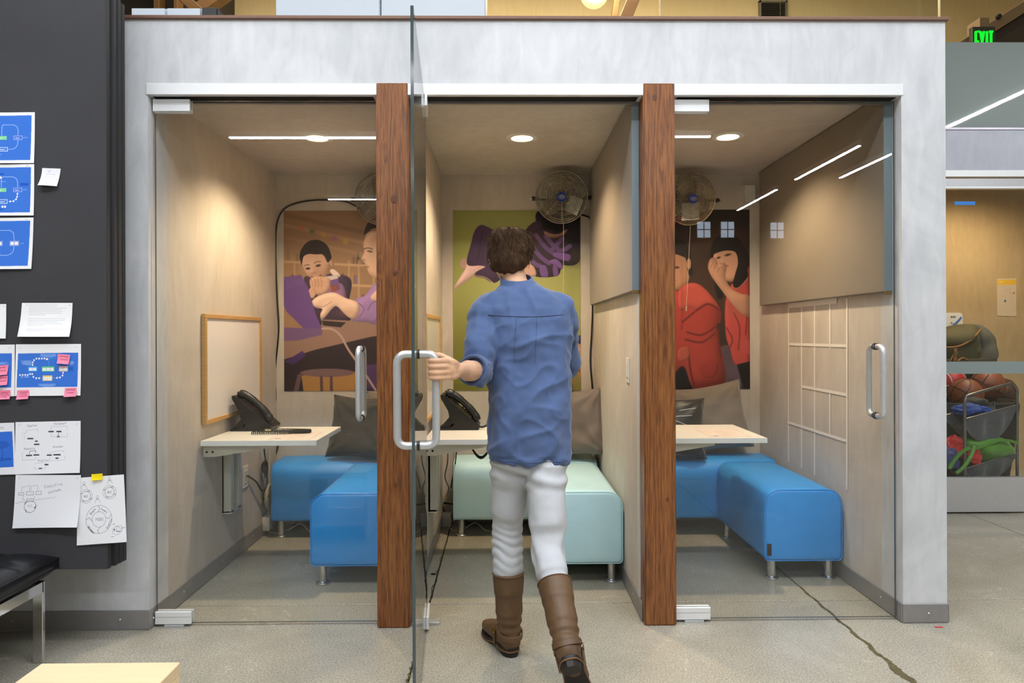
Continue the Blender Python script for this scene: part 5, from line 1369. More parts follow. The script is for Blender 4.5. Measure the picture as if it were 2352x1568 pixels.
# ---- leather bench with steel frame
LEA = mat('black_leather', (.085, .085, .095), .32, 0, .5, var=.1, vscale=8, bump=.10, bscale=90)
t = thing('leather_bench', 'black tufted leather bench with bright steel legs', 'bench', (-2.1, -.65, 0))
x0, x1, y0, y1, zb, zt = -2.45, -1.758, -1.02, -.262, .318, .438
m = MB(); N_ = 56; G = {}
def cz(a, b):
    f = (max(0, 1 - abs(a) ** 7) * max(0, 1 - abs(b) ** 7)) ** .5
    tuft = 0
    for k in (-.5, .5):
        tuft += .012 * math.exp(-((a - k) / .05) ** 2) + .012 * math.exp(-((b - k) / .05) ** 2)
    tuft += .012 * (math.exp(-((a) / .05) ** 2) + math.exp(-((b) / .05) ** 2))
    return f, tuft
for side in (1, -1):
    for i in range(N_ + 1):
        for j in range(N_ + 1):
            a, b = 2 * i / N_ - 1, 2 * j / N_ - 1
            f, tf = cz(a, b)
            z = (zb + zt) / 2 + side * ((zt - zb) / 2 * (.30 + .70 * f)) - (tf * f if side > 0 else 0)
            G[side, i, j] = m.bm.verts.new(((x0 + x1) / 2 + a * (x1 - x0) / 2, (y0 + y1) / 2 + b * (y1 - y0) / 2, z))
    for i in range(N_):
        for j in range(N_):
            q = [G[side, i, j], G[side, i + 1, j], G[side, i + 1, j + 1], G[side, i, j + 1]]
            m.bm.faces.new(q if side > 0 else q[::-1])
bm = m.bm; bm.edges.ensure_lookup_table()
rim = [(i, 0) for i in range(N_)] + [(N_, j) for j in range(N_)] + [(N_ - i, N_) for i in range(N_)] + [(0, N_ - j) for j in range(N_)]
for k in range(len(rim)):
    a, b = rim[k], rim[(k + 1) % len(rim)]
    m.bm.faces.new((G[-1, a[0], a[1]], G[-1, b[0], b[1]], G[1, b[0], b[1]], G[1, a[0], a[1]]))
cu = obj('seat_cushion', m, LEA, t, smooth=True, angle=60)
for s in (1, -1):
    z = (zb + zt) / 2 + s * (zt - zb) / 2 * .30
    obj('cushion_piping', MB().tube([(x0, y0, z), (x1, y0, z), (x1, y1, z), (x0, y1, z)], .0035, 6, closed=True), LEA, cu)
for (lx, ly) in ((-1.812, -.30), (-1.812, -.98), (-2.40, -.30), (-2.40, -.98)):
    obj('leg', MB().box(lx - .019, lx + .019, ly - .008, ly + .008, 0, .318, .0015, 1), CHROME, t)
for lx in (-1.812, -2.40): obj('side_rail', MB().box(lx - .006, lx + .019, -.98, -.30, .275, .318, .0015, 1), CHROME, t)
for ly in (-.30, -.98): obj('cross_rail', MB().box(-2.40, -1.812, ly - .008, ly + .008, .29, .318, .0015, 1), CHROME, t)
# ---- pale wooden stool in the foreground
PLY = mat('pale_birch', (.88, .79, .64), .45, var=.05, vscale=3, stretch=(1, 9, 9))
PLYE = mat('birch_edge', (.78, .62, .40), .5, var=.14, vscale=6, stretch=(1, 1, 40))
t = thing('wooden_stool', 'pale wooden block stool in the near left corner', 'stool', (-1.026, -1.39, 0))
obj('stool_top', MB().box(-1.205, -.846, -1.60, -1.188, .385, .42, .002, 1), PLY, t)
for xx in (-1.205, -.864): obj('side_panel', MB().box(xx, xx + .018, -1.598, -1.190, 0, .386, .002, 1), PLY, t)
obj('shelf_panel', MB().box(-1.187, -.864, -1.598, -1.19, .09, .108, .001), PLY, t)

# ================================================================== RIGHT: the glazed store room
YS = 1.80; XS0, XS1 = 1.96, 6.6
FROST = mat('frosted_film', (.50, .54, .53), .5, 0, .3, coat=1.0)
ROOMW = plaster('store_plaster', (.70, .60, .44), (.78, .68, .52), .8, .9, 2.2)
struct('wall_store_band', MB().box(XS0, XS1, YS - .03, YS + .08, 2.412, 2.695, .003), plaster('band_plaster', (.66, .67, .71), (.73, .74, .78), .7, 1.5, 7.0))
o = struct('trim_10', MB().box(XS0, XS1, YS - .035, YS + .06, 2.366, 2.412, .002), ALU_W, label='metal header rail of the store room front')
struct('trim_11', MB().box(XS0, XS1, YS - .035, YS + .03, 2.695, 2.712, .002), mat('strip_metal', (.75, .73, .78), .4, .5), label='thin metal strip above the store room band')
o = struct('window_4', MB().box(XS0, XS1, YS + .005, YS + .017, 2.712, 3.325), FROST, label='grey frosted upper glazing of the store room')
o = struct('window_5', MB().box(XS0, XS1, YS + .005, YS + .017, 3.325, 4.6), GLASS, label='clear upper glazing above the frosted band')
sd = struct('door_4', MB().box(XS0, XS1, YS - .022, YS + .022, .012, .254, .002), ALU, label='glazed store room front with a metal kick rail')
obj('top_rail', MB().box(XS0, XS1, YS - .022, YS + .022, 2.285, 2.356, .002), ALU, sd)
obj('top_rail_lip', MB().box(XS0, XS1, YS - .026, YS - .018, 2.285, 2.30, .001), ALU_W, sd)
obj('glass_panel', MB().box(XS0, XS1, YS - .005, YS + .005, .254, 2.285), GLASS, sd)
obj('film_band', MB().box(XS0, XS1, YS - .0068, YS - .0052, .983, 1.069), mat('band_film', (.55, .60, .60), .3, 0, .4), sd, label='grey frosted safety band')
p0, p1 = at(2191, 463, Y=YS), at(2238, 471, Y=YS)
single('painters_tape', MB().box(p0.x, p1.x, YS - .0075, YS - .0068, p1.z, p0.z), mat('blue_tape', (.20, .50, .82), .6), 'short strip of blue tape on the store room glass', 'tape')
struct('wall_store_back', MB().box(XS0, XS1, 3.30, 3.40, 0, 2.72), ROOMW)
struct('wall_store_left', MB().box(XS0 - .02, XS0, YS + .02, 3.4, 0, 2.72), ROOMW)
struct('wall_store_right', MB().box(XS1, XS1 + .1, YS - .05, 3.4, 0, 2.72), ROOMW)
struct('ceiling_store', MB().box(XS0, XS1, YS + .02, 3.4, 2.66, 2.72), ROOMW)
l = bpy.data.lights.new('store_lamp', 'SPOT'); l.energy = 105; l.color = (1.0, .80, .53); l.spot_size = math.radians(165); l.spot_blend = .8; l.shadow_soft_size = .05
t = thing('downlight', 'round recessed downlight in the store room ceiling', 'lamp', (4.15, 2.6, 2.66), group='recessed ceiling downlights')
obj('trim_ring', MB().lathe([(.058, .001), (.060, -.006), (.083, -.004), (.086, 0)], (4.15, 2.6, 2.66), (0, 0, 1), 32), WHITE, t, smooth=True)
obj('lens', MB().lathe([(0, -.004), (.05, -.004), (.059, -.002)], (4.15, 2.6, 2.66), (0, 0, 1), 32), DL_LENS, t)
o = bpy.data.objects.new('store_lamp', l); C.objects.link(o); o.location = (4.15, 2.6, 2.645); o.parent = t; o.matrix_parent_inverse = Matrix.Translation(-Vector((4.15, 2.6, 2.66)))

# paper notice and small whiteboard sign on the store room wall
a, b = at(2290, 640, Y=3.298), at(2334, 726, Y=3.298)
im = Img(60, 116, (.86, .78, .68)); rnd = random.Random(3); im.rect(0, 4, 60, 20, (.93, .74, .22)); write(im, 'MAP', 6, 8, 6, 1, (.95, .85, .6)); 
for k in range(14): im.line([(rnd.uniform(4, 56), rnd.uniform(26, 78)), (rnd.uniform(4, 56), rnd.uniform(26, 78))], .7, (.74, .64, .58), .7)
im.rect(22, 66, 28, 73, (.2, .45, .6)); im.rect(50, 42, 55, 47, (.8, .35, .35)); textlines(im, 4, 24, 50, 1, 4, rnd, (.6, .5, .45), 1.2)
o = sheet('wall_notice', im, (a.x, 3.297, a.z), (b.x, 3.297, a.z + .005), (b.x, 3.297, b.z), (a.x, 3.297, b.z + .005), PRINT, (0, -1, 0), .0008); tag(o, 'paper map notice with a yellow header on the store room wall', 'notice')
a, b = at(2150, 718, Y=3.27), at(2212, 755, Y=3.27)
t = thing('hanging_sign', 'small white rounded sign with a drawn blue pencil', 'sign', ((a.x + b.x) / 2, 3.285, b.z))
rr_ = .032; w_ = []
for cx_, cz_, a0 in ((b.x - rr_, a.z - rr_, 0), (a.x + rr_, a.z - rr_, 90), (a.x + rr_, b.z + rr_, 180), (b.x - rr_, b.z + rr_, 270)):
    for q in range(7):
        an = math.radians(a0 + 15 * q); w_.append((cx_ + rr_ * math.cos(an), 3.275, cz_ + rr_ * math.sin(an)))
m = MB().prism(w_, (0, .014, 0))
obj('sign_board', m, WHITE, t)
obj('hanger', MB().tube([(a.x + .1, 3.29, a.z - .01), (a.x + .1, 3.30, a.z + .03)], .004, 6), STEEL, t)
q0, q1 = at(2184, 754, Y=3.273), at(2208, 728, Y=3.273)
obj('drawn_pencil', MB().tube([q0, q0 + (q1 - q0) * .12, q1], [.001, .008, .008], 6), mat('pencil_blue', (.20, .42, .75), .5), t)
def small_text(s, p, h, mat_, parent, y):
    """flat lettering from strokes"""
    k = h / 6; m = MB(); pen = 0
    for ch in s:
        for st in FONT.get(ch, []):
            pts = [(p[0] + pen + int(q[0]) * k * .8, y, p[1] - int(q[1]) * k) for q in st.split()]
            if len(pts) > 1: m.tube(pts, h * .07, 5)
        pen += h * .8
    return obj('lettering', m, mat_, parent)
for s, (u, v) in (('man', (2184, 724)), ('ful', (2184, 739))):
    q = at(u, v, Y=3.273); small_text(s.replace('f', 't'), (q.x, q.z), .022, DARKGAP, t, 3.2735)

# storage shelf, backpack, balls in a bin
SHELF = mat('shelf_board', (.30, .26, .22), .6)
pz = 1.045
t = thing('storage_shelf', 'low storage shelf behind the store room glass', 'shelf', (3.8, 3.1, 0))
obj('shelf_board', MB().box(2.9, 4.32, 2.94, 3.29, pz - .03, pz, .003), SHELF, t)
for xx in (2.92, 4.28): obj('side_panel', MB().box(xx, xx + .03, 2.95, 3.28, 0, pz - .03, .002), SHELF, t)
obj('lower_board', MB().box(2.95, 4.28, 2.95, 3.28, .22, .25, .002), SHELF, t)
OLIVE = mat('olive_canvas', (.33, .31, .20), .8, var=.15, vscale=6, bump=.12, bscale=160)
GREYC = mat('grey_canvas', (.33, .33, .30), .8, var=.1, vscale=6, bump=.1, bscale=160)
TAN = mat('tan_leather', (.55, .38, .18), .5)
bp_ = thing('backpack', 'olive canvas backpack with tan straps behind the glass', 'bag', (4.08, 3.1, pz))
def blob(rings, n=28, wob=.0, seed=0, pw=2.6, fine=0):
    """soft bag: stacked superellipse rings (z, cx, cy, rx, ry)"""
    R = []
    if fine: # fair the section heights and sizes
        A = spline([r[:3] for r in rings], fine); B = spline([(r[3], r[4], 0) for r in rings], fine)
        rings = [(a[0], a[1], a[2], max(.002, b[0]), max(.002, b[1])) for a, b in zip(A, B)]
    for (z, cx_, cy_, rx, ry) in rings:
        ring = []
        for k in range(n):
            a = 2 * math.pi * k / n; c_, s_ = math.cos(a), math.sin(a)
            f = (abs(c_) ** pw + abs(s_) ** pw) ** (-1 / pw)
            w_ = 1 + wob * mnoise.noise(Vector((c_ * 2 + seed, s_ * 2, z * 9)))
            ring.append((cx_ + rx * f * c_ * w_, cy_ + ry * f * s_ * w_, z))
        R.append(ring)
    return MB().loft(R)
obj('main_body', blob([(pz, 4.06, 3.12, .26, .13), (pz + .07, 4.06, 3.12, .28, .14), (pz + .15, 4.07, 3.12, .275, .14), (pz + .22, 4.10, 3.12, .235, .125), (pz + .27, 4.14, 3.12, .17, .10), (pz + .30, 4.17, 3.12, .09, .06), (pz + .307, 4.175, 3.12, .01, .01)], 40, wob=.13, seed=2, fine=5), OLIVE, bp_, smooth=True)
obj('side_pocket', blob([(pz, 4.285, 3.08, .085, .14), (pz + .08, 4.29, 3.08, .085, .14), (pz + .17, 4.275, 3.08, .08, .13), (pz + .24, 4.255, 3.08, .065, .10), (pz + .29, 4.225, 3.08, .04, .06), (pz + .302, 4.22, 3.08, .008, .01)], 32, wob=.14, seed=6, fine=5), GREYC, bp_, smooth=True)
obj('top_flap', blob([(pz + .125, 3.97, 3.06, .20, .12), (pz + .15, 3.98, 3.06, .215, .135), (pz + .20, 4.01, 3.06, .205, .13), (pz + .25, 4.07, 3.08, .16, .11), (pz + .29, 4.13, 3.10, .08, .07), (pz + .30, 4.15, 3.10, .01, .01)], 36, wob=.15, seed=9, fine=5), OLIVE, bp_, smooth=True)
obj('flap_edge', MB().tube([at(u, v, Y=y) for u, v, y in ((2170, 797, 2.935), (2190, 797, 2.925), (2212, 791, 2.925), (2232, 778, 2.935), (2247, 763, 2.95), (2252, 756, 2.965))], .008, 8, 6), TAN, bp_, smooth=True)
q = at(2194, 814, Y=2.92)
st = obj('strap', MB().obox(q, (.014, 0, 0), (0, .004, 0), (.003, 0, .055), .002), TAN, bp_)
obj('buckle', MB().obox(q + Vector((0, -.006, .012)), (.018, 0, 0), (0, .004, 0), (0, 0, .014), .002), mat('brass_buckle', (.62, .52, .30), .3, .9), st)
obj('side_strap', MB().tube([at(u, v, Y=2.925) for u, v in ((2182, 829, ), (2188, 818), (2192, 812))], .007, 8, 5), TAN, bp_, smooth=True)
obj('side_strap', MB().tube([at(u, v, Y=2.925) for u, v in ((2200, 829), (2210, 822), (2222, 826))], .008, 8, 5), TAN, bp_, smooth=True)
BALL = mat('ball_leather', (.50, .26, .15), .5, var=.08, vscale=5, bump=.25, bscale=260)
def ball(c, r, lab, rot, col, seam, letters=None, cat='ball', name='basketball'):
    t = thing(name, lab, cat, c, rot, group='balls in the bin')
    obj('cover', MB().sphere((0, 0, 0), r, sub=4), col, t, smooth=True, local=True)
    for pts in ([(math.cos(a), math.sin(a), 0) for a in np.linspace(0, 2 * math.pi, 48, endpoint=False)], [(math.cos(a), 0, math.sin(a)) for a in np.linspace(0, 2 * math.pi, 48, endpoint=False)],
                [(.62 + .38 * math.cos(2 * a) * .35, .75 * math.cos(a), .75 * math.sin(a)) for a in np.linspace(0, 2 * math.pi, 48, endpoint=False)], [(-.62 - .38 * math.cos(2 * a) * .35, .75 * math.cos(a), .75 * math.sin(a)) for a in np.linspace(0, 2 * math.pi, 48, endpoint=False)]):
        obj('seam', MB().tube([Vector(p).normalized() * (r * 1.0005) for p in pts], .0032, 6, closed=True), seam, t, smooth=True, local=True)
    if letters:
        m = MB(); h = .05; k = h / 6; pen = -len(letters) * h * .4
        for ch in letters:
            for s_ in FONT.get(ch, []):
                P = [Vector((pen + int(q[0]) * k * .8, -1.0 * r, (h / 2 - int(q[1]) * k))) for q in s_.split()]
                if len(P) > 1:
                    P = [P[0].lerp(P[0], 0)] + [P[i].lerp(P[i + 1], t_) for i in range(len(P) - 1) for t_ in (.5, 1)]
                    m.tube([p.normalized() * (r * 1.001) for p in P], .0035, 5)
            pen += h * .8
        obj('lettering', m, seam, t, local=True)
    return t
SEAM = mat('ball_seam', (.10, .07, .06), .6)
ball(at(2218, 905, Y=2.42), .125, 'brown basketball nearest the pier, in the bin', (.3, .5, .25), BALL, SEAM, 'WILSON'[:0] or None)
ball(at(2268, 884, Y=2.55), .125, 'brown basketball with dark lettering, on top in the bin', (.25, .5, -.1), BALL, SEAM, 'USA')
ball(at(2300, 900, Y=2.75), .12, 'dark brown basketball behind the cart rail', (.6, .2, .5), mat('ball_dark', (.30, .18, .12), .5, bump=.2, bscale=260), SEAM)
ball(at(2184, 876, Y=2.78), .11, 'red ball with a white stripe behind the basketballs', (.1, -.25, .3), mat('ball_red', (.66, .14, .14), .45), mat('stripe_white', (.9, .88, .86), .5), name='red_ball')
BINM = mat('dark_mesh_fabric', (.17, .16, .15), .85, bump=.2, bscale=300)
t = thing('ball_bin', 'dark fabric bin that holds the balls', 'bin', (3.72, 2.58, 0))
obj('fabric_sides', blob([(0, 3.72, 2.58, .34, .26), (.3, 3.72, 2.58, .38, .29), (.55, 3.72, 2.58, .41, .32), (.70, 3.72, 2.58, .42, .33), (.72, 3.72, 2.58, .415, .325), (.70, 3.72, 2.58, .40, .31), (.68, 3.72, 2.58, .395, .305)], 36), BINM, t, smooth=True)
obj('rim_band', MB().tube([(3.72 + .425 * math.cos(a), 2.58 + .335 * math.sin(a), .715) for a in np.linspace(0, 2 * math.pi, 40, endpoint=False)], .012, 8, closed=True), BINM, t, smooth=True)
obj('fabric_patch', MB().obox(at(2206, 968, Y=2.245), (.05, 0, 0), (0, .002, 0), (0, 0, .012)), mat('patch_olive', (.30, .27, .16), .8), t)
# cart with sling pockets
TUBE = mat('cart_tube', (.52, .53, .54), .3, .8)
SLING = mat('sling_nylon', (.30, .31, .33), .6, sheen=.3, var=.1, vscale=9)
t = thing('sling_cart', 'grey steel cart with nylon sling pockets behind the glass', 'cart', (3.5, 1.95, 0))
A, B = Vector((at(2216, 1000, Y=1.868).x, 1.868, 0)), Vector((at(2336, 1000, Y=1.985).x, 1.985, 0))
dv = (B - A); L_ = dv.length; dn = dv.normalized(); bk = Vector((-dn.y, dn.x, 0))
def U(s, z, back=0.0): return A + dn * (s * L_) + bk * back + Vector((0, 0, z))
zl, zr = .80, .895
def frame(back):
    return MB().tube([U(0, .04, back), U(0, .70, back), U(0, .775, back), U(.03, .808, back), U(.09, .825, back), U(.80, .893, back), U(.90, .893, back), U(.97, .872, back), U(1, .83, back), U(1, .76, back), U(1, .04, back)], .0105, 12, 4)
obj('end_frame', frame(0), TUBE, t, smooth=True); obj('end_frame', MB().tube([U(0, .04, .18), U(0, .66, .18), U(1, .745, .18), U(1, .04, .18)], .0095, 10), TUBE, t, smooth=True)
for (s, z) in ((0, .06), (1, .06)): obj('base_rail', MB().tube([U(s, z), U(s, z, .18)], .009, 8), TUBE, t)
for s in (0, 1):
    for bk_ in (0, .18): obj('caster', MB().lathe([(0, -.01), (.022, -.01), (.025, 0), (.022, .01), (0, .01)], U(s, .026, bk_), (1, 0, 0), 16), BLACK_PL, t, smooth=True)
for (z0_, z1_, dep, nm) in ((.655, .742, .22, 'u'), (.30, .39, .16, 'l')):
    for bk_ in (0, .18): obj('sling_rod', MB().tube([U(0, z0_, bk_), U(1, z1_, bk_)], .004, 8), STEEL, t, smooth=True)
    m = MB(); g = []
    for i in range(25):
        s = .03 + .94 * i / 24; row = []
        for j in range(17):
            q = j / 16; prof_ = math.sin(math.pi * q) ** .55
            zz = z0_ + (z1_ - z0_) * s - dep * prof_ * (math.sin(math.pi * min(1, max(0, (s - .0)))) ** .6) * (1.0) + .006 * math.sin(28 * s + 6 * q) * prof_
            row.append(m.bm.verts.new(U(s, zz,   .18 * q - .02 * prof_ * (1 if q < .5 else -1))))
        g.append(row)
    for i in range(24):
        for j in range(16): m.bm.faces.new((g[i][j], g[i + 1][j], g[i + 1][j + 1], g[i][j + 1]))
    o = obj('sling', m, SLING, t, smooth=True)
    # the end flap that hangs from the front rod
    m = MB(); g = []
    for i in range(25):
        s = .03 + .94 * i / 24; row = []
        ht = dep * (math.sin(math.pi * s) ** .55) * (1 if nm == 'u' else .9)
        for j in range(13):
            q = j / 12
            row.append(m.bm.verts.new(U(s, z0_ + (z1_ - z0_) * s - ht * q, .012 * math.sin(math.pi * q) * math.sin(17 * s) - .012 + .02 * q)))
        g.append(row)
    for i in range(24):
        for j in range(12): m.bm.faces.new((g[i][j], g[i + 1][j], g[i + 1][j + 1], g[i][j + 1]))
    obj('sling_end', m, SLING, o, smooth=True)
def cloth(lab, name, c, r, sc, mat_, seed, amp=.25, cat='cloth'):
    m = MB().sphere((0, 0, 0), 1, sub=4)
    for v in m.bm.verts:
        n_ = mnoise.fractal(v.co * 1.6 + Vector((seed, 0, 0)), 1.0, 2.0, 4)
        v.co = Vector(c) + Vector((v.co.x * sc[0], v.co.y * sc[1], v.co.z * sc[2])) * r * (1 + amp * n_)
    return single(name, m, mat_, lab, cat, smooth=True)
cloth('blue cloth heaped in the upper sling of the cart', 'blue_cloth', U(.42, .70, .13), .15, (.9, .5, .30), mat('cloth_blue', (.18, .32, .66), .7), 1)
cloth('grey cloth heaped behind the blue cloth in the upper sling', 'grey_cloth', U(.66, .745, .19), .11, (.8, .5, .34), mat('cloth_grey', (.26, .26, .25), .8), 4)
GRN = mat('green_nylon', (.30, .55, .11), .55, sheen=.3, var=.12, vscale=7)
gb = thing('green_bag', 'bright green tote bag lying in the lower sling of the cart', 'bag', U(.5, .38, .12))
m = MB(); c = U(.60, .425, .10)
m.sphere((0, 0, 0), 1, sub=4)
for v in m.bm.verts:
    x, y, z = v.co; f = 1 + .12 * mnoise.fractal(v.co * 1.7, 1, 2, 4)
    px = .23 * (abs(x) ** .8) * (1 if x > 0 else -1) * f
    v.co = c + dn * px + bk * (y * .13 * f) + Vector((0, 0, z * .105 * f * (1 - .35 * max(0, x)) - .02 * x))
obj('bag_body', m, GRN, gb, smooth=True)
obj('bag_flap', MB().loft([[c + dn * a + bk * (-.13 + w_) + Vector((0, 0, z)) for w_, z in ((0, z0), (.004, z0), (.004, z0 - .02), (0, z0 - .02))] for a, z0 in ((-.22, .03), (-.12, .055), (.0, .085), (.10, .07), (.17, .05))]), GRN, gb, smooth=True)
for pts in ([U(.14, .46, -.015), U(.06, .40, -.025), U(-.06, .32, -.02), U(-.16, .27, 0)], [U(.05, .45, -.02), U(-.05, .42, 0), U(-.15, .36, .02), U(-.25, .30, .02)]):
    obj('bag_strap', MB().tube(pts, .013, 6, 6), GRN, gb, smooth=True)
cloth('red cloth spilling from the green bag', 'red_cloth', U(.02, .44, .10), .10, (.75, .6, .75), mat('cloth_red', (.78, .07, .08), .5, sheen=.3), 7, .4)
cloth('red cloth corner behind the cart post', 'red_cloth', U(.22, .38, .02), .07, (.8, .4, .8), bpy.data.materials['cloth_red'], 12, .4)
cloth('dark blue cloth beside the red one on the cart', 'navy_cloth', U(-.14, .36, .08), .10, (.7, .6, .95), mat('cloth_navy', (.15, .19, .42), .6, sheen=.3), 9, .4)

# ================================================================== ABOVE: the mezzanine over the booths
CABG = mat('pale_grey_panel', (.79, .83, .87), .45)
def cab(lab, u0, u1, vt, y, dep, m_, name='storage_cabinet', zt=None):
    a, b = at(u0, 30, Y=y), at(u1, 30, Y=y); z1 = zt or at(u0, vt, Y=y).z
    t = thing(name, lab, 'cabinet', ((a.x + b.x) / 2, y + dep / 2, ZT + .016))
    obj('carcass', MB().box(a.x, b.x, y + .012, y + dep, ZT + .016, z1, .003, 1), m_, t)
    obj('front_panel', MB().box(a.x + .004, b.x - .004, y, y + .012, ZT + .02, z1 - .004, .002, 1), m_, t)
    return t
cab('pale grey cabinet on the mezzanine, left one of the tall pair', 632, 872.5, 0, 1.0, .5, CABG, zt=3.75)
cab('pale grey cabinet on the mezzanine, right one of the tall pair', 874.5, 1115, 0, 1.0, .5, CABG, zt=3.75)
for lab, u0, u1, vt, m_ in (('low pale grey box on the booth roof, nearest the pin-up boards', 300, 380, 17, CABG), ('low pale grey box on the booth roof, second from the boards', 381.5, 461, 17, CABG), ('low black box on the booth roof beside the pale ones', 462, 498, 15, BLACK_PL)):
    cab(lab, u0, u1, vt, .55, .4, m_, 'roof_box')
obj_ = at(1127, 31, Y=.02)
single('roof_bolt', MB().lathe([(0, .02), (.006, .02), (.007, .012), (.01, .01), (.01, 0)], (obj_.x, .05, ZT + .016), (0, 0, 1), 12), DARKGAP, 'small dark bolt head on the booth roof edge', 'bolt', smooth=True)
# glass guard along the back of the roof
g0, g1 = at(1515, 20, Y=1.7).x, at(2157, 20, Y=1.7).x
t = thing('glass_guard', 'clear glass guard on the booth roof', 'guard', ((g0 + g1) / 2, 1.7, ZT + .016))
obj('glass_panel', MB().box(g0, g1, 1.695, 1.705, ZT + .016, ZT + 1.3), GLASS, t)
for x in (g0, g1): obj('glass_edge', MB().box(x - .004, x + .004, 1.693, 1.707, ZT + .016, ZT + 1.3), mat('guard_edge', (.93, .86, .68), .2, 0, .6), t)
obj('shoe_rail', MB().box(g0, g1, 1.68, 1.72, ZT + .016, ZT + .08, .003), ALU, t)
# far roof timbers, brace, lantern, vent
BEAM = mat('roof_timber', (.42, .30, .16), .6, var=.2, vscale=5, stretch=(1, 1, 8))
def beam(lab, u0, v0, u1, v1, y, w, d=.16):
    a, b = at(u0, v0, Y=y), at(u1, v1, Y=y); dd = (b - a); n = Vector((-dd.z, 0, dd.x)).normalized()
    return single('roof_timber', MB().obox((a + b) / 2, dd / 2, n * w / 2, (0, d / 2, 0), .004, 1), BEAM, lab, 'timber')
beam('brown diagonal roof timber above the low pale boxes, left one', 395, -30, 470, 40, 5.0, .11)
beam('brown diagonal roof timber above the low pale boxes, right one', 540, -30, 430, 45, 5.3, .13)
beam('thin leaning wooden brace above the middle booth', 1422, -40, 1408, 60, 4.6, .06)
beam('broad leaning wooden brace above the middle booth', 1470, -40, 1430, 60, 4.4, .13)
beam('slim golden upright at the far left of the mezzanine', 410, -60, 410, 60, 5.6, .05)
beam('second slim golden upright at the far left of the mezzanine', 366, -60, 366, 60, 5.7, .07)
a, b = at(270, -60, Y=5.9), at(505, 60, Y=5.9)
single('backdrop_box', MB().box(a.x, b.x, 5.9, 6.4, b.z, a.z, .01), mat('backdrop_dark', (.13, .10, .07), .8), 'dark soffit at the far left of the mezzanine', 'backdrop')  # plain dark box put in to fill the dark area behind the timbers
gl = at(1365, -14, Y=4.6)
t = thing('paper_lantern', 'pale round paper lantern above the middle booth', 'lamp', gl)
m = MB().sphere(gl, .155, sub=4)
obj('lantern_shade', m, mat('lantern_paper', (.97, .92, .80), .7, emit=(1.0, .86, .60), estr=.9), t, smooth=True)
obj('lantern_cord', MB().tube([gl + Vector((0, 0, .15)), (gl.x, gl.y, 6.6)], .004, 6), CORD_B, t)
l = bpy.data.lights.new('lantern_glow', 'POINT'); l.energy = 60; l.color = (1.0, .80, .48); l.shadow_soft_size = .155
o = bpy.data.objects.new('lantern_glow', l); C.objects.link(o); o.location = gl + Vector((0, -.3, 0)); o.parent = t; o.matrix_parent_inverse = Matrix.Translation(-gl)
a, b = at(1743, 2, Y=6.97), at(1808, 34, Y=6.97)
t = thing('wall_vent', 'grey louvred vent on the far yellow wall', 'vent', ((a.x + b.x) / 2, 6.98, b.z - .2))
z0_, z1_ = b.z - .25, a.z
for (x0_, x1_, q0_, q1_) in ((a.x, b.x, z1_ - .03, z1_), (a.x, b.x, z0_, z0_ + .03), (a.x, a.x + .03, z0_, z1_), (b.x - .03, b.x, z0_, z1_)): obj('frame_bar', MB().box(x0_, x1_, 6.95, 7.0, q0_, q1_, .002), mat('vent_grey', (.50, .47, .40), .5) if 'vent_grey' not in bpy.data.materials else bpy.data.materials['vent_grey'], t)
obj('dark_core', MB().box(a.x + .02, b.x - .02, 6.985, 6.995, z0_ + .02, z1_ - .02), DARKGAP, t)
k = 0
while z0_ + .04 + k * .03 < z1_ - .03:
    z = z0_ + .04 + k * .03; obj('slat', MB().prism([(a.x + .03, 6.96, z), (a.x + .03, 6.985, z + .018), (a.x + .03, 6.985, z + .022), (a.x + .03, 6.96, z + .004)], (b.x - a.x - .06, 0, 0)), mat('vent_slat', (.30, .27, .22), .6) if 'vent_slat' not in bpy.data.materials else bpy.data.materials['vent_slat'], t); k += 1
# stair flight and exit sign at the upper right
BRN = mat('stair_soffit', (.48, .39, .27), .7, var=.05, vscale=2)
ys_ = 3.6
a, b = at(2196, 100, Y=ys_), at(2420, -42, Y=ys_); dd = b - a; n = Vector((-dd.z, 0, dd.x)).normalized()
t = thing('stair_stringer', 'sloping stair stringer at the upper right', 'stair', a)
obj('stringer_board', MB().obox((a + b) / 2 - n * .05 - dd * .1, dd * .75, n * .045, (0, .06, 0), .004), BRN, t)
obj('underside_shade', MB().prism([a - dd * .3 - n * .1, b + dd * .5 - n * .1, Vector((b.x + dd.x * .5, ys_, a.z - .9)), Vector((a.x - dd.x * .3, ys_, a.z - .9))], (0, .05, 0)), mat('stair_shadow', (.20, .16, .12), .8), t)  # upright sheet in a dark colour, painted shade below the stringer
obj('stringer_bolt', MB().lathe([(0, .03), (.02, .03), (.025, 0)], a + dd * .38 + n * .0 + Vector((0, -.06, 0)), (0, -1, 0), 12), DARKGAP, t)
e0, e1 = at(2242, 72, Y=3.42), at(2281, 118, Y=3.42)
t = thing('exit_sign', 'green lit EXIT sign under the stair', 'sign', ((e0.x + e1.x) / 2, 3.45, e1.z))
obj('sign_case', MB().box(e0.x - .03, e1.x + .03, 3.43, 3.48, e1.z - .03, e0.z + .05, .005), mat('sign_case', (.20, .19, .17), .4), t)
h = (e0.z - e1.z); k = h / 6; pen = 0; m = MB(); wd = (e1.x - e0.x) / 3.6
for ch in 'EXIT':
    for s_ in FONT[ch]:
        m.tube([(e0.x + pen + int(q[0]) / 4 * wd * .72, 3.425, e0.z - int(q[1]) * k) for q in s_.split()], .011, 6)
    pen += wd if ch != 'I' else wd * .9
obj('lettering', m, emitter('exit_green', (.05, .95, .15), 2.2), t)
obj('sign_bracket', MB().box(e0.x + .05, e1.x - .02, 3.44, 3.62, e0.z + .03, e0.z + .14, .003), BRN, t)
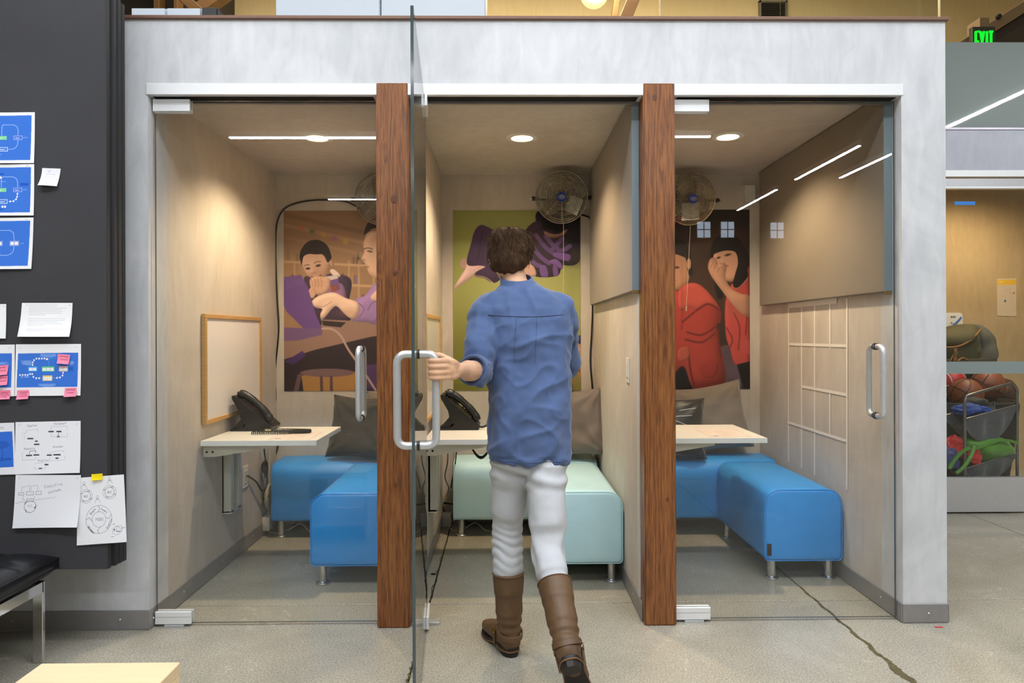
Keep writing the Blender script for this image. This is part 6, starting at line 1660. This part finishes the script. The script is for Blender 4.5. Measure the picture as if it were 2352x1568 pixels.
# ================================================================== THE PERSON walking in, left hand on the open door's pull
def remesh(mb, voxel, smooth_it=4, factor=.5):
    """fuse overlapping closed shapes into one continuous surface"""
    bmesh.ops.recalc_face_normals(mb.bm, faces=mb.bm.faces[:])
    me = bpy.data.meshes.new('tmp'); mb.bm.to_mesh(me); mb.bm.free()
    o = bpy.data.objects.new('tmp', me); C.objects.link(o)
    r = o.modifiers.new('r', 'REMESH'); r.mode = 'VOXEL'; r.voxel_size = voxel
    if smooth_it:
        s = o.modifiers.new('s', 'SMOOTH'); s.iterations = smooth_it; s.factor = factor
    dg = bpy.context.evaluated_depsgraph_get(); dg.update()
    out = bpy.data.meshes.new_from_object(o.evaluated_get(dg))
    bpy.data.objects.remove(o); bpy.data.meshes.remove(me)
    out.polygons.foreach_set('use_smooth', [True] * len(out.polygons))
    return out
def displace(me, fn):
    n = len(me.vertices); co = np.empty(n * 3, np.float32); no = np.empty(n * 3, np.float32)
    me.vertices.foreach_get('co', co); me.vertices.foreach_get('normal', no)
    co = co.reshape(-1, 3); no = no.reshape(-1, 3)
    co = co + no * np.array([fn(Vector(map(float, c)), Vector(map(float, q))) for c, q in zip(co, no)], np.float32)[:, None]
    me.vertices.foreach_set('co', co.ravel()); me.update()
def ering(c, ax, ay, rx, ry, n=28, pw=2.2):
    c, ax, ay = Vector(c), Vector(ax), Vector(ay); out = []
    for k in range(n):
        a = 2 * math.pi * k / n; c_, s_ = math.cos(a), math.sin(a); f = (abs(c_) ** pw + abs(s_) ** pw) ** (-1 / pw)
        out.append(c + ax * (rx * f * c_) + ay * (ry * f * s_))
    return out
SKIN_M = mat('skin', (.86, .68, .55), .5, 0, .35, var=.04, vscale=20)

DENIM = mat('blue_chambray', (.32, .395, .555), .85, 0, .15, var=.10, vscale=9, bump=.10, bscale=350, sheen=.25)
DENIM_D = mat('blue_chambray_seam', (.285, .35, .495), .85)
JEANS = mat('pale_grey_jeans', (.755, .765, .785), .85, 0, .15, var=.05, vscale=12, bump=.10, bscale=350)
BOOT = mat('brown_boot_leather', (.37, .27, .17), .55, var=.22, vscale=9, bump=.12, bscale=80)
SOLE = mat('boot_sole', (.12, .09, .075), .6)
HAIR = mat('brown_hair', (.30, .225, .165), .8, 0, .08, var=.35, vscale=30, stretch=(1, 1, .25), bump=.4, bscale=140)

SHL, ELL, WRL = Vector((-.055, -.235, 1.385)), Vector((-.100, -.360, 1.135)), Vector((-.163, -.588, 1.148))
SHR, ELR, WRR = Vector((.235, -.215, 1.375)), Vector((.262, -.07, 1.13)), Vector((.17, .13, 1.10))
HIPL, KNL, ANL = Vector((.035, -.262, .83)), Vector((.012, -.205, .47)), Vector((.018, -.252, .10))
HIPR, KNR = Vector((.165, -.268, .83)), Vector((.165, -.405, .455))
GRIP = Vector((-.2313, -.6380, 1.15))
person = thing('person', 'person in a blue shirt, pale jeans and brown boots walking in through the open door', 'person', (.05, -.27, 0))
# ---- body: one continuous surface
b = MB()
def limb(pts, rr, n=16):
    b.tube(pts, rr, n, 4)
    for p, r in ((pts[0], rr[0]), (pts[-1], rr[-1])): b.sphere(p, r, sub=2)
HC = Vector((.028, -.150, 1.598))   # skull centre
b.sphere(HC, 1, (.076, .094, .098), 3)
b.sphere(HC + Vector((0, .045, -.045)), 1, (.060, .060, .070), 3)          # face and jaw
b.sphere(HC + Vector((0, .078, -.088)), 1, (.030, .026, .022), 2)          # chin
b.loft([ering(HC + Vector((0, .092 + d, z)), (1, 0, 0), (0, 1, 0), r, r * 1.1, 10) for z, r, d in ((.012, .006, 0), (-.012, .009, .008), (-.030, .014, .012), (-.038, .010, .006))])  # nose
for s in (-1, 1):
    b.sphere(HC + Vector((s * .079, .008, -.012)), 1, (.010, .019, .031), 2)   # ears
    b.sphere(HC + Vector((s * .030, .088, .014)), 1, (.016, .010, .006), 2)    # brow
b.sphere(HC + Vector((0, .100, -.062)), 1, (.022, .008, .007), 2)           # mouth
limb([(.062, -.215, 1.43), (.045, -.19, 1.50), (.032, -.165, 1.56)], [.058, .050, .050])
b.loft([ering((cx_, cy_, z), (1, 0, 0), (0, 1, 0), rx, ry, 24) for z, cx_, cy_, rx, ry in ((.80, .10, -.262, .135, .10), (.95, .10, -.258, .130, .09), (1.10, .10, -.245, .128, .088), (1.25, .092, -.232, .145, .095), (1.36, .088, -.222, .150, .085), (1.42, .075, -.215, .10, .065))])
limb([SHL + Vector((.02, 0, 0)), ELL.lerp(SHL, .5), ELL], [.045, .042, .036]); limb([ELL, ELL.lerp(WRL, .35) + Vector((0, 0, -.003)), WRL], [.037, .039, .0265])
limb([SHR - Vector((.02, 0, 0)), ELR.lerp(SHR, .5), ELR], [.045, .042, .036]); limb([ELR, ELR.lerp(WRR, .35), WRR], [.037, .039, .0265])
limb([HIPL, HIPL.lerp(KNL, .5), KNL], [.075, .065, .048]); limb([KNL, KNL.lerp(ANL, .4), ANL], [.046, .046, .034])
T0 = Vector((.222, -.735, .165)); zz = (KNR - T0 - Vector((0, .01, 0))).normalized(); yy = Vector((.04, 1, 0)); yy = (yy - zz * yy.dot(zz)).normalized(); xx = yy.cross(zz)
RB = Matrix(((xx.x, yy.x, zz.x, T0.x), (xx.y, yy.y, zz.y, T0.y), (xx.z, yy.z, zz.z, T0.z), (0, 0, 0, 1)))
ANR = RB @ Vector((0, .012, .10))
limb([HIPR, HIPR.lerp(KNR, .5), KNR], [.075, .065, .048]); limb([KNR, KNR.lerp(ANR, .4), ANR], [.046, .046, .034])
# left hand closed on the pull: palm, four curled fingers, thumb
zf = (1.1845, 1.1645, 1.1445, 1.1255); rf = (.0088, .0093, .0090, .0079)
hr = .0135
for k in range(4):
    z = zf[k]; R_ = hr + rf[k] * .93
    mcp = Vector((-.197 + .003 * abs(k - 1), -.655 + .004 * max(0, k - 1), z))
    b.tube([WRL + Vector((-.004, -.004, (1.5 - k) * .011)), (WRL + mcp) / 2 + Vector((.004, -.006, (1.5 - k) * .004)), mcp], [.0165, .0165, rf[k] * 1.25], 12, 3)
    pts = [mcp]
    for a in (-62, -85, -112, -140, -168, -196, -222, -246 if k < 3 else -232):
        t_ = math.radians(a); pts.append(Vector((GRIP.x + R_ * math.cos(t_), GRIP.y + R_ * math.sin(t_), z - .002)))
    rr = [rf[k] * 1.18, rf[k] * 1.08, rf[k] * 1.02, rf[k], rf[k] * 1.06, rf[k] * .98, rf[k] * .95, rf[k] * .92, rf[k] * .80]
    b.tube(pts, rr, 12, 3); b.sphere(pts[-1], rf[k] * .8, sub=2); b.sphere(mcp, rf[k] * 1.25, sub=2)
b.sphere((-.185, -.622, 1.153), 1, (.024, .034, .036), 3)
th = [WRL + Vector((-.012, .004, .016)), Vector((-.190, -.604, 1.181)), Vector((-.214, -.603, 1.196)), Vector((-.238, -.610, 1.200)), Vector((-.256, -.620, 1.199))]
b.tube(th, [.015, .0145, .0115, .0105, .0085], 12, 4); b.sphere(th[-1], .0085, sub=2)
# right hand, relaxed in front of the body
for k in range(4):
    o0 = WRR + Vector((-.012 + .0, .012, .018 - k * .018)); d1 = Vector((-.35, .55, -.15)).normalized(); d2 = Vector((-.75, .25, -.30)).normalized()
    L0 = (.074, .078, .074, .066)[k]; L1 = (.042, .047, .043, .034)[k]
    p1 = o0 + d1 * L0; p2 = p1 + d2 * L1; p3 = p2 + Vector((-.75, -.25, -.35)).normalized() * L1 * .55
    b.tube([o0, p1, p2, p3], [.014, .0105, .009, .0075], 12, 4)
b.tube([WRR + Vector((0, .01, .01)), WRR + Vector((-.035, .035, .035)), WRR + Vector((-.062, .062, .035))], [.014, .0115, .009], 12, 4)
bm_ = remesh(b, .0036, 5, .5)
body = obj('body', bm_, SKIN_M, person)
for s in (-1, 1):
    e = obj('eye', MB().sphere(HC + Vector((s * .030, .082, .0)), .012, sub=2), mat('eye_white', (.9, .9, .88), .2) if 'eye_white' not in bpy.data.materials else bpy.data.materials['eye_white'], body, smooth=True)
    obj('iris', MB().sphere(HC + Vector((s * .030, .090, .0)), .0058, sub=2), mat('iris_brown', (.22, .13, .07), .2) if 'iris_brown' not in bpy.data.materials else bpy.data.materials['iris_brown'], body, smooth=True)

# ---- shirt
s_ = MB()
sh = [(.770, .098, -.262, .166, .126), (.80, .098, -.262, .166, .127), (.90, .100, -.260, .166, .125), (1.02, .104, -.252, .164, .120), (1.14, .104, -.243, .168, .118), (1.24, .098, -.235, .178, .120), (1.32, .092, -.228, .186, .118), (1.375, .088, -.224, .186, .108), (1.415, .082, -.220, .160, .092), (1.445, .074, -.214, .120, .078), (1.468, .064, -.206, .082, .066), (1.486, .058, -.200, .066, .060)]
s_.loft([ering((cx_, cy_, z), (1, 0, 0), (0, 1, 0), rx, ry, 36, 2.35) for z, cx_, cy_, rx, ry in sh])
cuffL = ELL.lerp(WRL, .22)
s_.tube([SHL + Vector((.03, 0, .0)), SHL + Vector((-.012, -.015, -.04)), SHL.lerp(ELL, .45) + Vector((-.006, 0, 0)), SHL.lerp(ELL, .8), ELL + Vector((0, -.004, 0)), cuffL], [.066, .068, .060, .056, .058, .054], 20, 4)
s_.sphere(SHL + Vector((.012, -.005, .0)), .066, sub=3)
s_.tube([SHR + Vector((-.03, 0, 0)), SHR + Vector((.010, .01, -.04)), SHR.lerp(ELR, .5), ELR, ELR.lerp(WRR, .25)], [.066, .066, .058, .056, .052], 20, 4)
s_.sphere(SHR + Vector((-.012, -.005, 0)), .066, sub=3)
sm = remesh(s_, .0062, 6, .5)
def shirt_folds(c, n):
    f = 0.0
    if n.y < .3 and c.x > -.06:
        # two soft pleats down from the yoke and blousing above the hem
        low = max(0, min(1, (1.36 - c.z) / .2))
        f += .0075 * low * math.sin((c.x - .08) * 60 + .8 * math.sin(c.z * 9)) * (.6 + .4 * mnoise.noise(Vector((c.x * 4, c.z * 3, 1))))
        f += .013 * max(0, min(1, (1.25 - c.z) / .3)) * mnoise.noise(Vector((c.x * 6 + c.z * 3, c.y * 5, c.z * 11 - c.x * 7)))
    else:
        f += .006 * mnoise.noise(Vector((c.x * 9, c.y * 9, c.z * 12)))
    d = (c - ELL).length
    if d < .16 and c.x < -.02: f += .006 * math.sin((c.z * .8 + c.y * .6) * 95 + 3 * mnoise.noise(c * 14)) * (1 - d / .16)
    f += .009 * mnoise.fractal(Vector((c.x * 7 + c.z * 5, c.y * 7, c.z * 7 - c.x * 5)), 1.0, 2.0, 3)
    rg = 1 - abs(mnoise.noise(Vector((c.x * 5.5 + c.z * 4.5, c.y * 4, c.z * 6.5 - c.x * 4.5 + 3))))
    f += .011 * (rg ** 6) * max(.25, min(1, (1.38 - c.z) / .12)) - .003
    rg2 = 1 - abs(mnoise.noise(Vector((c.x * 9 - c.z * 3, c.y * 6 + 5, c.z * 10 + c.x * 3))))
    f += .006 * (rg2 ** 7)
    if c.z < .80: f += .006 * math.sin(c.x * 36 + c.y * 20)
    return f
displace(sm, shirt_folds)
shirt = obj('shirt', sm, DENIM, person, label='blue chambray shirt worn loose with rolled sleeves')
# collar, rolled cuff, yoke seam, pleat lines
col_ = MB(); cr = [ering((.060 - .02 * t_ * .3, -.202 + .006 * t_, 1.466 + .038 * t_), (1, 0, 0), (0, 1, .35), .068 - .008 * t_ + .006, .062 - .006 * t_ + .006, 28) for t_ in (0, .35, .7, 1)]
ci = [ering((.060 - .02 * t_ * .3, -.202 + .006 * t_, 1.466 + .038 * t_), (1, 0, 0), (0, 1, .35), .068 - .008 * t_, .062 - .006 * t_, 28) for t_ in (1, .7, .35, 0)]
col_.loft(cr + ci, False, False)
obj('collar', col_, DENIM, shirt, smooth=True)
dv_ = (WRL - ELL).normalized(); cu_ = MB()
ax_ = dv_.orthogonal().normalized(); ay_ = dv_.cross(ax_)
cu_.loft([ering(cuffL + dv_ * d, ax_, ay_, r, r * .96, 24, 2.0) for d, r in ((-.050, .0555), (-.045, .0600), (-.005, .0615), (.012, .060), (.014, .055), (.010, .049), (-.02, .047))], False, False)
obj('rolled_cuff', cu_, DENIM, shirt, smooth=True)
dg = bpy.context.evaluated_depsgraph_get()
from mathutils.bvhtree import BVHTree
bv = BVHTree.FromPolygons([v.co.copy() for v in sm.vertices], [tuple(p.vertices) for p in sm.polygons])
def on_shirt(x, z, lift=.0012):
    h = bv.ray_cast(Vector((x, -1, z)), Vector((0, 1, 0)))
    return (h[0] + Vector((0, -lift, 0))) if h[0] is not None else None
def seam(name, pts, r=.0016):
    P = [q for q in (on_shirt(x, z) for x, z in pts) if q is not None]
    if len(P) > 3: obj(name, MB().tube(P, r, 6), DENIM_D, shirt, smooth=True)
seam('yoke_seam', [(x, 1.352 - .012 * math.cos((x - .09) * 9)) for x in np.linspace(-.06, .235, 40)])
for x in (.045, .125): seam('pleat_seam', [(x + .004 * math.sin(z * 20), z) for z in np.linspace(1.335, 1.16, 30)], .001)
seam('hem_seam', [(x, .785) for x in np.linspace(-.055, .245, 40)], .0014)

# ---- jeans
j = MB()
j.loft([ering((cx_, -.262, z), (1, 0, 0), (0, 1, 0), rx, ry, 32, 2.4) for z, cx_, rx, ry in ((.94, .10, .128, .090), (.86, .10, .138, .098), (.80, .10, .143, .104), (.755, .10, .140, .104), (.73, .10, .12, .09))])
j.tube([HIPL + Vector((-.005, 0, .02)), HIPL.lerp(KNL, .25), HIPL.lerp(KNL, .6), KNL, KNL.lerp(ANL, .35) + Vector((0, -.012, 0)), KNL.lerp(ANL, .6), Vector((.017, -.246, .22))], [.080, .084, .074, .062, .062, .056, .049], 24, 5)
shin = [KNR.lerp(ANR, q) for q in (.22, .36, .50)]
j.tube([HIPR + Vector((.005, 0, .02)), HIPR.lerp(KNR, .25), HIPR.lerp(KNR, .6), KNR + Vector((0, .012, 0)), shin[0], shin[1], shin[2]], [.080, .084, .074, .063, .060, .052, .046], 24, 5)
jm = remesh(j, .0056, 5, .5)
def jean_folds(c, n):
    f = .003 * mnoise.fractal(c * 9, 1, 2, 3)
    kl = math.exp(-((c.z - .42) / .075) ** 2) if c.x < .09 else 0
    f += .0075 * kl * (abs(math.sin(c.z * 95 + 1.2 * math.sin(c.x * 40) + 2 * mnoise.noise(c * 8))) - .5)
    d = (c - KNR).length
    if c.x > .10 and d < .16: f += .006 * math.sin((c.z - c.y) * 70 + 2 * mnoise.noise(c * 9)) * (1 - d / .16)
    if .66 < c.z < .77: f += .0045 * math.sin(c.z * 110 + c.x * 26 + 3 * mnoise.noise(c * 7)) * min(1, (c.z - .66) / .06)
    return f
displace(jm, jean_folds)
jeans = obj('jeans', jm, JEANS, person, label='pale grey skinny jeans')

# ---- boots, built in their own frame: heel at the origin, toe along +y
def boot(M_):
    m = MB()
    m.tube([(0, .012, .07), (0, .008, .13), (0, .010, .20), (0, .012, .26), (0, .016, .318)], [.047, .049, .055, .060, .062], 24, 4)
    m.sphere((0, -.002, .062), 1, (.042, .046, .045), 3)
    m.loft([ering((dx, y, z), (1, 0, 0), (0, 0, 1), rx, rz, 22, 2.5) for y, dx, z, rx, rz in ((-.030, 0, .055, .034, .034), (.02, 0, .062, .040, .046), (.07, 0, .060, .041, .042), (.12, .002, .050, .043, .034), (.17, .002, .043, .044, .027), (.205, 0, .040, .038, .023), (.23, -.002, .037, .025, .018), (.24, -.003, .035, .012, .011))])
    me = remesh(m, .0050, 5, .5)
    def fold(c, n):
        f = .0022 * mnoise.fractal(c * 16, 1, 2, 3)
        if .075 < c.z < .16: f += .004 * math.sin(c.z * 150 + 10 * c.x) * math.exp(-((c.z - .115) / .03) ** 2)
        return f
    displace(me, fold)
    me.transform(M_)
    bo = obj('boot', me, BOOT, person, label='brown leather ankle-strap boot')
    def sub(nm, mb_, mt, smooth=True):
        mm = mb_.mesh(nm, smooth, 40); mm.transform(M_); return obj(nm, mm, mt, bo)
    outl = [(-.036, .0), (-.040, .03), (-.036, .075), (-.040, .13), (-.043, .17), (-.036, .21), (-.016, .24), (.012, .24), (.034, .21), (.044, .17), (.042, .13), (.037, .075), (.040, .03), (.036, .0), (.02, -.034), (-.02, -.034)]
    sp = [(p.x, p.y) for p in spline([(x, y, 0) for x, y in outl], 4, True)]
    sub('sole', MB().loft([[(x * s, y, (z + (.018 if y < .07 else max(0, .018 - (y - .07) * .25)))) for x, y in sp] for z, s in ((.006, .98), (.008, 1.02), (.016, 1.02), (.018, .99))]), SOLE)
    sub('heel_block', MB().loft([[(x * .93 * (1 - .07 * (1 - z / .03)), y * 1.0, z) for x, y in [(-.036, .02), (-.037, .0), (-.030, -.022), (-.012, -.036), (.012, -.036), (.030, -.022), (.037, 0), (.036, .02), (.030, .034), (-.030, .034)]] for z in (0, .012, .026)]), SOLE)
    sub('welt', MB().tube([(x * 1.015, y, .0225 + (.018 if y < .07 else max(0, .018 - (y - .07) * .25)) - .018) for x, y in sp], .003, 6, closed=True), mat('boot_welt', (.45, .31, .17), .6) if 'boot_welt' not in bpy.data.materials else bpy.data.materials['boot_welt'])
    sub('ankle_strap', MB().loft([[(c.x, c.y, c.z + dz) for c in ering((0, .006, .088), (1, 0, 0), (0, 1, .28), .0475 + dr, .0515 + dr, 28, 2.1)] for dz, dr in ((-.010, .001), (-.009, .0045), (.009, .0045), (.010, .001))], False, False), BOOT)
    sub('heel_strap', MB().tube([(-.046, .05, .085), (-.044, .055, .055), (-.042, .06, .024)], .006, 8, 4), BOOT)
    sub('heel_strap', MB().tube([(.046, .05, .085), (.044, .055, .055), (.042, .06, .024)], .006, 8, 4), BOOT)
    for s in (-1, 1): sub('strap_ring', MB().tube([(s * .0515, .047 + .011 * math.cos(a), .088 + .011 * math.sin(a)) for a in np.linspace(0, 2 * math.pi, 18, endpoint=False)], .0022, 6, closed=True), mat('boot_brass', (.62, .50, .28), .3, .9) if 'boot_brass' not in bpy.data.materials else bpy.data.materials['boot_brass'])
    sub('top_welt', MB().tube([c for c in ering((0, .016, .317), (1, 0, 0), (0, 1, 0), .0625, .0625, 28, 2.0)], .003, 6, closed=True), BOOT)
boot(Matrix.Translation((.022, -.262, 0)) @ Matrix.Rotation(math.radians(24), 4, 'Z'))
boot(RB)

# ---- hair: a soft cap gathered to a low knot, with loose strands
h = MB()
h.sphere(HC + Vector((.001, -.022, .022)), 1, (.088, .094, .098), 3)
h.sphere(HC + Vector((0, .022, .050)), 1, (.083, .082, .066), 3)
h.sphere(HC + Vector((.002, -.062, -.020)), 1, (.076, .058, .066), 3)
h.sphere(HC + Vector((-.012, -.060, .060)), 1, (.062, .054, .048), 3)
h.sphere(HC + Vector((.030, -.078, .010)), 1, (.042, .036, .050), 3)
h.sphere(HC + Vector((-.050, -.045, -.038)), 1, (.032, .040, .034), 3)
hm = remesh(h, .0055, 5, .5)
def locks(c, n):
    q = c - HC; a = math.atan2(q.x, -q.y + .05); e = q.z
    return .0055 * math.sin(a * 22 + 20 * e + 4 * mnoise.noise(c * 18)) * (.5 + mnoise.noise(c * 9)) + .009 * mnoise.fractal(Vector((c.x * 16, c.y * 16, c.z * 9)), 1, 2, 3)
displace(hm, locks)
hair = obj('hair', hm, HAIR, person, label='short tousled brown hair')
rnd = random.Random(12); st_ = MB()
hb = BVHTree.FromPolygons([v.co.copy() for v in hm.vertices], [tuple(p.vertices) for p in hm.polygons])
for k in range(420):
    a0 = rnd.uniform(-1.9, 1.9); e0 = rnd.uniform(-.2, 1.25); P = []
    da, de = rnd.uniform(-.25, .45), rnd.uniform(-.7, -.3)
    ex = rnd.random() ** 3 * .018
    for i in range(7):
        t_ = i / 6; a = a0 + da * t_; e = e0 + de * t_
        d = Vector((math.sin(a) * math.cos(e), -math.cos(a) * math.cos(e), math.sin(e)))
        hit = hb.ray_cast(HC + Vector((0, -.02, .01)) + d * .3, -d)
        if hit[0] is None: continue
        P.append(hit[0] + d * (.0015 + ex * t_ * t_ + .003 * math.sin(i * 1.3 + k)))
    if len(P) > 3: st_.tube(P, [.0005] + [.0011] * (len(P) - 2) + [.0003], 4)
obj('loose_strands', st_, HAIR, hair, smooth=True)
